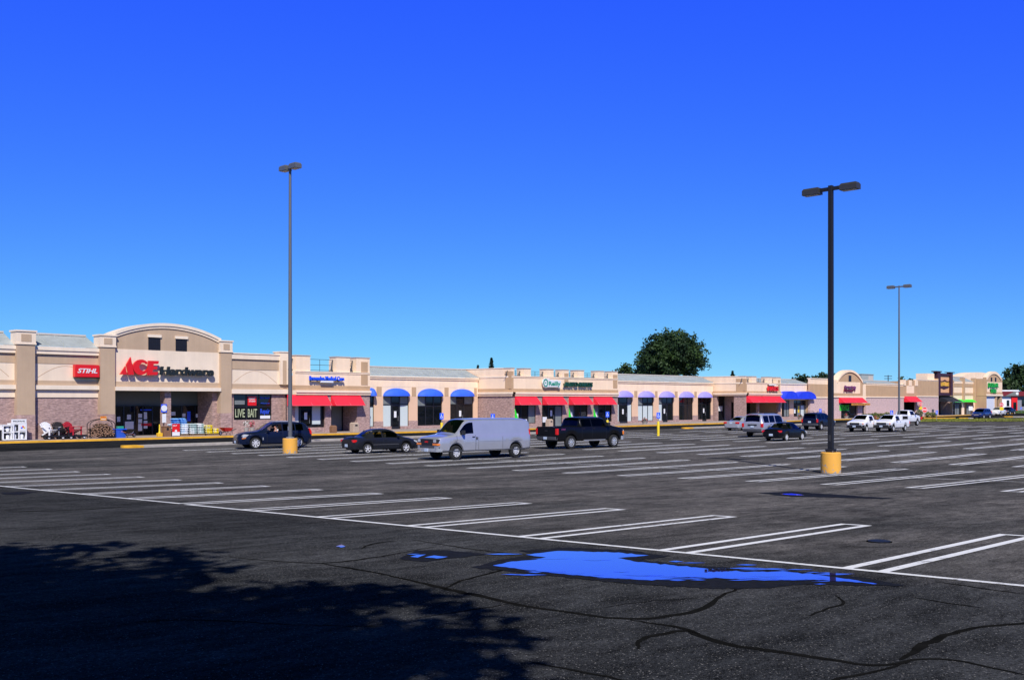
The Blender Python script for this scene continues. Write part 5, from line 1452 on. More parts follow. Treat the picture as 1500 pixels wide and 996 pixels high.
def four_wheels(t, S, r, w, **kw):
    for x in S['arch']:
        for s in (1, -1): wheel(t, x, s*S['wheely'], r, w, s, **kw)

def heading_from(p_rear, p_front):
    a, b = G(*p_rear), G(*p_front); return math.atan2(b[1]-a[1], b[0]-a[0])

def shift_origin(S): return S

# ---- crossover (navy, nose to the left, driver's arm on the sill)
SUV = dict(L=4.83, arch=(0.98, 3.79), archr=0.41, wheelr=0.36, wheely=0.80, under=0.27, cab=(0.9, 3.4),
    zt=[(0, 0.98), (0.04, 1.12), (0.22, 1.36), (0.42, 1.56), (0.8, 1.63), (1.6, 1.67), (2.3, 1.66), (2.62, 1.60), (3.35, 1.17), (3.55, 1.10), (4.2, 1.03), (4.6, 0.93), (4.78, 0.80), (4.83, 0.70)],
    zs=[(0, 0.92), (0.3, 1.10), (1.5, 1.09), (3.0, 1.03), (3.6, 1.0), (4.3, 0.90), (4.83, 0.62)],
    zb=[(0, 0.50), (0.2, 0.34), (0.6, 0.30), (4.3, 0.27), (4.7, 0.30), (4.83, 0.36)],
    w=[(0, 0.72), (0.12, 0.84), (0.5, 0.93), (2.4, 0.945), (3.9, 0.94), (4.4, 0.88), (4.7, 0.74), (4.83, 0.62)],
    wt=[(0, 0.6), (0.3, 0.58), (0.6, 0.62), (1.6, 0.66), (2.4, 0.66), (2.65, 0.66), (3.4, 0.76), (4.2, 0.74), (4.83, 0.5)],
    wins=[(0.62, 1.12), (1.2, 1.98), (2.06, 2.98)], screens=[(2.64, 3.36), (0.08, 0.44)], doors=[(1.18, 2.02), (2.02, 3.06)], seats=(1.35, 2.25), wing={0: 'g_tint', 1: 'g_tint', 2: 'g_clear'}, scrg={0: 'g_clear', 1: 'g_tint'}, handle='p_navy', open={(2, 1)})
hd = heading_from((437, 655.2), (374, 656.8))
px_, py_ = near_wheel_pose(SUV, SUV['arch'][1], 374, 657.2, hd, 1)
CROSS = t = vehicle('crossover', 'dark navy crossover with nose to the left, driver arm raised at the open window', 'car', px_, py_, hd, 4.83)
zt, zs, zb, w, wt = car_body(t, SUV, 'p_navy')
four_wheels(t, SUV, 0.36, 0.23, spokes=7, rimr=0.70)
bumper(t, 4.80, 0.86, 0.30, 0.52, 'p_navy', 1, 0.3, 0.5); bumper(t, 0.02, 0.88, 0.36, 0.60, 'plastic', -1, 0.3, 0.5)
g = MB()
for i in range(5): g.box(4.80, 4.845, -0.34, 0.34, 0.58+i*0.05, 0.605+i*0.05)
g.box(4.79, 4.838, -0.37, 0.37, 0.555, 0.57).box(4.77, 4.835, -0.37, 0.37, 0.815, 0.835)
g.build('grille', M['chrome'], t)
for s in (1, -1):
    MB().prism([(4.22, 0.90), (4.42, 0.74), (4.62, 0.68), (4.63, 0.84), (4.5, 0.93)], s*0.60, s*0.925).build('headlight', M['head'], t, bevel=0.02)
    MB().prism([(4.40, 0.73), (4.46, 0.66), (4.65, 0.63), (4.645, 0.69), (4.6, 0.70)], s*0.62, s*0.905).build('indicator', M['amber_lens'], t)
    MB().prism([(0.03, 0.84), (0.16, 0.90), (0.22, 1.26), (0.16, 1.26), (0.05, 1.06)], s*0.66, s*0.865).build('tail_light', M['tail'], t, bevel=0.015)
mirror(t, 3.02, 0.93, 1.05, 'p_navy')
number_plate(t, 4.85, 0.44)
MB().tube((0.9, 0.60, 1.70), (2.4, 0.60, 1.71), 0.022).build('roof_rail', M['chrome'], t); MB().tube((0.9, -0.60, 1.70), (2.4, -0.60, 1.71), 0.022).build('roof_rail', M['chrome'], t)
MB().box(3.30, 3.36, 0.935, 0.955, 0.55, 0.72).build('wing_vent', M['chrome'], t)

# ---- saloons
SED = dict(L=4.42, arch=(0.93, 3.48), archr=0.345, wheelr=0.295, wheely=0.72, under=0.22, cab=(0.9, 3.1),
    zt=[(0, 0.80), (0.06, 0.90), (0.3, 0.945), (0.72, 0.965), (1.0, 1.10), (1.42, 1.31), (1.8, 1.385), (2.3, 1.39), (2.62, 1.33), (3.22, 1.00), (3.4, 0.935), (3.9, 0.84), (4.25, 0.70), (4.42, 0.56)],
    zs=[(0, 0.72), (0.2, 0.84), (0.8, 0.89), (1.6, 0.90), (3.1, 0.87), (3.8, 0.78), (4.2, 0.66), (4.42, 0.50)],
    zb=[(0, 0.40), (0.12, 0.30), (0.5, 0.24), (3.9, 0.20), (4.3, 0.22), (4.42, 0.28)],
    w=[(0, 0.66), (0.1, 0.76), (0.4, 0.835), (1.5, 0.85), (3.2, 0.85), (3.9, 0.82), (4.25, 0.70), (4.42, 0.52)],
    wt=[(0, 0.52), (0.5, 0.60), (0.9, 0.60), (1.5, 0.55), (2.3, 0.56), (2.65, 0.58), (3.3, 0.68), (3.9, 0.66), (4.42, 0.4)],
    wins=[(1.36, 1.86), (1.95, 2.95)], screens=[(2.62, 3.22), (0.80, 1.42)], doors=[(1.18, 1.92), (1.92, 2.98)], seats=(1.35, 2.15), handle='plastic')
def sedan_details(t, S, pm, trim, tail_w=0.36):
    L = S['L']
    bumper(t, L-0.05, S['w'][5][1]*0.93, 0.22, 0.47, pm, 1, 0.3, 0.4); bumper(t, 0.03, 0.79, 0.30, 0.58, pm, -1, 0.3, 0.5)
    for s in (1, -1):
        MB().prism([(0.0, 0.66), (0.10, 0.66), (0.22, 0.71), (0.25, 0.79), (0.12, 0.815), (0.01, 0.80)], s*0.42, s*0.795).build('tail_light', M['tail'], t, bevel=0.015)
        MB().prism([(L-0.42, 0.68), (L-0.14, 0.54), (L-0.06, 0.56), (L-0.12, 0.66), (L-0.36, 0.73)], s*0.42, s*0.775).build('headlight', M['head'], t, bevel=0.015)
    MB().box(L-0.08, L-0.005, -0.33, 0.33, 0.46, 0.56).build('grille', M['plastic'], t)
    number_plate(t, -0.045, 0.48)
    number_plate(t, L+0.0, 0.36)
    mirror(t, 2.86, 0.83, 0.92, pm, 0.85)
    MB().box(1.25, 2.95, 0.848, 0.862, 0.50, 0.545).build('side_moulding', M[trim], t); MB().box(1.25, 2.95, -0.862, -0.848, 0.50, 0.545).build('side_moulding', M[trim], t)
    return t
hd = heading_from((538, 664.4), (592, 662.5))
px_, py_ = near_wheel_pose(SED, SED['arch'][0], 538, 664.6, hd, -1)
GREYS = t = vehicle('sedan', 'charcoal grey older saloon seen from behind, left of the silver van', 'car', px_, py_, hd, 4.42, 'parked saloon cars')
car_body(t, SED, 'p_grey'); four_wheels(t, SED, 0.295, 0.19, spokes=5, rimr=0.70); sedan_details(t, SED, 'p_grey', 'greytrim')
MB().box(0.10, 0.16, -0.6, 0.6, 0.985, 1.01).build('spoiler', M['p_grey'], t, bevel=0.01)
# black saloon
hd = heading_from((1151, 645.8), (1175.2, 644.1))
S2 = dict(SED); S2['L'] = 4.42
px_, py_ = near_wheel_pose(S2, S2['arch'][0], 1151, 645.9, R(1), -1)
t = vehicle('sedan', 'black saloon seen from behind, in front of the silver sport utility', 'car', px_, py_, R(1), 4.42, 'parked saloon cars')
car_body(t, S2, 'p_black'); four_wheels(t, S2, 0.30, 0.19, spokes=6, rimr=0.70); sedan_details(t, S2, 'p_black', 'p_black')
# silver saloon
S3 = dict(SED); S3['zt'] = [(x*1.08, z*1.04) for x, z in SED['zt']]
k = 1.08
S3 = {kk: v for kk, v in SED.items()}
for kk in ('zt', 'zs', 'zb'): S3[kk] = [(x*k, z*1.04) for x, z in SED[kk]]
for kk in ('w', 'wt'): S3[kk] = [(x*k, z*1.07) for x, z in SED[kk]]
S3['L'] = 4.42*k; S3['arch'] = (1.03, 3.76); S3['wheely'] = 0.77; S3['wheelr'] = 0.32; S3['archr'] = 0.37
S3['wins'] = [(a*k, c*k) for a, c in SED['wins']]; S3['screens'] = [(a*k, c*k) for a, c in SED['screens']]; S3['doors'] = [(a*k, c*k) for a, c in SED['doors']]; S3['cab'] = (0.95, 3.3); S3['wing'] = {0: 'g_tint', 1: 'g_tint'}; S3['scrg'] = {0: 'g_tint', 1: 'g_tint'}
gx, gy = G(1070, 630.8)
t = vehicle('sedan', 'silver saloon seen from behind, partly hidden by the silver sport utility', 'car', gx+0.1, gy, R(1), 4.77, 'parked saloon cars')
car_body(t, S3, 'p_silver'); four_wheels(t, S3, 0.32, 0.2, spokes=6, rimr=0.70)
L = S3['L']
bumper(t, 0.03, 0.85, 0.32, 0.62, 'p_silver', -1, 0.3, 0.5); bumper(t, L-0.05, 0.7, 0.25, 0.5, 'p_silver', 1, 0.3, 0.4)
for s in (1, -1):
    MB().box(-0.02, 0.22, s*0.50, s*0.865, 0.72, 0.90).build('tail_light', M['tail'], t, bevel=0.02)
    MB().box(L-0.38, L-0.12, s*0.45, s*0.80, 0.60, 0.72).build('headlight', M['head'], t, bevel=0.02)
number_plate(t, 0.0, 0.80); mirror(t, 3.08, 0.88, 0.96, 'p_silver', 0.9)

# ---- cargo van
VAN = dict(L=5.69, arch=(1.05, 4.48), archr=0.46, wheelr=0.37, wheely=0.86, under=0.40, cab=(2.6, 4.7), crown=0.05,
    zt=[(0, 1.25), (0.03, 1.70), (0.10, 1.93), (0.22, 2.02), (0.8, 2.06), (2.5, 2.08), (3.62, 2.06), (3.80, 2.01), (4.50, 1.36), (4.64, 1.30), (5.2, 1.22), (5.55, 1.14), (5.67, 1.06), (5.69, 0.98)],
    zs=[(0, 1.18), (0.2, 1.27), (3.5, 1.27), (4.6, 1.24), (5.2, 1.16), (5.5, 1.08), (5.69, 0.92)],
    zb=[(0, 0.55), (0.1, 0.48), (0.6, 0.44), (4.0, 0.42), (5.0, 0.44), (5.69, 0.50)],
    w=[(0, 0.86), (0.06, 0.94), (0.2, 0.985), (1.0, 1.0), (4.0, 1.0), (4.9, 0.985), (5.4, 0.95), (5.62, 0.89), (5.69, 0.84)],
    wt=[(0, 0.80), (0.2, 0.84), (1.0, 0.86), (3.6, 0.83), (3.85, 0.82), (4.5, 0.90), (5.3, 0.90), (5.69, 0.82)],
    wins=[(3.42, 4.26)], screens=[(3.80, 4.50)], doors=[(3.30, 4.50)], seats=(3.3,), seatm='cabin', wz=(0.10, 0.88), wing={0: 'g_tint'})
def stretch_tab(tab, at, by): return [(x if x < at else x+by, v) for x, v in tab]
for k_ in ('zt', 'zs', 'zb', 'w', 'wt'): VAN[k_] = stretch_tab(VAN[k_], 2.0, 0.5)
VAN['L'] = 6.19; VAN['arch'] = (1.08, 5.02); VAN['cab'] = (3.1, 5.1); VAN['seats'] = (3.8,)
for k_ in ('wins', 'screens', 'doors'): VAN[k_] = [(a+0.5, c+0.5) for a, c in VAN[k_]]
VX = 0.5
hd = R(172.6)
px_, py_ = near_wheel_pose(VAN, VAN['arch'][1], 667, 673.6, hd, 1)
t = vehicle('cargo_van', 'silver cargo van with dark grille and windowless sides, nose to the left', 'van', px_, py_, hd, 6.19)
car_body(t, VAN, 'p_vansilver'); four_wheels(t, VAN, 0.37, 0.24, spokes=8, rimr=0.56)
bumper(t, 6.20, 0.93, 0.44, 0.62, 'chrome', 1, 0.3, 0.35).name = 'chrome_bumper'; bumper(t, 6.19, 0.92, 0.622, 0.74, 'greytrim', 1, 0.3, 0.35)
bumper(t, -0.02, 0.95, 0.47, 0.66, 'greytrim', -1, 0.2, 0.25)
MB().box(6.10, 6.22, -0.50, 0.50, 0.75, 1.09).build('grille', M['plastic'], t, bevel=0.02)
text_mb('GMC', 0.30, 0.075, 0.01, 0.02).build('grille_badge', M['sign_red'], t).matrix_local = Matrix.Translation((6.222, -0.15, 0.90)) @ Matrix.Rotation(R(90), 4, 'Z')
for s in (1, -1):
    MB().box(6.00, 6.205, s*0.51, s*0.90, 0.88, 1.08).build('headlight_surround', M['plastic'], t, bevel=0.02)
    MB().box(6.02, 6.215, s*0.58, s*0.84, 0.91, 1.06).build('headlight', M['head'], t, bevel=0.02)
    MB().box(6.00, 6.21, s*0.51, s*0.925, 0.76, 0.865).build('indicator', M['amber_lens'], t, bevel=0.015)
    MB().prism([(0.035, 1.08), (0.12, 1.08), (0.15, 1.52), (0.085, 1.52)], s*0.80, s*0.925).build('tail_light', M['tail'], t, bevel=0.015)
    MB().box(4.62, 4.74, s*0.98, s*1.22, 1.28, 1.52).build('mirror', M['plastic'], t, bevel=0.03)
number_plate(t, 6.245, 0.52)
for s in (1, -1): MB().box(0.7, 3.6, s*0.998, s*1.008, 0.93, 0.955).build('body_crease', M['p_vansilver'], t)
for sg in (1, -1):
    for xx in (2.02, 3.62): MB().box(xx-0.007, xx+0.007, sg*0.999, sg*1.003, 0.52, 1.16).build('panel_seam', M['greytrim'], t)
    MB().box(0.6, 5.9, sg*0.972, sg*0.99, 0.45, 0.49).build('sill_trim', M['greytrim'], t)
MB().box(1.62, 1.80, 1.0, 1.004, 0.86, 1.04).build('fuel_flap', M['p_vansilver'], t)
for sg in (1, -1): MB().tube((4.98, sg*0.25, 1.345), (4.86, sg*0.55, 1.40), 0.012).build('wiper', M['plastic'], t)
MB().box(3.70, 3.77, 0.985, 1.02, 1.02, 1.16).build('cargo_handle', M['plastic'], t)
MB().box(4.72, 4.8, -0.50, -0.36, 1.24, 1.5).build('dashboard_card', M['bright_yellow'], t)

# ---- pickups
def pickup_spec(L, W, wb_r, wb_f, cab0, cab1, hood, rail, roof, wr, under=0.5, sill=0.52, nose=0.95):
    ws0 = cab1-0.12
    return dict(L=L, arch=(wb_r, wb_f), archr=wr+0.085, wheelr=wr, wheely=W-0.14, under=under, cab=(cab0+0.1, cab1+0.5), crown=0.03,
      zt=[(0, rail), (cab0-0.02, rail), (cab0, rail+0.03), (cab0+0.10, roof-0.16), (cab0+0.22, roof-0.03), (cab0+0.6, roof), (ws0-0.35, roof), (ws0-0.1, roof-0.05), (ws0+0.62, hood+0.09), (ws0+0.8, hood+0.02), (L-0.5, hood-0.05), (L-0.12, hood-0.13), (L, hood-0.26)],
      zs=[(0, rail-0.012), (cab0, rail-0.012), (cab0+0.3, rail-0.02), (ws0+0.3, rail-0.03), (L-0.6, hood-0.12), (L-0.1, hood-0.2), (L, hood-0.3)],
      zb=[(0, sill+0.08), (0.3, sill), (L-0.3, sill-0.02), (L, sill+0.04)],
      w=[(0, W*0.955), (0.1, W*0.975), (0.8, W), (L-1.0, W), (L-0.4, W*0.98), (L-0.08, W*0.93), (L, W*0.86)],
      wt=[(0, W*0.85), (cab0, W*0.76), (cab0+0.3, W*0.75), (ws0-0.1, W*0.76), (ws0+0.7, W*0.86), (L-0.4, W*0.85), (L, W*0.72)],
      bed=(0.07, cab0-0.03, rail-0.50), screens=[(ws0-0.1, ws0+0.62), (cab0+0.005, cab0+0.16)], wz=(0.06, 0.9))
# big black one
PB_ = pickup_spec(6.05, 1.01, 1.22, 5.08, 2.02, 4.42, 1.40, 1.40, 1.98, 0.42)
PB_.update(wins=[(2.22, 3.02), (3.12, 4.24)], doors=[(2.16, 3.07), (3.07, 4.36)], seats=(2.6, 3.5), seatm='cabin', wing={0: 'g_tint', 1: 'g_tint'}, scrg={0: 'g_clear', 1: 'g_tint'})
hd = heading_from((835, 657.4), (895.5, 654.9))
px_, py_ = near_wheel_pose(PB_, PB_['arch'][0], 835, 657.6, hd, -1)
t = vehicle('pickup_truck', 'big black crew cab pickup seen from behind with chrome wheels', 'pickup truck', px_, py_, hd, 6.05)
car_body(t, PB_, 'p_black'); four_wheels(t, PB_, 0.42, 0.28, spokes=8, rimr=0.62, rimmat='chrome')
def pickup_rear(t, S, pm, bump):
    W = S['w'][2][1]; rail = S['zt'][0][1]
    bumper(t, -0.06, W*0.97, 0.60, 0.80, bump, -1, 0.2, 0.12)
    for s in (1, -1): MB().box(-0.025, 0.14, s*W*0.83, s*(W*0.985), rail-0.48, rail-0.10).build('tail_light', M['tail'], t, bevel=0.015)
    MB().box(-0.022, 0.02, -W*0.80, W*0.80, 0.83, rail-0.02).build('tailgate', M[pm], t, bevel=0.01)
    MB().box(-0.04, -0.022, -0.12, 0.12, rail-0.28, rail-0.20).build('tailgate_handle', M['plastic'], t)
    number_plate(t, -0.115, 0.70)
def pickup_front(t, S, bump, grillem, hood):
    L = S['L']; W = S['w'][2][1]
    bumper(t, L+0.02, W*0.97, 0.50, 0.74, bump, 1, 0.25, 0.35)
    MB().box(L-0.12, L+0.02, -W*0.58, W*0.58, 0.77, hood-0.26).build('grille', M[grillem], t, bevel=0.02)
    for s in (1, -1):
        MB().box(L-0.22, L+0.01, s*W*0.60, s*W*0.90, 0.80, hood-0.26).build('headlight', M['head'], t, bevel=0.02)
        MB().box(L-0.24, L-0.0, s*W*0.88, s*W*0.945, 0.84, hood-0.34).build('indicator', M['amber_lens'], t, bevel=0.012)
    number_plate(t, L+0.075, 0.62)
pickup_rear(t, PB_, 'p_black', 'greytrim'); pickup_front(t, PB_, 'chrome', 'chrome', 1.40)
mirror(t, 4.30, 1.0, 1.42, 'plastic', 1.6)
MB().tube((2.3, -0.98, 0.52), (4.25, -0.98, 0.52), 0.045).build('running_board', M['steel'], t); MB().tube((2.3, 0.98, 0.52), (4.25, 0.98, 0.52), 0.045).build('running_board', M['steel'], t)
text_mb('FX4', 0.34, 0.10, 0.008, 0.02, 0.2).build('side_badge', M['plum'], t).matrix_local = Matrix.Translation((0.35, -1.012, 1.20))
# white compact pickups
RG = pickup_spec(4.85, 0.88, 1.02, 3.88, 1.98, 3.32, 1.13, 1.12, 1.66, 0.345, 0.36, 0.40)
RG.update(wins=[(2.36, 3.16)], doors=[(2.24, 3.30)], seats=(2.35,), seatm='cabin', wing={0: 'g_clear'}, scrg={0: 'g_tint', 1: 'g_tint'})
def ranger(label, px, py, topper, group='white compact pickups'):
    hd = R(180)
    S = RG
    x, y = near_wheel_pose(S, S['arch'][1], px, py, hd, 1)
    t = vehicle('compact_pickup', label, 'pickup truck', x, y, hd, S['L'], group)
    car_body(t, S, 'p_white'); four_wheels(t, S, 0.345, 0.22, spokes=6, rimr=0.6)
    L = S['L']
    bumper(t, L+0.02, 0.87, 0.40, 0.70, 'plastic', 1, 0.25, 0.45)
    MB().box(L-0.1, L+0.02, -0.5, 0.5, 0.72, 0.92).build('grille', M['plastic'], t, bevel=0.02)
    for s in (1, -1):
        MB().box(L-0.2, L+0.01, s*0.52, s*0.80, 0.74, 0.90).build('headlight', M['head'], t, bevel=0.02)
        MB().box(L-0.24, L-0.01, s*0.79, s*0.845, 0.76, 0.88).build('indicator', M['amber_lens'], t, bevel=0.01)
        MB().box(-0.02, 0.1, s*0.72, s*0.868, 0.74, 1.02).build('tail_light', M['tail'], t, bevel=0.01)
    number_plate(t, L+0.075, 0.56); mirror(t, 3.22, 0.86, 1.10, 'plastic', 1.1)
    if topper:
        b = MB()
        P = [(0.02, 1.13), (1.95, 1.13), (1.93, 1.60), (1.85, 1.66), (0.25, 1.64), (0.12, 1.58)]
        b.prism(P, -0.80, 0.80)
        c = b.build('bed_cap', M['p_white'], t, bevel=0.03)
        for s in (1, -1): MB().prism([(0.32, 1.22), (1.62, 1.22), (1.62, 1.52), (0.42, 1.52)], s*0.795, s*0.812).build('side_window', M['glass'], c, bevel=0.005)
    return t
ranger('white compact pickup with open bed, left of its twin with the bed cap', 1268.5, 632.6, False)
ranger('white compact pickup with a windowed cap over its bed', 1307.7, 632.4, True)
# big white pickup behind
PW = pickup_spec(5.7, 1.0, 1.15, 4.72, 2.35, 3.95, 1.33, 1.32, 1.92, 0.39)
PW.update(wins=[(2.62, 3.76)], doors=[(2.55, 3.88)], seats=(2.75,), seatm='cabin', wing={0: 'g_tint'}, scrg={0: 'g_tint', 1: 'g_tint'})
x, y = near_wheel_pose(PW, PW['arch'][1], 1343, 623.2, R(0), -1)
t = vehicle('pickup_truck', 'large white pickup facing away, behind the white pickup with the bed cap', 'pickup truck', x, y, R(0), 5.7)
car_body(t, PW, 'p_white'); four_wheels(t, PW, 0.39, 0.25, spokes=6, rimr=0.6); pickup_rear(t, PW, 'p_white', 'chrome'); pickup_front(t, PW, 'chrome', 'plastic', 1.33); mirror(t, 3.82, 0.99, 1.36, 'plastic', 1.7)

# ---- boxy sport utilities
def suv_spec(L, W, wr, ar, af, roof, belt, hood, rearx=0.16, ws=1.0):
    return dict(L=L, arch=(ar, af), archr=wr+0.08, wheelr=wr, wheely=W-0.13, under=0.36, cab=(0.4, L-1.55), crown=0.035,
      zt=[(0, belt-0.02), (0.03, belt+0.1), (rearx, roof-0.14), (rearx+0.16, roof-0.02), (rearx+0.6, roof), (L-2.35, roof), (L-2.05, roof-0.05), (L-1.40, hood+0.12), (L-1.2, hood+0.03), (L-0.5, hood-0.05), (L-0.1, hood-0.13), (L, hood-0.28)],
      zs=[(0, belt-0.06), (0.15, belt), (L-1.5, belt), (L-0.6, hood-0.12), (L, hood-0.32)],
      zb=[(0, 0.52), (0.2, 0.44), (L-0.3, 0.40), (L, 0.46)],
      w=[(0, W*0.90), (0.08, W*0.955), (0.3, W), (L-1.0, W), (L-0.4, W*0.97), (L-0.08, W*0.9), (L, W*0.82)],
      wt=[(0, W*0.80), (0.2, W*0.76), (1.0, W*0.78), (L-2.2, W*0.78), (L-1.4, W*0.86), (L-0.4, W*0.84), (L, W*0.7)],
      screens=[(L-2.06, L-1.42), (0.03, rearx)], wz=(0.06, 0.9))
EX = suv_spec(5.23, 1.0, 0.39, 1.12, 4.15, 1.95, 1.20, 1.22)
EX.update(wins=[(0.30, 1.12), (1.22, 2.10), (2.20, 3.38)], doors=[(1.20, 2.15), (2.15, 3.46)], seats=(1.6, 2.6), seatm='cabin', wing={0: 'g_tint', 1: 'g_tint', 2: 'g_clear'}, scrg={0: 'g_clear', 1: 'g_tint'})
gx, gy = G(1102, 640.6)
t = vehicle('sport_utility', 'large silver sport utility with dark tailgate glass, seen from behind', 'car', gx, gy, R(0), 5.23)
car_body(t, EX, 'p_silver'); four_wheels(t, EX, 0.39, 0.25, spokes=6, rimr=0.64)
bumper(t, -0.04, 0.97, 0.48, 0.72, 'greytrim', -1, 0.2, 0.5); bumper(t, 5.22, 0.92, 0.45, 0.7, 'p_silver', 1, 0.3, 0.4)
for s in (1, -1):
    MB().box(-0.03, 0.13, s*0.78, s*0.985, 0.86, 1.18).build('tail_light', M['tail'], t, bevel=0.02)
    MB().box(5.0, 5.22, s*0.6, s*0.90, 0.80, 0.98).build('headlight', M['head'], t, bevel=0.02)
    MB().tube((0.7, s*0.68, 2.01), (2.8, s*0.68, 2.02), 0.025).build('roof_rail', M['plastic'], t)
MB().box(-0.03, -0.0, -0.42, 0.42, 0.98, 1.09).build('plate_recess', M['plastic'], t)
number_plate(t, -0.035, 0.90); mirror(t, 3.5, 0.99, 1.22, 'p_silver', 1.2)
MB().box(0.02, 0.14, -0.5, 0.5, 1.88, 1.93).build('brake_light', M['plum'], t)
XT = suv_spec(4.55, 0.925, 0.375, 0.92, 3.60, 1.80, 1.12, 1.16)
XT.update(wins=[(0.28, 0.95), (1.05, 1.75), (1.85, 2.75)], doors=[(1.03, 1.80), (1.80, 2.85)], seats=(1.3, 2.1), seatm='cabin', wing={0: 'g_tint', 1: 'g_tint', 2: 'g_tint'}, scrg={0: 'g_clear', 1: 'g_tint'})
x, y = near_wheel_pose(XT, XT['arch'][0], 1202, 629.9, R(2), -1)
t = vehicle('sport_utility', 'dark navy boxy sport utility with roof rack, partly behind the near lamp post', 'car', x, y, R(2), 4.55)
car_body(t, XT, 'p_navy'); four_wheels(t, XT, 0.375, 0.24, spokes=6, rimr=0.62)
bumper(t, -0.05, 0.9, 0.50, 0.72, 'greytrim', -1, 0.2, 0.5); bumper(t, 4.56, 0.86, 0.46, 0.70, 'greytrim', 1, 0.3, 0.4)
for s in (1, -1):
    MB().box(-0.03, 0.12, s*0.76, s*0.915, 0.80, 1.16).build('tail_light', M['tail'], t, bevel=0.02)
    MB().box(4.36, 4.55, s*0.55, s*0.84, 0.78, 0.94).build('headlight', M['head'], t, bevel=0.02)
    MB().tube((0.5, s*0.62, 1.93), (2.3, s*0.62, 1.94), 0.025).tube((0.5, s*0.62, 1.93), (0.4, s*0.62, 1.82), 0.025).tube((2.3, s*0.62, 1.94), (2.4, s*0.62, 1.82), 0.025).build('roof_rack', M['plastic'], t)
number_plate(t, -0.02, 0.86); mirror(t, 2.8, 0.91, 1.14, 'plastic', 1.1)
# ---- minivan and two far cars
MV = suv_spec(5.09, 0.985, 0.345, 1.02, 4.10, 1.75, 1.06, 1.06, 0.2)
MV['zt'] = [(0, 1.04), (0.03, 1.16), (0.2, 1.60), (0.4, 1.72), (1.0, 1.75), (2.6, 1.75), (3.0, 1.69), (4.05, 1.14), (4.25, 1.08), (4.7, 0.98), (5.0, 0.84), (5.09, 0.7)]
MV['screens'] = [(3.02, 4.05), (0.03, 0.2)]; MV['cab'] = (0.5, 4.0)
MV.update(wins=[(0.4, 1.3), (1.4, 2.3), (2.42, 3.55)], doors=[(1.35, 2.36), (2.36, 3.62)], seats=(2.5,), seatm='cabin', wing={0: 'g_tint', 1: 'g_tint', 2: 'g_tint'}, scrg={0: 'g_tint', 1: 'g_tint'})
a, c = G(1440.5, 613.2), G(1451.5, 612.4)
hd = math.atan2(a[1]-c[1], a[0]-c[0])
x, y = near_wheel_pose(MV, MV['arch'][1], 1440.5, 613.0, R(180), 1)
t = vehicle('minivan', 'blue minivan with its nose to the left on the far drive lane', 'car', x, y, R(180), 5.09)
car_body(t, MV, 'p_blue'); four_wheels(t, MV, 0.345, 0.22, spokes=6, rimr=0.66)
bumper(t, 5.06, 0.82, 0.34, 0.58, 'p_blue', 1, 0.3, 0.45); bumper(t, 0.0, 0.92, 0.40, 0.66, 'p_blue', -1, 0.2, 0.4)
for s in (1, -1):
    MB().box(4.75, 5.03, s*0.46, s*0.80, 0.70, 0.86).build('headlight', M['head'], t, bevel=0.02)
    MB().box(-0.03, 0.1, s*0.8, s*0.95, 0.9, 1.3).build('tail_light', M['tail'], t, bevel=0.02)
MB().box(4.98, 5.10, -0.4, 0.4, 0.60, 0.74).build('grille', M['chrome'], t, bevel=0.01)
mirror(t, 3.6, 0.97, 1.08, 'p_blue', 1.1)
for (lab, pm, pxx, dd) in (('white car parked beyond the blue minivan near the dollar store', 'p_white', 1463.5, 222.0), ('dark car at the far right behind the white car', 'p_navy', 1478, 236.0)):
    gx, gy = mall(dd, (pxx-750)/FL*dd)
    t = vehicle('sedan', lab, 'car', gx+2.0, gy, R(180), S3['L'], 'cars by the dollar store')
    k2 = dict(S3); car_body(t, k2, pm); four_wheels(t, k2, 0.32, 0.2, spokes=6, rimr=0.68)
    for s in (1, -1):
        MB().box(-0.02, 0.22, s*0.50, s*0.865, 0.72, 0.90).build('tail_light', M['tail'], t); MB().box(S3['L']-0.38, S3['L']-0.12, s*0.45, s*0.80, 0.60, 0.72).build('headlight', M['head'], t)
    t.scale = (1.12, 1.12, 1.18)

# ---- the driver of the crossover and of the saloon
M['skin'] = mat('skin', (0.62, 0.30, 0.20), 0.55, var=0.08, scale=12)
M['hair'] = mat('dark_hair', (0.02, 0.014, 0.010), 0.7, var=0.2, scale=30)
M['shirt_white'] = mat('white_shirt', (0.62, 0.62, 0.62), 0.85, var=0.06)
M['shirt_blue'] = mat('blue_shirt', (0.10, 0.16, 0.30), 0.85, var=0.08)
def skin_figure(parent, joints, bones, name, m, sub=2):
    me = bpy.data.meshes.new(name)
    me.from_pydata([j[0] for j in joints], bones, [])
    o = bpy.data.objects.new(name, me); COL.objects.link(o); o.parent = parent
    sk_ = o.modifiers.new('skin', 'SKIN'); sk_.use_smooth_shade = True
    for i, j in enumerate(joints):
        r = j[1]; me.skin_vertices[0].data[i].radius = (r, r) if not isinstance(r, tuple) else r
        me.skin_vertices[0].data[i].use_root = (i == 0)
    s = o.modifiers.new('sub', 'SUBSURF'); s.levels = sub; s.render_levels = sub
    me.materials.append(m)
    return o
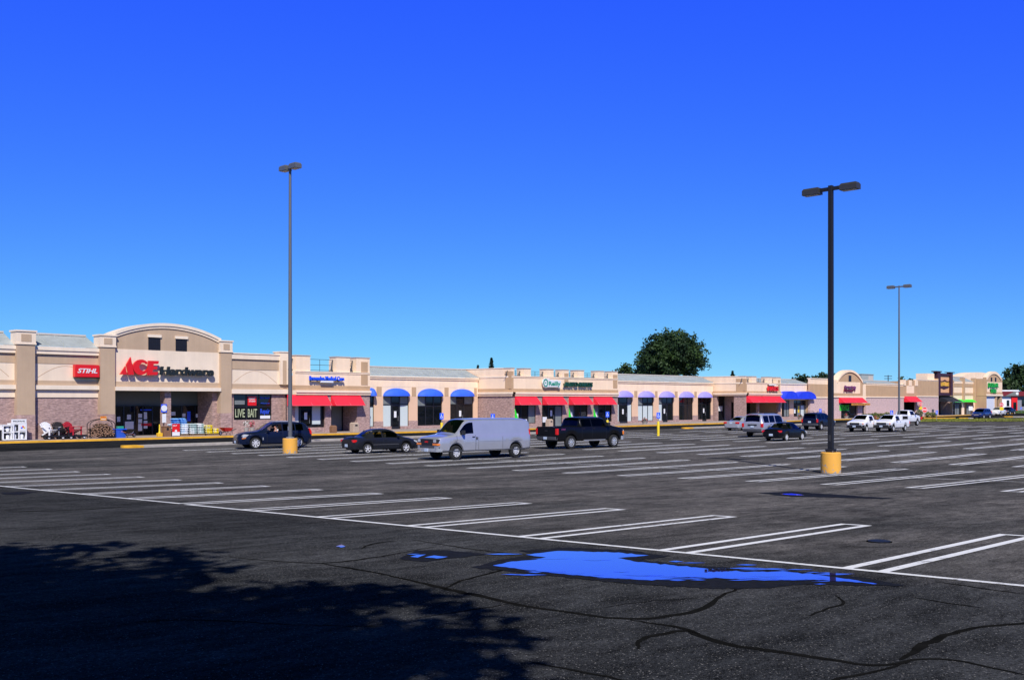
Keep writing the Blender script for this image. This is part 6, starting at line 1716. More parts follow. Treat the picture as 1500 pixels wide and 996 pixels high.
def seated_person(label, car, lx, ly, lz, heading, raise_arm, shirt, face=0):
    base = car.matrix_basis @ Vector((lx, ly, lz)) if False else Vector(car.location) + Matrix.Rotation(car.rotation_euler.z, 3, 'Z') @ Vector((lx, ly, lz))
    t = thing('person', label, 'person', base, car.rotation_euler.z)
    # x forward, y left, origin at the hips
    J = [((0, 0, 0), (0.17, 0.13)), ((-0.03, 0, 0.25), (0.16, 0.11)), ((-0.07, 0, 0.47), (0.17, 0.10)), ((-0.07, 0, 0.57), (0.055, 0.055)), ((-0.05, 0, 0.68), (0.075, 0.085)), ((-0.045, 0, 0.80), (0.075, 0.09)), ((-0.05, 0, 0.86), (0.04, 0.05)),
         ((0.42, 0.12, 0.06), 0.085), ((0.46, -0.12, 0.06), 0.085), ((0.60, 0.13, -0.28), 0.055), ((0.66, -0.13, -0.28), 0.055)]
    B = [(0, 1), (1, 2), (2, 3), (3, 4), (4, 5), (5, 6), (0, 7), (0, 8), (7, 9), (8, 10)]
    def add(p, r): J.append((p, r)); return len(J)-1
    # right arm to the wheel
    a = add((-0.07, -0.20, 0.46), 0.055); b = add((0.06, -0.25, 0.24), 0.045); c = add((0.32, -0.14, 0.30), 0.034); B.extend([(2, a), (a, b), (b, c)])
    a = add((-0.07, 0.20, 0.46), 0.055); B.append((2, a))
    if raise_arm:
        e = add((0.02, 0.50, 0.36), 0.043); wv = add((0.16, 0.52, 0.58), 0.033); hnd = add((0.185, 0.52, 0.64), 0.036)
    else:
        e = add((0.06, 0.25, 0.24), 0.045); wv = add((0.30, 0.14, 0.30), 0.034); hnd = add((0.36, 0.12, 0.33), 0.036)
    B.extend([(a, e), (e, wv), (wv, hnd)])
    o = skin_figure(t, J, B, 'body', M['skin'])
    # clothing: a shirt shell over torso and upper arms
    JS = [((0, 0, 0.0), (0.185, 0.145)), ((-0.03, 0, 0.25), (0.175, 0.125)), ((-0.07, 0, 0.46), (0.18, 0.115)), ((-0.07, 0, 0.52), (0.08, 0.07)), ((-0.07, -0.20, 0.455), 0.072), ((-0.0, -0.23, 0.34), 0.064), ((-0.07, 0.20, 0.455), 0.072), ((-0.04, 0.33, 0.42) if raise_arm else (0, 0.23, 0.34), 0.064)]
    skin_figure(t, JS, [(0, 1), (1, 2), (2, 3), (2, 4), (4, 5), (2, 6), (6, 7)], 'shirt', M[shirt])
    h = MB(); 
    h.lathe([(0.0001, 0.115), (0.055, 0.10), (0.088, 0.055), (0.098, 0.0), (0.094, -0.04)], c=(-0.062, 0, 0.80), n=16)
    h.build('hair', M['hair'], t, smooth=60)
    # nose, eyes, mouth, ears
    MB().prism([(0.035, 0.735), (0.065, 0.725), (0.04, 0.775)], -0.014, 0.014).build('nose', M['skin'], t)
    for s in (1, -1):
        MB().lathe([(0.012, 0), (0.0001, 0.008)], c=(0.030, s*0.032, 0.775), axis='x', n=8).build('eye', M['black'], t)
        MB().box(-0.06, -0.03, s*0.078, s*0.098, 0.735, 0.79).build('ear', M['skin'], t, bevel=0.008)
    MB().box(0.024, 0.034, -0.025, 0.025, 0.695, 0.703).build('mouth', M['maroon'], t)
    if raise_arm:       # fingers curl over the roof edge
        H = J[-1][0]
        for k in range(4):
            x0 = H[0]-0.030+k*0.020; ln = (0.055, 0.066, 0.070, 0.062)[k]
            skin_figure(t, [((x0, H[1], H[2]+0.01), 0.0105), ((x0+0.004, H[1]+0.005, H[2]+0.01+ln*0.6), 0.0095), ((x0+0.006, H[1]-0.02, H[2]+0.01+ln), 0.008), ((x0+0.006, H[1]-0.045, H[2]+ln), 0.007)], [(0, 1), (1, 2), (2, 3)], 'finger', M['skin'], 1)
        skin_figure(t, [((H[0]+0.02, H[1]-0.01, H[2]-0.02), 0.012), ((H[0]+0.055, H[1]-0.01, H[2]+0.005), 0.010), ((H[0]+0.07, H[1]-0.02, H[2]+0.035), 0.008)], [(0, 1), (1, 2)], 'thumb', M['skin'], 1)
    return t
seated_person('driver inside the navy crossover with bare forearm raised at the open window', CROSS, 2.36, 0.40, 0.69, 0, True, 'shirt_white')
seated_person('driver in a blue shirt inside the charcoal grey saloon', GREYS, 2.12, 0.36, 0.40, 0, False, 'shirt_blue')
# ================================================================ LIGHT POLES
M['pole_grey'] = mat('grey_pole', (0.13, 0.135, 0.14), 0.5, 0.3, var=0.1, stretch=(1, 1, 0.1))
M['pole_bronze'] = mat('bronze_pole', (0.012, 0.012, 0.013), 0.55, 0.2, var=0.15, stretch=(1, 1, 0.2))
M['lens'] = mat('lamp_lens', (0.35, 0.35, 0.33), 0.3, var=0.1)
def peeling(name):
    m = bpy.data.materials.new(name); m.use_nodes = True
    nt = m.node_tree; b = nt.nodes['Principled BSDF']; b.inputs['Roughness'].default_value = 0.75
    tc = nd(nt, 'ShaderNodeTexCoord'); n = nd(nt, 'ShaderNodeTexNoise'); n.inputs['Scale'].default_value = 9; n.inputs['Detail'].default_value = 6
    nt.links.new(tc.outputs['Object'], n.inputs['Vector'])
    sp = nd(nt, 'ShaderNodeSeparateXYZ'); nt.links.new(tc.outputs['Object'], sp.inputs[0])
    mr = nd(nt, 'ShaderNodeMapRange'); mr.inputs['From Min'].default_value = 0.0; mr.inputs['From Max'].default_value = 0.45; mr.inputs['To Min'].default_value = 0.10; mr.inputs['To Max'].default_value = -0.05
    nt.links.new(sp.outputs['Z'], mr.inputs['Value'])
    ad = nd(nt, 'ShaderNodeMath', operation='ADD'); nt.links.new(n.outputs['Fac'], ad.inputs[0]); nt.links.new(mr.outputs[0], ad.inputs[1])
    r = nd(nt, 'ShaderNodeValToRGB'); r.color_ramp.elements[0].position = 0.615; r.color_ramp.elements[0].color = (0.80, 0.40, 0.055, 1)
    r.color_ramp.elements[1].position = 0.64; r.color_ramp.elements[1].color = (0.36, 0.32, 0.28, 1)
    nt.links.new(ad.outputs[0], r.inputs['Fac'])
    n2 = nd(nt, 'ShaderNodeTexNoise'); n2.inputs['Scale'].default_value = 2.5; nt.links.new(tc.outputs['Object'], n2.inputs['Vector'])
    mx = nd(nt, 'ShaderNodeMix', data_type='RGBA', blend_type='MULTIPLY'); mx.inputs[0].default_value = 0.4
    nt.links.new(r.outputs[0], mx.inputs[6]); nt.links.new(n2.outputs['Color'], mx.inputs[7])
    cr = nd(nt, 'ShaderNodeMix', data_type='RGBA'); cr.inputs[0].default_value = 0.75
    nt.links.new(mx.outputs[2], cr.inputs[6]); nt.links.new(r.outputs[0], cr.inputs[7])
    nt.links.new(cr.outputs[2], b.inputs['Base Color']); return m
M['base_yellow'] = peeling('peeling_yellow')
def light_pole(label, x, y, h, sep, square, m, rb, hb, head=(0.80, 0.52, 0.30), pw=(0.115, 0.115)):
    z0 = gzxy(x, y)
    t = thing('light_pole', label, 'lamp post', (x, y, z0), 0, None)
    MB().lathe([(rb, -0.05), (rb, hb-0.03), (rb-0.03, hb), (0.0001, hb+0.001)], n=32).build('base', M['base_yellow'], t, smooth=40)
    w0, w1 = pw
    if square:
        p = MB(); p.add([(-w0,-w0,hb),(w0,-w0,hb),(w0,w0,hb),(-w0,w0,hb),(-w1,-w1,h),(w1,-w1,h),(w1,w1,h),(-w1,w1,h)], [(3,2,1,0),(4,5,6,7),(0,1,5,4),(1,2,6,5),(2,3,7,6),(3,0,4,7)])
        p.build('pole', M[m], t, bevel=0.01)
        MB().box(-0.17, 0.17, -0.17, 0.17, hb+0.002, hb+0.13).build('base_cover', M[m], t, bevel=0.01)
    else:
        MB().tube((0, 0, hb), (0, 0, h), w0, w1, 16).build('pole', M[m], t, smooth=40)
        MB().lathe([(0.26, hb+0.002), (0.26, hb+0.03), (0.14, hb+0.09), (0.0001, hb+0.1)], n=16).build('base_cover', M['steel'], t)
    for k_ in range(4):
        a_ = math.pi/4+k_*math.pi/2; rr_ = (0.20 if not square else 0.21)
        MB().lathe([(0.025, hb), (0.025, hb+0.07), (0.0001, hb+0.08)], c=(rr_*math.cos(a_), rr_*math.sin(a_), 0), n=6).build('anchor_bolt', M['steel'], t)
    MB().box(-w0-0.012, -w0+0.02, -0.045, 0.045, hb+0.45, hb+0.70).build('hand_hole_cover', M['steel'] if not square else M['lamp_brown'], t)
    for s in (1, -1):
        MB().box(-0.06, 0.06, s*0.03, s*(sep/2-head[0]/2+0.02), h-0.20, h-0.06).build('bracket', M[m], t)
        a, c, e = head; yc = s*sep/2
        hb_ = MB().box(-c/2, c/2, yc-a/2, yc+a/2, h-0.28, h-0.28+e*0.72).add([(-c/2,yc-a/2,h-0.28+e*0.72),(c/2,yc-a/2,h-0.28+e*0.72),(c/2,yc+a/2,h-0.28+e*0.72),(-c/2,yc+a/2,h-0.28+e*0.72),(-c/2+.05,yc-a/2+.05,h-0.28+e),(c/2-.05,yc-a/2+.05,h-0.28+e),(c/2-.05,yc+a/2-.05,h-0.28+e),(-c/2+.05,yc+a/2-.05,h-0.28+e)], [(4,5,6,7),(0,1,5,4),(1,2,6,5),(2,3,7,6),(3,0,4,7)])
        o = hb_.build('lamp_head', M['pole_grey'] if not square else M['lamp_brown'], t)
        MB().box(-c/2+0.06, c/2-0.06, yc-a/2+0.06, yc+a/2-0.06, h-0.30, h-0.281).build('lens', M['lens'], o)
    return t
M['lamp_brown'] = mat('dark_lamp_head', (0.045, 0.043, 0.038), 0.5, 0.2, var=0.12)
x, y = GN(425, 663.5)
light_pole('tall round grey lamp post on yellow base, beside the navy crossover', x, y, 16.75, 1.0, False, 'pole_grey', 0.43, 0.86, (0.66, 0.46, 0.30), (0.125, 0.075))
x, y = GN(1217, 692.5)
light_pole('dark square lamp post on peeling yellow base, nearest to the viewer', x, y, 11.62, 1.62, True, 'pole_bronze', 0.40, 0.84, (0.72, 0.40, 0.27), (0.094, 0.085))
dd = 117.0; x, y = mall(dd, (1317-750)/FL*dd)
light_pole('distant thin lamp post rising behind the white pickups', x, y, 16.4, 1.95, False, 'pole_grey', 0.43, 0.86, (0.80, 0.55, 0.34), (0.12, 0.07))

# ================================================================ SIGN POSTS
def access_sign(label, x, y, z_top=2.05, bollard=True, face=None):
    t = thing('access_sign', label, 'sign post', (x, y, 0), A-R(90))
    if bollard: MB().lathe([(0.115, 0), (0.115, 1.2), (0.09, 1.27), (0.0001, 1.29)], n=18).build('bollard', M['bright_yellow'], t, smooth=40)
    MB().tube((0, 0, 1.2 if bollard else 0), (0, 0, z_top), 0.03).build('post', M['steel'], t)
    MB().box(-0.16, 0.16, -0.045, -0.032, z_top-0.52, z_top).build('sign_plate', M['sign_blue'], t, bevel=0.006)
    s = MB()          # wheelchair symbol
    s.lathe([(0.035, 0), (0.035, -0.004), (0.0001, -0.005)], c=(-0.01, -0.046, z_top-0.12), axis='y', n=10)
    s.box(-0.03, 0.0, -0.05, -0.046, z_top-0.30, z_top-0.165).box(-0.03, 0.08, -0.051, -0.0465, z_top-0.30, z_top-0.27).box(0.06, 0.085, -0.05, -0.046, z_top-0.40, z_top-0.29)
    for k in range(10):
        a = R(120+24*k); b = R(120+24*(k+1)); r0, r1 = 0.075, 0.10; cx, cz = -0.005, z_top-0.33
        s.add([(cx+r0*math.cos(a), -0.049, cz+r0*math.sin(a)), (cx+r1*math.cos(a), -0.049, cz+r1*math.sin(a)), (cx+r1*math.cos(b), -0.049, cz+r1*math.sin(b)), (cx+r0*math.cos(b), -0.049, cz+r0*math.sin(b))], [(0, 1, 2, 3)])
    s.build('wheelchair_symbol', M['white'], t)
    return t
def DL(px, d): return mall(d, (px-750)/FL*d)
x, y = G(964.3, 638.4); access_sign('blue wheelchair sign on a yellow bollard standing alone by the hatched bay', x, y)
x, y = G(889.8, 635.0); access_sign('blue wheelchair sign on a yellow bollard just behind the black pickup', x, y)
for (px, d, lab, b) in ((647, 83, 'blue wheelchair sign showing above the bonnet of the silver van', True), (722, 78, 'blue wheelchair sign just showing over the roof of the silver van', True), (1201.5, 131, 'blue wheelchair sign above the dark navy boxy sport utility', False), (1306, 108, 'blue wheelchair sign above the white pickup with the bed cap', False)):
    x, y = DL(px, d); access_sign(lab, x, y, 2.05, b)
x, y = G(1372, 617.2); access_sign('blue wheelchair sign on a dark post standing in the grass strip', x, y, 1.65, False)
x, y = DL(1495.7, 262); access_sign('small blue sign on the lawn before the red restaurant', x, y, 1.5, False)
def stop_sign(label, px, d, z, r, placard, zb=0):
    x, y = DL(px, d)
    t = thing('stop_sign', label, 'road sign', (x, y, zb), A-R(90))
    MB().tube((0, 0, 0), (0, 0, z+r*0.9), 0.035).build('post', M['steel'], t)
    oc = [(r*math.cos(R(22.5+45*i)), z+r*math.sin(R(22.5+45*i))) for i in range(8)]
    ic = [(p*0.92, z+(q-z)*0.92) for p, q in oc]
    MB().prism(oc, -0.06, -0.042).build('rim', M['white'], t)
    MB().prism(ic, -0.066, -0.061).build('sign_plate', M['sign_red'], t)
    text_mb('STOP', r*1.5, r*0.58, 0.006, 0.04, at=(-r*0.75, -0.067, z-r*0.29)).build('lettering', M['white'], t)
    if placard: MB().box(-r*0.85, r*0.85, -0.06, -0.042, z-r*1.05-r*1.5, z-r*1.02).build('placard', M['bright_yellow'], t)
    return t
stop_sign('red stop sign over a yellow placard, between red awning and shrubs', 1348.3, 196, 2.40, 0.38, True)
stop_sign('larger red stop sign without placard, just left of the sign tower wall', 1354.3, 176, 1.55, 0.50, False)
stop_sign('dark red stop sign over yellow placard by the far white car', 1467, 215, 2.32, 0.48, True)
x, y = DL(1366.5, 172)
t = thing('post_box', 'thin dark post with a small grey box on top, by the grass strip', 'post', (x, y, 0), A-R(90))
MB().tube((0, 0, 0), (0, 0, 1.2), 0.05).build('post', M['black'], t); MB().box(-0.16, 0.16, -0.1, 0.1, 1.2, 1.68).build('box', M['greytrim'], t, bevel=0.02)
x, y = DL(1421.8, 212)
t = thing('notice_sign', 'white square notice on a post by the green awning shop', 'sign', (x, y, 0), A-R(90))
MB().tube((0, 0, 0), (0, 0, 1.95), 0.035).build('post', M['steel'], t); MB().box(-0.42, 0.42, -0.05, -0.035, 1.1, 1.98).build('sign_plate', M['paper'], t)
x, y = G(1349.8, 615.0)
t = thing('fire_hydrant', 'red fire hydrant with dark cap at the end of the grass strip', 'fire hydrant', (x, y, 0))
MB().lathe([(0.17, 0), (0.17, 0.05), (0.12, 0.07), (0.12, 0.45), (0.15, 0.47), (0.15, 0.52)], n=16).build('barrel', M['sign_red'], t, smooth=40)
MB().lathe([(0.15, 0.52), (0.13, 0.62), (0.06, 0.70), (0.03, 0.75), (0.0001, 0.76)], n=16).build('cap', M['black'], t, smooth=40)
for s in (1, -1): MB().tube((s*0.1, 0, 0.38), (s*0.2, 0, 0.38), 0.06).build('outlet', M['sign_red'], t)

# ================================================================ BY THE SHOP DOORS
def on_walk(px, py):
    """standing spot on the pavement: on the sight line, kept between kerb and wall"""
    d = (CAMH-0.15)*FL/(py-HOR); x, y = DL(px, d)
    for _ in range(4):
        y = min(max(y, kerb_y(x)+0.55), kerb_y(x)+1.75); x = FX(px, y)
    return x, y
M['pot'] = mat('stone_planter', (0.34, 0.31, 0.27), 0.9, var=0.12)
M['leaf_dark'] = mat('shrub_leaf_dark', (0.03, 0.055, 0.012), 0.8, var=0.35, scale=9)
M['leaf_mid'] = mat('shrub_leaf_mid', (0.075, 0.11, 0.016), 0.8, var=0.35, scale=9)
M['leaf_yel'] = mat('shrub_leaf_yellow', (0.17, 0.19, 0.02), 0.8, var=0.3, scale=9)
M['petal'] = mat('pink_petal', (0.60, 0.06, 0.12), 0.7, var=0.25, scale=20)
M['petal_white'] = mat('white_petal', (0.70, 0.66, 0.62), 0.7, var=0.2, scale=20)
def leafball(n, rx, ry, rz, c, size, seed, mats_w, flat=0.0, lo=0.45):
    rnd = random.Random(seed); b = MB()
    for i in range(n):
        while True:
            v = Vector((rnd.uniform(-1, 1), rnd.uniform(-1, 1), rnd.uniform(-1+flat, 1)))
            if lo < v.length < 1: break
        p = Vector((c[0]+v.x*rx, c[1]+v.y*ry, c[2]+v.z*rz))
        u = Vector((rnd.gauss(0, 1), rnd.gauss(0, 1), rnd.gauss(0, 1))).normalized(); w = u.orthogonal().normalized()
        s = size*rnd.uniform(0.6, 1.3)
        k = rnd.random(); mi = 0; acc = 0
        for j, q in enumerate(mats_w):
            acc += q
            if k < acc: mi = j; break
        b.add([tuple(p-u*s), tuple(p+w*s*0.5), tuple(p+u*s), tuple(p-w*s*0.5)], [(0, 1, 2, 3)], mi)
    return b
def planter(label, px, py, m2='leaf_mid', seed=1):
    x, y = on_walk(px, py)
    t = thing('planter', label, 'planter', (x, y, 0.15))
    MB().lathe([(0.22, 0), (0.30, 0.05), (0.26, 0.14), (0.40, 0.36), (0.44, 0.44), (0.38, 0.44), (0.3, 0.38), (0.0001, 0.37)], n=20).build('bowl', M['pot'], t, smooth=40)
    leafball(160, 0.34, 0.34, 0.32, (0, 0, 0.58), 0.09, seed, (0.4, 0.35, 0.25), -0.2, 0.0).build('plant', [M['leaf_dark'], M[m2], M['petal']], t)
planter('round stone planter with plant before the second lavender awning window', 944.5, 621.3, seed=2)
planter('round stone planter with plant before the deep blue awning shop', 1172, 614.6, seed=3)
planter('round stone planter with plant at the gabled shop door', 1239.7, 612.6, seed=4)
M['bin_beige'] = mat('beige_bin', (0.46, 0.35, 0.26), 0.9, var=0.1, bump=0.3, bscale=80)
def litter_bin(label, px, py, w=0.6, h=0.85, m='bin_beige', Y=None, hole=True):
    x, y = on_walk(px, py)
    t = thing('litter_bin', label, 'litter bin', (x, y, 0.15))
    MB().box(-w/2, w/2, -w/2, w/2, 0, h).build('bin_body', M[m], t, bevel=0.03)
    MB().add([(-w/2, -w/2, h+0.002), (w/2, -w/2, h+0.002), (w/2, w/2, h+0.002), (-w/2, w/2, h+0.002), (-w/3, -w/3, h+0.12), (w/3, -w/3, h+0.12), (w/3, w/3, h+0.12), (-w/3, w/3, h+0.12)], [(4,5,6,7),(0,1,5,4),(1,2,6,5),(2,3,7,6),(3,0,4,7)]).build('hood', M[m], t)
    if hole: MB().box(-w*0.22, w*0.22, -w/2-0.008, -w/2+0.05, h*0.72, h*0.9).build('opening', M['black'], t)
    return t
litter_bin('beige square litter bin beside the auto parts door', 804.7, 624.8, 0.62, 0.78)
litter_bin('beige litter bin right of the shaded medical store doorway', 519, 633.2, 0.62, 0.8)
M['wood'] = mat('brown_wood', (0.22, 0.11, 0.055), 0.8, var=0.25, scale=5, stretch=(8, 8, 0.6))
litter_bin('low brown bin left of the shaded medical store doorway', 488, 632.8, 0.5, 0.55, 'wood', hole=False)
x, y = on_walk(243.5, 638.2)
t = thing('wooden_bin', 'brown wooden bin beside the brick column at the hardware entrance', 'bin', (x, y, 0.15))
MB().box(-0.30, 0.30, -0.28, 0.28, 0, 0.78).build('bin_body', M['wood'], t, bevel=0.01); MB().box(-0.33, 0.33, -0.31, 0.31, 0.782, 0.84).build('rim', M['wood'], t)
MB().box(-0.1, 0.08, -0.285, -0.25, 0.5, 0.72).build('opening', M['black'], t)
x, y = on_walk(233.7, 639)
t = thing('yellow_bollard', 'yellow post on a square yellow base at the hardware entrance', 'bollard', (x, y, 0.15))
MB().box(-0.19, 0.19, -0.19, 0.19, 0, 0.30).build('base', M['yellow'], t, bevel=0.03); MB().lathe([(0.11, 0.3), (0.06, 0.42), (0.045, 0.95), (0.03, 1.0), (0.0001, 1.0)], n=12).build('post', M['bright_yellow'], t, smooth=40)
# gas bottle cages and dark chest
def gas_cage(label, px, py, w, h, dep=0.75, header=True, cols=2):
    x, y = on_walk(px, py)
    t = thing('gas_cage', label, 'gas cabinet', (x, y, 0.15))
    f = MB()
    for i in range(cols+1):
        xc = -w/2+w*i/cols; f.box(xc-0.04, xc+0.04, -dep/2, -dep/2+0.06, 0.05, h)
    for z in (0.05, h*0.5, h-0.06): f.box(-w/2-0.04, w/2+0.04, -dep/2-0.004, -dep/2+0.064, z, z+0.07)
    f.box(-w/2-0.04, -w/2+0.0, -dep/2+0.07, dep/2, 0.05, h).box(w/2, w/2+0.04, -dep/2+0.07, dep/2, 0.05, h).box(-w/2-0.05, w/2+0.05, -dep/2-0.02, dep/2+0.02, h+0.012, h+0.05)
    f.build('frame', M['white'], t)
    MB().box(-w/2+0.01, w/2-0.01, -dep/2+0.03, dep/2-0.03, 0.02, 0.05).build('floor_plate', M['greytrim'], t)
    MB().box(-w/2+0.01, w/2-0.01, dep/2-0.05, dep/2-0.01, 0.06, h).build('back_panel', M['steel'], t)
    b = MB()
    for r in range(2):
        for i in range(cols):
            xc = -w/2+w*(i+0.5)/cols; z0 = 0.08+r*h*0.5
            g = MB().lathe([(0.10, z0), (0.155, z0+0.03), (0.16, z0+0.3), (0.12, z0+0.37), (0.05, z0+0.4), (0.05, z0+0.44), (0.0001, z0+0.44)], c=(xc, -0.1, 0), n=14)
            g.build('gas_bottle', M['white'], t, smooth=40)
    if header:
        hd_ = MB().box(-w/2-0.02, w/2+0.02, -dep/2, -dep/2+0.05, h+0.06, h+0.34).build('header_sign', M['white'], t)
        text_mb('PROPANE', w*0.8, 0.11, 0.006, 0.02, at=(-w*0.4, -dep/2-0.001, h+0.13)).build('lettering', M['letter_grey'], hd_)
        MB().box(0.04, w/2-0.01, -dep/2-0.012, -dep/2-0.005, h*0.5+0.1, h-0.06).build('hazard_panel', M['paper'], t)
        xc = (0.04+w/2)/2; zc = h*0.75
        for dx, dz, mm in ((0, 0.09, 'sign_red'), (-0.09, 0, 'sign_blue'), (0.09, 0, 'bright_yellow')):
            MB().prism([(xc+dx-0.08, zc+dz), (xc+dx, zc+dz-0.08), (xc+dx+0.08, zc+dz), (xc+dx, zc+dz+0.08)], -dep/2-0.017, -dep/2-0.013).build('hazard_mark', M[mm], t)
    return t
gas_cage('white gas bottle cabinet with header sign and hazard diamond', 25, 643.2, 1.02, 1.22)
gas_cage('smaller white gas bottle cabinet behind the dark chest', 9.5, 641.5, 0.72, 1.12, 0.75, False, 1)
x, y = on_walk(2.5, 645.2)
t = thing('storage_chest', 'black chest with pale bags on its lid at the far left', 'chest', (x, y, 0.15))
MB().box(-0.42, 0.42, -0.3, 0.3, 0.06, 0.78).build('chest_body', M['black'], t, bevel=0.03); MB().box(-0.44, 0.44, -0.32, 0.32, 0.782, 0.84).build('lid', M['white'], t, bevel=0.02)
for sx in (-0.32, 0.32): MB().lathe([(0.05, -0.03), (0.05, 0.03)], c=(sx, -0.24, 0.05), axis='y', n=10).build('caster', M['steel'], t)
# adirondack chairs on low black carts
M['ch_white'] = mat('white_resin', (0.80, 0.80, 0.80), 0.5, var=0.03); M['ch_brown'] = mat('dark_brown_resin', (0.018, 0.015, 0.015), 0.5, var=0.1); M['ch_red'] = mat('red_resin', (0.42, 0.015, 0.03), 0.5, var=0.06)
def cart(label, px0, px1, py):
    xa, ya = on_walk(px0, py); xb, yb = on_walk(px1, py)
    L = math.hypot(xb-xa, yb-ya)
    t = thing('garden_cart', label, 'cart', ((xa+xb)/2, (ya+yb)/2+0.2, 0.15))
    MB().box(-L/2, L/2, -0.45, 0.45, 0.16, 0.30).build('deck', M['black'], t, bevel=0.02)
    for sx in (-L*0.33, L*0.33):
        for sy in (-0.36, 0.36):
            w_ = MB().lathe([(0.05, -0.05), (0.13, -0.05), (0.15, 0), (0.13, 0.05), (0.05, 0.05)], c=(sx, sy, 0.15), axis='y', n=16).build('wheel', M['tyre'], t, smooth=40)
            MB().lathe([(0.085, -0.056), (0.0001, -0.058)], c=(sx, sy, 0.15), axis='y', n=12).build('hub', M['white'], w_)
    return t
c1 = cart('low black garden cart under the white and brown chairs', 65, 96, 641.6)
c2 = cart('low black garden cart under the red chair', 97.5, 127, 641)
def adirondack(label, m, px, cartz, rz, dy=0.0):
    x, y = on_walk(px, 641.3)
    t = thing('garden_chair', label, 'chair', (x, y+0.1+dy, 0.15+0.302), rz, 'garden chairs outside the hardware store')
    # faces +x
    for s in (1, -1):
        MB().box(0.26, 0.34, s*0.27, s*0.31, 0, 0.52).build('leg', M[m], t)
        MB().prism([(0.30, 0.30), (0.34, 0.36), (-0.36, 0.06), (-0.36, 0.0), (-0.28, 0.0)], s*0.22, s*0.26).build('leg', M[m], t)
        MB().box(-0.34, 0.40, s*0.25, s*0.38, 0.522, 0.555).build('arm', M[m], t, bevel=0.01)
    st = MB()
    for i in range(6):
        u = i/5; xx = 0.32-u*0.50; z = 0.362-u*0.20
        st.box(xx-0.045, xx+0.045, -0.27, 0.27, z, z+0.025)
    st.build('seat', M[m], t)
    bk = MB(); n = 7
    for i in range(n):
        yy = (i-3)*0.082; hgt = 0.92 - 0.16*((i-3)/3)**2
        p0 = Vector((-0.16, yy*0.85, 0.16)); p1 = Vector((-0.16-0.30, yy*1.15, 0.16+hgt*0.78))
        w_ = 0.0415
        bk.add([(p0.x, p0.y-w_, p0.z), (p0.x, p0.y+w_, p0.z), (p1.x, p1.y+w_, p1.z), (p1.x, p1.y-w_, p1.z), (p0.x-0.025, p0.y-w_, p0.z), (p0.x-0.025, p0.y+w_, p0.z), (p1.x-0.025, p1.y+w_, p1.z), (p1.x-0.025, p1.y-w_, p1.z)], [(0,1,2,3),(7,6,5,4),(0,4,5,1),(3,2,6,7),(0,3,7,4),(1,5,6,2)])
    for zz in (0.35, 0.62):
        xx = -0.16-0.30*(zz-0.16)/0.72; bk.box(xx-0.05, xx-0.026, -0.30, 0.30, zz, zz+0.06)
    bk.build('backrest', M[m], t)
    t.scale = (1.3, 1.4, 1.15)
    return t
adirondack('white slatted garden chair, leftmost of the three chairs', 'ch_white', 74.5, 0, R(-72))
adirondack('dark brown slatted garden chair between the white and the red one', 'ch_brown', 90.5, 0, R(-88), 0.1)
adirondack('dark red slatted garden chair, rightmost of the three chairs', 'ch_red', 108, 0, R(-66))
# firewood
M['bark'] = mat('bark', (0.085, 0.05, 0.03), 0.95, var=0.4, scale=14); M['cutwood'] = mat('split_wood', (0.30, 0.17, 0.10), 0.9, var=0.25, scale=10)
fx0, fy0 = on_walk(131, 640); fx1, fy1 = on_walk(168, 640)
t = thing('firewood_rack', 'black hooped steel rack holding the firewood', 'rack', (fx0, fy0+0.15, 0.15))
Lr = fx1-fx0
b = MB()
for yy in (-0.25, 0.25):
    pts = [(0, yy, 0)]
    for i in range(13):
        a = math.pi*i/12; pts.append((Lr/2-Lr/2*math.cos(a), yy, 1.05+0.42*math.sin(a)))
    pts.append((Lr, yy, 0)); b.path(pts, 0.028)
b.tube((0, -0.25, 0.12), (Lr, -0.25, 0.12), 0.025).tube((0, 0.25, 0.12), (Lr, 0.25, 0.12), 0.025).tube((0, -0.25, 0.12), (0, 0.25, 0.12), 0.025).tube((Lr, -0.25, 0.12), (Lr, 0.25, 0.12), 0.025)
b.build('hoop_frame', M['black'], t)
rnd = random.Random(11)
log0 = MB()
pr = [(0.085, -0.21), (0.085, 0.21)]
log0.prism([(0.085*math.cos(R(20*i)), 0.085*math.sin(R(20*i))) for i in range(10)], -0.21, 0.21, 1, 0)
lg = None
k = 0
for row in range(8):
    n = 12 - (row > 4)*(row-4)*2
    for i in range(n):
        u = (i+0.5+0.5*(row % 2))/12.6 + (0.0 if row <= 4 else (row-4)/12.6)
        if lg is None: o = lg = log0.build('firewood_log', [M['bark'], M['cutwood']])
        else: o = lg.copy(); COL.objects.link(o)
        o.location = (fx0+0.06+u*Lr*0.97, fy0+0.15-0.02+rnd.uniform(-0.06, 0.06), 0.15+0.22+row*0.118+rnd.uniform(-0.015, 0.015))
        o.rotation_euler = (rnd.uniform(-0.12, 0.12), rnd.uniform(0, 6.28), rnd.uniform(-0.15, 0.15)); s = rnd.uniform(0.75, 1.12); o.scale = (s, 1, s)
        tag(o, 'split log lying among the firewood in the black hooped rack', 'log', 'split logs in the firewood rack')
x, y = on_walk(150.5, 640)
q = thing('firewood_sign', 'small orange sign hung on the firewood rack hoop', 'sign', (x, fy0-0.14, 1.70))
MB().box(-0.24, 0.24, -0.012, 0.0, -0.16, 0.16).build('sign_plate', M['orange'], q)
text_mb('FIRE', 0.34, 0.09, 0.004, 0.02, at=(-0.17, -0.0125, 0.03)).build('lettering', M['sign_red'], q); text_mb('WOOD', 0.36, 0.09, 0.004, 0.02, at=(-0.18, -0.0125, -0.11)).build('lettering', M['paper'], q)
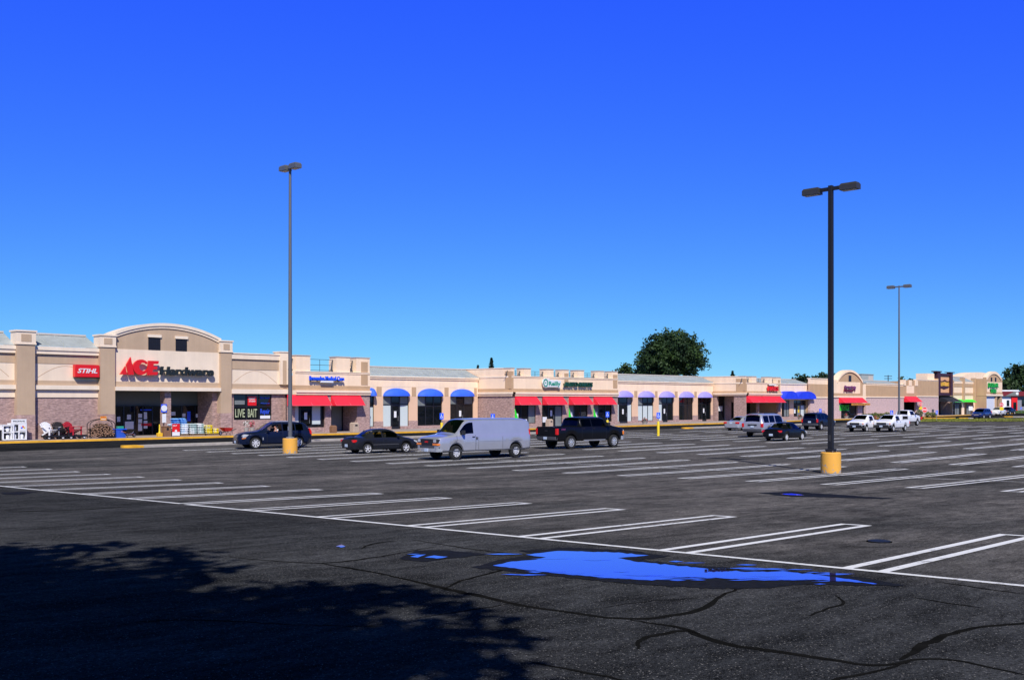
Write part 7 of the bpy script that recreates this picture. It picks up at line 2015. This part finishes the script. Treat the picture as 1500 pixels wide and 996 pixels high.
# wheelbarrows, tote
def wheelbarrow(label, px, py, rz, m, handle='wood', tilt=0):
    x, y = on_walk(px, py)
    t = thing('wheelbarrow', label, 'wheelbarrow', (x, y, 0.15), rz)
    MB().add([(-0.30, -0.22, 0.34), (0.25, -0.16, 0.34), (0.25, 0.16, 0.34), (-0.30, 0.22, 0.34), (-0.45, -0.36, 0.62), (0.50, -0.34, 0.66), (0.50, 0.34, 0.66), (-0.45, 0.36, 0.62)],
        [(3, 2, 1, 0), (0, 1, 5, 4), (1, 2, 6, 5), (2, 3, 7, 6), (3, 0, 4, 7), (4, 5, 1, 0), (5, 6, 2, 1), (6, 7, 3, 2), (7, 4, 0, 3)]).build('tray', M[m], t)
    for s in (1, -1):
        MB().tube((0.62, s*0.06, 0.20), (-0.85, s*0.28, 0.50), 0.022).build('handle', M[handle], t)
        MB().path([(-0.05, s*0.17, 0.33), (-0.22, s*0.24, 0.0), (-0.36, s*0.22, 0.38)], 0.016).build('leg', M['black'], t)
    w_ = MB().lathe([(0.08, -0.04), (0.16, -0.045), (0.19, 0), (0.16, 0.045), (0.08, 0.04)], c=(0.62, 0, 0.19), axis='y', n=18).build('wheel', M['tyre'], t, smooth=40)
    MB().lathe([(0.10, -0.046), (0.10, 0.046)], c=(0.62, 0, 0.19), axis='y', n=10).build('rim', M['steel'], w_)
    return t
M['orange_handle'] = mat('orange_handle', (0.62, 0.22, 0.08), 0.6, var=0.1)
wheelbarrow('black wheelbarrow with orange handles before the hardware doors', 187, 640.5, R(15), 'black', 'orange_handle')
wheelbarrow('red wheelbarrow by the brick wall right of the bagged goods', 331.5, 637.3, R(190), 'sign_red', 'black')
x, y = on_walk(178, 638.6)
t = thing('storage_tote', 'bright blue storage box with grey lid beside the firewood', 'box', (x, y+0.3, 0.15))
M['tote'] = mat('blue_tote', (0.02, 0.09, 0.52), 0.5, var=0.1)
MB().add([(-0.36, -0.24, 0), (0.36, -0.24, 0), (0.36, 0.24, 0), (-0.36, 0.24, 0), (-0.42, -0.28, 0.62), (0.42, -0.28, 0.62), (0.42, 0.28, 0.62), (-0.42, 0.28, 0.62)], [(3,2,1,0),(4,5,6,7),(0,1,5,4),(1,2,6,5),(2,3,7,6),(3,0,4,7)]).build('box_body', M['tote'], t)
MB().box(-0.45, 0.45, -0.31, 0.31, 0.622, 0.69).build('lid', M['sign_blue'], t, bevel=0.02)
MB().box(-0.2, 0.25, -0.2, 0.2, 0.692, 0.90).build('parcel', M['logo_green'], t, bevel=0.03)
# bagged goods on pallets
def bag_mat(name, c1, c2, sc):
    m = bpy.data.materials.new(name); m.use_nodes = True; nt = m.node_tree; b = nt.nodes['Principled BSDF']; b.inputs['Roughness'].default_value = 0.35
    tc = nd(nt, 'ShaderNodeTexCoord'); n = nd(nt, 'ShaderNodeTexNoise'); n.inputs['Scale'].default_value = sc; nt.links.new(tc.outputs['Object'], n.inputs['Vector'])
    oi = nd(nt, 'ShaderNodeObjectInfo'); ad = nd(nt, 'ShaderNodeMath', operation='MULTIPLY_ADD'); ad.inputs[1].default_value = 0.22
    nt.links.new(oi.outputs['Random'], ad.inputs[0]); nt.links.new(n.outputs['Fac'], ad.inputs[2])
    r = nd(nt, 'ShaderNodeValToRGB'); r.color_ramp.elements[0].position = 0.52; r.color_ramp.elements[0].color = (*c1, 1); r.color_ramp.elements[1].position = 0.62; r.color_ramp.elements[1].color = (*c2, 1)
    nt.links.new(ad.outputs[0], r.inputs['Fac']); nt.links.new(r.outputs[0], b.inputs['Base Color']); return m
M['bag_blue'] = bag_mat('light_blue_bag', (0.50, 0.66, 0.80), (0.78, 0.82, 0.86), 4)
M['bag_deep'] = bag_mat('blue_plastic_bag', (0.06, 0.25, 0.72), (0.22, 0.48, 0.85), 4)
M['bag_white'] = bag_mat('white_bag', (0.78, 0.80, 0.80), (0.40, 0.52, 0.50), 4)
M['bag_yel'] = bag_mat('yellow_white_bag', (0.80, 0.78, 0.55), (0.78, 0.62, 0.02), 4)
M['pallet'] = mat('pallet_wood', (0.26, 0.17, 0.09), 0.9, var=0.25, scale=6)
def bag_mesh(L, W, H):
    b = MB(); nx, ny = 6, 5
    for s in (1, -1):
        for i in range(nx+1):
            for j in range(ny+1):
                u, v = 2*i/nx-1, 2*j/ny-1
                h = H/2*(max(0, 1-u**6))**0.5*(max(0, 1-v**6))**0.5
                b.v.append((u*L/2, v*W/2, H/2+s*h))
    k = (nx+1)*(ny+1)
    for s in (0, 1):
        for i in range(nx):
            for j in range(ny):
                a = s*k+i*(ny+1)+j; f = [a, a+ny+1, a+ny+2, a+1]
                b.f.append(f if s == 0 else f[::-1]); b.m.append(0)
    return b
BAGS = {}
def pallet(label, px0, px1, py, layers, m, baglabel, slope=False, topm=None, toplabel=None, toplayers=3):
    xa, ya = on_walk(px0, py); xb, yb = on_walk(px1, py)
    w = math.hypot(xb-xa, yb-ya)*0.93; xc, yc = (xa+xb)/2+0.1, (ya+yb)/2+0.5
    t = thing('pallet', label, 'pallet', (xc, yc, 0.15))
    b = MB()
    for i in range(7): b.box(-w/2+i*w/7+0.01, -w/2+(i+0.72)*w/7, -0.5, 0.5, 0.11, 0.13)
    b.build('top_board', M['pallet'], t)
    for yy in (-0.42, 0, 0.42): MB().box(-w/2, w/2, yy-0.05, yy+0.05, 0, 0.109).build('runner', M['pallet'], t)
    rnd = random.Random(int(px0)); H = 0.145; nb = 2
    def put(z, cx, cy, L, W, mm, lab, grp):
        key = (mm, round(L, 2))
        if key not in BAGS: o = BAGS[key] = bag_mesh(L, W, H*1.08).build('goods_bag', M[mm], smooth=60)
        else: o = BAGS[key].copy(); COL.objects.link(o)
        o.location = (xc+cx+rnd.uniform(-0.02, 0.02), yc+cy+rnd.uniform(-0.03, 0.03), 0.15+z); o.rotation_euler = (0, 0, rnd.uniform(-0.06, 0.06))
        tag(o, lab, 'bag', grp)
    for l in range(layers):
        for i in range(nb):
            for j in range(2):
                if slope and l > layers-3 and i == 1 and l >= layers-2: continue
                put(0.132+l*H, (-0.5+i)*w/2, (-0.5+j)*0.5, w/2*0.98, 0.5, m, baglabel, label.split(' pallet')[0]+' bags')
    for l in range(toplayers if topm else 0):
        for i in range(2):
            put(0.132+(layers+l)*H*1.02, (-0.5+i)*w/2*0.8-0.05*l, -0.2, w/2*0.85, 0.62, topm, toplabel, 'deep blue bags on the pallet')
    return xc, yc, w
xc, yc, w = pallet('light blue pallet load with a red poster, nearest the brick column', 249.5, 277, 637.6, 6, 'bag_blue', 'pale blue bag in the stack behind the red poster', topm='bag_deep', toplabel='bright blue bag lying on top of the pale blue stack')
q = thing('sale_poster', 'red and white poster on the pale blue bag stack', 'poster', (xc-w/2+0.30, yc-0.60, 0.15))
MB().box(-0.36, 0.30, -0.02, 0.0, 0.36, 1.02).build('red_panel', M['sign_red'], q); MB().box(-0.36, 0.30, -0.021, 0.0, 0.05, 0.358).build('white_panel', M['paper'], q)
text_mb('SALT', 0.36, 0.12, 0.004, 0.02, at=(-0.30, -0.0205, 0.82)).build('lettering', M['paper'], q); MB().lathe([(0.10, 0), (0.10, -0.003), (0.0001, -0.004)], c=(-0.04, -0.021, 0.45), axis='y', n=14).build('emblem', M['paper'], q)
pallet('white pallet load standing between the pale blue and yellow ones', 276.5, 300, 636.6, 6, 'bag_white', 'white bag in the middle stack before the hardware window')
pallet('yellow pallet load, rightmost of the three before the window', 300.5, 322, 636, 5, 'bag_yel', 'yellow and white bag in the rightmost low stack', slope=True)
# flowers under the bait window
for (px, py, m, lab, sd) in ((365.5, 638.5, 'petal_white', 'white flowering plant in a tall pot under the bait window', 5), (374, 638.3, 'petal', 'pink flowering plant in a tall pot under the bait window', 6)):
    x, y = on_walk(px, py)
    t = thing('flower_stand', lab, 'flower pot', (x, y+0.5, 0.15))
    MB().lathe([(0.14, 0), (0.2, 0.5), (0.22, 0.62), (0.19, 0.62), (0.17, 0.58), (0.0001, 0.57)], n=16).build('pot', M['pot'], t, smooth=40)
    leafball(120, 0.26, 0.26, 0.32, (0, 0, 0.9), 0.07, sd, (0.35, 0.65), -0.4, 0.0).build('flowers', [M['leaf_dark'], M[m]], t)
# ================================================================ PLANTS, TREES, GRASS
def leaf_mat(name, c1, c2, sc=0.35):
    m = bpy.data.materials.new(name); m.use_nodes = True; nt = m.node_tree; b = nt.nodes['Principled BSDF']; b.inputs['Roughness'].default_value = 0.6; b.inputs['Specular IOR Level'].default_value = 0.25
    tc = nd(nt, 'ShaderNodeTexCoord'); n = nd(nt, 'ShaderNodeTexNoise'); n.inputs['Scale'].default_value = sc; n.inputs['Detail'].default_value = 6; nt.links.new(tc.outputs['Object'], n.inputs['Vector'])
    r = nd(nt, 'ShaderNodeValToRGB'); r.color_ramp.elements[0].position = 0.35; r.color_ramp.elements[0].color = (*c1, 1); r.color_ramp.elements[1].position = 0.65; r.color_ramp.elements[1].color = (*c2, 1)
    nt.links.new(n.outputs['Fac'], r.inputs['Fac']); nt.links.new(r.outputs[0], b.inputs['Base Color'])
    return m
M['leaf_oak'] = leaf_mat('dark_leaf', (0.010, 0.026, 0.010), (0.042, 0.080, 0.020))
M['leaf_far'] = leaf_mat('far_leaf', (0.012, 0.030, 0.014), (0.034, 0.062, 0.024))
M['leaf_conifer'] = leaf_mat('conifer_needle', (0.006, 0.020, 0.012), (0.018, 0.040, 0.020), 0.8)
M['trunk'] = mat('tree_bark', (0.045, 0.032, 0.024), 0.95, var=0.3, scale=6, stretch=(4, 4, 0.5))
def leaf_quads(b, p, n, spread, size, rnd, drop=0.0):
    for _ in range(n):
        q = p + Vector((rnd.gauss(0, spread), rnd.gauss(0, spread), rnd.gauss(0, spread*0.75)-drop))
        u = Vector((rnd.gauss(0, 1), rnd.gauss(0, 1), rnd.gauss(0, 0.7))).normalized(); w = u.orthogonal().normalized()
        w = (w*math.cos(rnd.random()*3) + u.cross(w)*math.sin(rnd.random()*3)).normalized()
        s = size*rnd.uniform(0.6, 1.35)
        b.add([tuple(q-u*s), tuple(q+w*s*0.55), tuple(q+u*s), tuple(q-w*s*0.55)], [(0, 1, 2, 3)])
def broadleaf(label, x, y, z0, H, rx, ry, crown_lo, seed, clumps=170, per=34, leaf=0.36, m='leaf_oak', group=None, trunk_r=0.35, gap=0.0, lobes=11, tall=1.0):
    rnd = random.Random(seed)
    t = thing('tree', label, 'tree', (x, y, z0), 0, group)
    zc = (crown_lo+H)/2; rz = (H-crown_lo)/2
    L = []
    for i in range(lobes):
        a = 2*math.pi*i/lobes + rnd.uniform(-0.3, 0.3); e = rnd.uniform(-0.55, 0.9)
        k = rnd.uniform(0.42, 0.62)
        L.append((Vector((math.cos(a)*math.cos(e)*rx*k, math.sin(a)*math.cos(e)*ry*k, zc+math.sin(e)*rz*0.55)), rnd.uniform(0.36, 0.52)))
    L.append((Vector((0, 0, zc+rz*0.45)), 0.5)); L.append((Vector((0, 0, zc)), 0.6))
    tb = MB()
    fork = crown_lo + (H-crown_lo)*0.15
    tb.tube((0, 0, -0.1), (0, 0, fork), trunk_r*1.25, trunk_r*0.8, 10)
    for c, r in L: 
        mid = Vector((c.x*0.45, c.y*0.45, fork+(c.z-fork)*0.6))
        tb.tube((0, 0, fork-0.3), mid, trunk_r*0.45, trunk_r*0.26, 6).tube(mid, c, trunk_r*0.26, trunk_r*0.08, 5)
    tb.build('trunk', M['trunk'], t)
    b = MB()
    for i in range(clumps):
        c, r = L[rnd.randrange(len(L))]
        v = Vector((rnd.gauss(0, 1), rnd.gauss(0, 1), rnd.gauss(0, 1))).normalized()
        rr = rnd.random()**0.4
        p = c + Vector((v.x*rx*r*rr, v.y*ry*r*rr, v.z*rz*r*rr*1.1))
        if p.z < crown_lo: p.z = crown_lo + rnd.random()*0.5
        leaf_quads(b, p, per, leaf*1.35, leaf, rnd)
    b.build('crown', M[m], t)
    return t
def conifer(label, x, y, H, r, seed, group=None):
    rnd = random.Random(seed); t = thing('conifer', label, 'tree', (x, y, 0), 0, group)
    MB().tube((0, 0, 0), (0, 0, H), 0.22, 0.03, 8).build('trunk', M['trunk'], t)
    b = MB(); n = int(H*4)
    for i in range(n):
        u = (i/n)**0.8; z = H*(0.25+0.75*u); rr = r*(1-u)*rnd.uniform(0.55, 1.2)+0.02
        for k in range(8):
            a = rnd.random()*6.28; q = Vector((math.cos(a)*rr, math.sin(a)*rr, z-rr*0.45))
            for s in (0.25, 0.6, 1.0):
                p = Vector((0, 0, z)).lerp(q, s); leaf_quads(b, p, 4, 0.06, 0.12, rnd)
    b.build('crown', M['leaf_conifer'], t); return t
def tree_px(label, px, d, top, wpx, lowpx, seed, **kw):
    x, y = DL(px, d); s = d/FL
    H = CAMH+(HOR-top)*s; lo = max(1.5, CAMH+(HOR-lowpx)*s)
    return broadleaf(label, x, y, 0, H, wpx*s/2, wpx*s/2, lo, seed, **kw)
tree_px('large dark round-crowned tree rising behind the lavender awning shops', 984, 190, 479, 101, 574, 21, clumps=1050, per=28, leaf=0.27, lobes=30, trunk_r=0.5)
tree_px('small dark tree at the left foot of the large round tree', 918.5, 200, 533, 20, 575, 22, clumps=60, per=24, leaf=0.30)
tree_px('low dark tree peeping over the roof left of the large round tree', 906, 210, 540, 16, 575, 23, clumps=50, per=24, leaf=0.3)
tree_px('small tree beside the lower left of the large round crown', 940, 196, 538, 26, 575, 24, clumps=70, per=24, leaf=0.3)
for (px, d, top, w, lab, sd) in ((720, 150, 523.5, 15, 'pointed conifer above the roof, taller of the two at left', 1), (700, 165, 534.5, 8, 'small pointed conifer above the roof left of the taller one', 2), (1073, 190, 542.5, 14, 'pointed conifer above the roof by the nail salon', 3), (1161, 230, 552, 5, 'tiny conifer tip above the roof right of the nail salon', 4)):
    x, y = DL(px, d); s = d/FL; conifer(lab, x, y, CAMH+(HOR-top)*s, w*s*1.35+0.2, sd)
for (px, top, w, sd, lab) in ((1172, 549.5, 26, 31, 'low rounded tree beyond the roofs, leftmost of the row behind the lamp post'), (1190, 547.5, 24, 32, 'rounded tree beyond the roofs just left of the near lamp post'), (1207, 544.5, 26, 33, 'tallest tree of the row beyond the roofs behind the near lamp post'), (1224, 549.5, 18, 34, 'tree beyond the roofs peeping between lamp post and round gable')):
    tree_px(lab, px, 270, top, w, 585, sd, clumps=70, per=22, leaf=0.42, m='leaf_far', group='trees beyond the roofs')
for (px, top, w, sd, lab) in ((1322, 553.5, 12, 35, 'tiny tree top beyond the roof right of the distant lamp post'), (1333, 554.5, 12, 36, 'flat tree top beyond the roof above the red awning'), (1348, 551.5, 14, 37, 'rounded tree top beyond the roof left of the sign tower'), (1363, 552.5, 10, 38, 'small tree top just left of the sign tower')):
    tree_px(lab, px, 300, top, w, 590, sd, clumps=40, per=20, leaf=0.42, m='leaf_far', group='trees beyond the roofs')
tree_px('broad dark tree behind the red roofed restaurant at right edge', 1500, 370, 526, 62, 588, 41, clumps=240, per=26, leaf=0.5, m='leaf_oak', lobes=15)
tree_px('lower dark tree behind the dollar store and restaurant', 1477, 350, 553, 26, 592, 42, clumps=90, per=24, leaf=0.5)
tree_px('dark tree beyond the restaurant, outside the right edge', 1545, 380, 520, 70, 590, 43, clumps=150, per=22, leaf=0.55)
# shrubs in the bed before the pink block wall
def shrub(label, px, d, w, h, seed, mw=(0.4, 0.45, 0.15), zb=0.15):
    x, y = DL(px, d); t = thing('shrub', label, 'shrub', (x, y, zb), 0, 'shrubs along the pink block wall')
    MB().tube((0, 0, 0), (0, 0, h*0.5), 0.05, 0.02, 6).build('stem', M['trunk'], t)
    leafball(int(190*w), w/2, w/2*0.8, h*0.55, (0, 0, h*0.5), 0.13, seed, mw, 0.1, 0.3).build('foliage', [M['leaf_dark'], M['leaf_mid'], M['leaf_yel']], t)
for i, (px, w, h, lab) in enumerate(((1266, 1.2, 0.75, 'low green shrub at the left end of the bed, beside the gabled shop'), (1273.5, 1.3, 0.8, 'second green shrub from the gabled shop'), (1282, 1.4, 0.95, 'middle green shrub of the bed above the compact pickups'), (1291, 1.4, 0.85, 'green shrub behind the pickup with the bed cap'), (1299, 1.3, 1.0, 'fuller green shrub left of the distant lamp post'))):
    shrub(lab, px, 172, w*1.25, h, 50+i, (0.25, 0.45, 0.30))
shrub('tall rounded shrub under the stop sign with placard', 1347, 186, 1.7, 1.35, 60, (0.45, 0.4, 0.15))
shrub('low shrub right of the larger stop sign', 1359, 184, 1.4, 0.95, 61, (0.3, 0.45, 0.25))
shrub('low yellow green shrub left of the sign tower doorway', 1367.5, 186, 1.6, 0.9, 62, (0.2, 0.4, 0.4))
x, y = DL(1282, 168)
t = thing('flower_bed', 'small clump of pink flowers before the shrubs', 'flowers', (x, y, 0.15))
leafball(90, 0.45, 0.3, 0.3, (0, 0, 0.2), 0.08, 70, (0.4, 0.6), 0.3, 0.0).build('blooms', [M['leaf_mid'], M['petal']], t)
# grass strip closing the lot and a lawn by the restaurant
def gsheet(name, pts, zoff, n, m, blade, seed, kind='stuff'):
    P = [DL(px, (CAMH-zoff)*FL/(py-HOR)) for px, py in pts]
    b = MB(); b.v = [(x, y, zoff) for x, y in P]; b.f.append(list(range(len(P)))); b.m.append(0)
    rnd = random.Random(seed)
    # triangles fan for sampling
    for i in range(n):
        k = rnd.randrange(1, len(P)-1); u, v = rnd.random(), rnd.random()
        if u+v > 1: u, v = 1-u, 1-v
        a, c, d = Vector(P[0]), Vector(P[k]), Vector(P[k+1]); q = a+(c-a)*u+(d-a)*v
        an = rnd.random()*6.28; h = blade*rnd.uniform(0.5, 1.4); w = blade*0.5
        b.add([(q.x-math.cos(an)*w, q.y-math.sin(an)*w, zoff), (q.x+math.cos(an)*w, q.y+math.sin(an)*w, zoff), (q.x+rnd.gauss(0, h*0.3), q.y+rnd.gauss(0, h*0.3), zoff+h)], [(0, 1, 2)], 1)
    o = b.build(name, m); o['kind'] = kind; return o
M['grass_dry'] = leaf_mat('dry_grass', (0.13, 0.11, 0.05), (0.20, 0.17, 0.085), 0.6); M['grass_green'] = leaf_mat('lawn_grass', (0.05, 0.10, 0.02), (0.11, 0.17, 0.03), 0.5)
gsheet('grass', [(1346, 617.6), (1420, 617.0), (1520, 616.6), (1640, 616.2), (1640, 612.6), (1520, 613.0), (1420, 613.6), (1352, 614.0)], 0.05, 5000, [M['grass_dry'], M['leaf_yel']], 0.16, 80)
gsheet('lawn', [(1474, 605.2), (1540, 605.6), (1620, 606), (1620, 602.0), (1540, 601.8), (1478, 601.6)], 0.06, 2500, [M['grass_green'], M['grass_green']], 0.2, 81)
def island_px(label, px0, px1, py, w=1.0):
    (xa, ya), (xb, yb) = G(px0, py), G(px1, py)
    t = thing('traffic_island', label, 'traffic island', (xa, ya, 0), math.atan2(yb-ya, xb-xa))
    L = math.hypot(xb-xa, yb-ya)
    MB().plate([(1.5, -w/2), (L, -w/2), (L, w/2), (1.5, w/2)], 0, 0.15).build('kerb_body', M['concrete'], t)
    MB().plate([(0, -w*0.25), (0.5, -w/2), (1.5, -w/2), (1.5, w/2), (0.5, w/2), (0, w*0.25)], 0, 0.16).build('painted_nose', M['kerb_yellow'], t)
island_px('short kerb island with yellow nose left of the blue minivan', 1404, 1424, 613.0)
island_px('kerb island with yellow nose below the far stop sign', 1470, 1560, 610.8, 1.4)
q = MB().plate([G(1353, 613.9), G(1400, 613.4), G(1400, 612.8), G(1353, 613.2)], 0.05, 0.17).build('kerb_edge', M['kerb_yellow']); q['kind'] = 'structure'

# the tree by the viewer that throws its shadow over the driveway
tx, ty = mall(-4.7, -6.9)
broadleaf('large leafy tree beside the viewer, its shadow falling on the driveway', tx, ty, gzxy(tx, ty), 12.2, 9.9, 9.9, 6.6, 91, clumps=2500, per=34, leaf=0.19, m='leaf_oak', trunk_r=0.32, lobes=20)
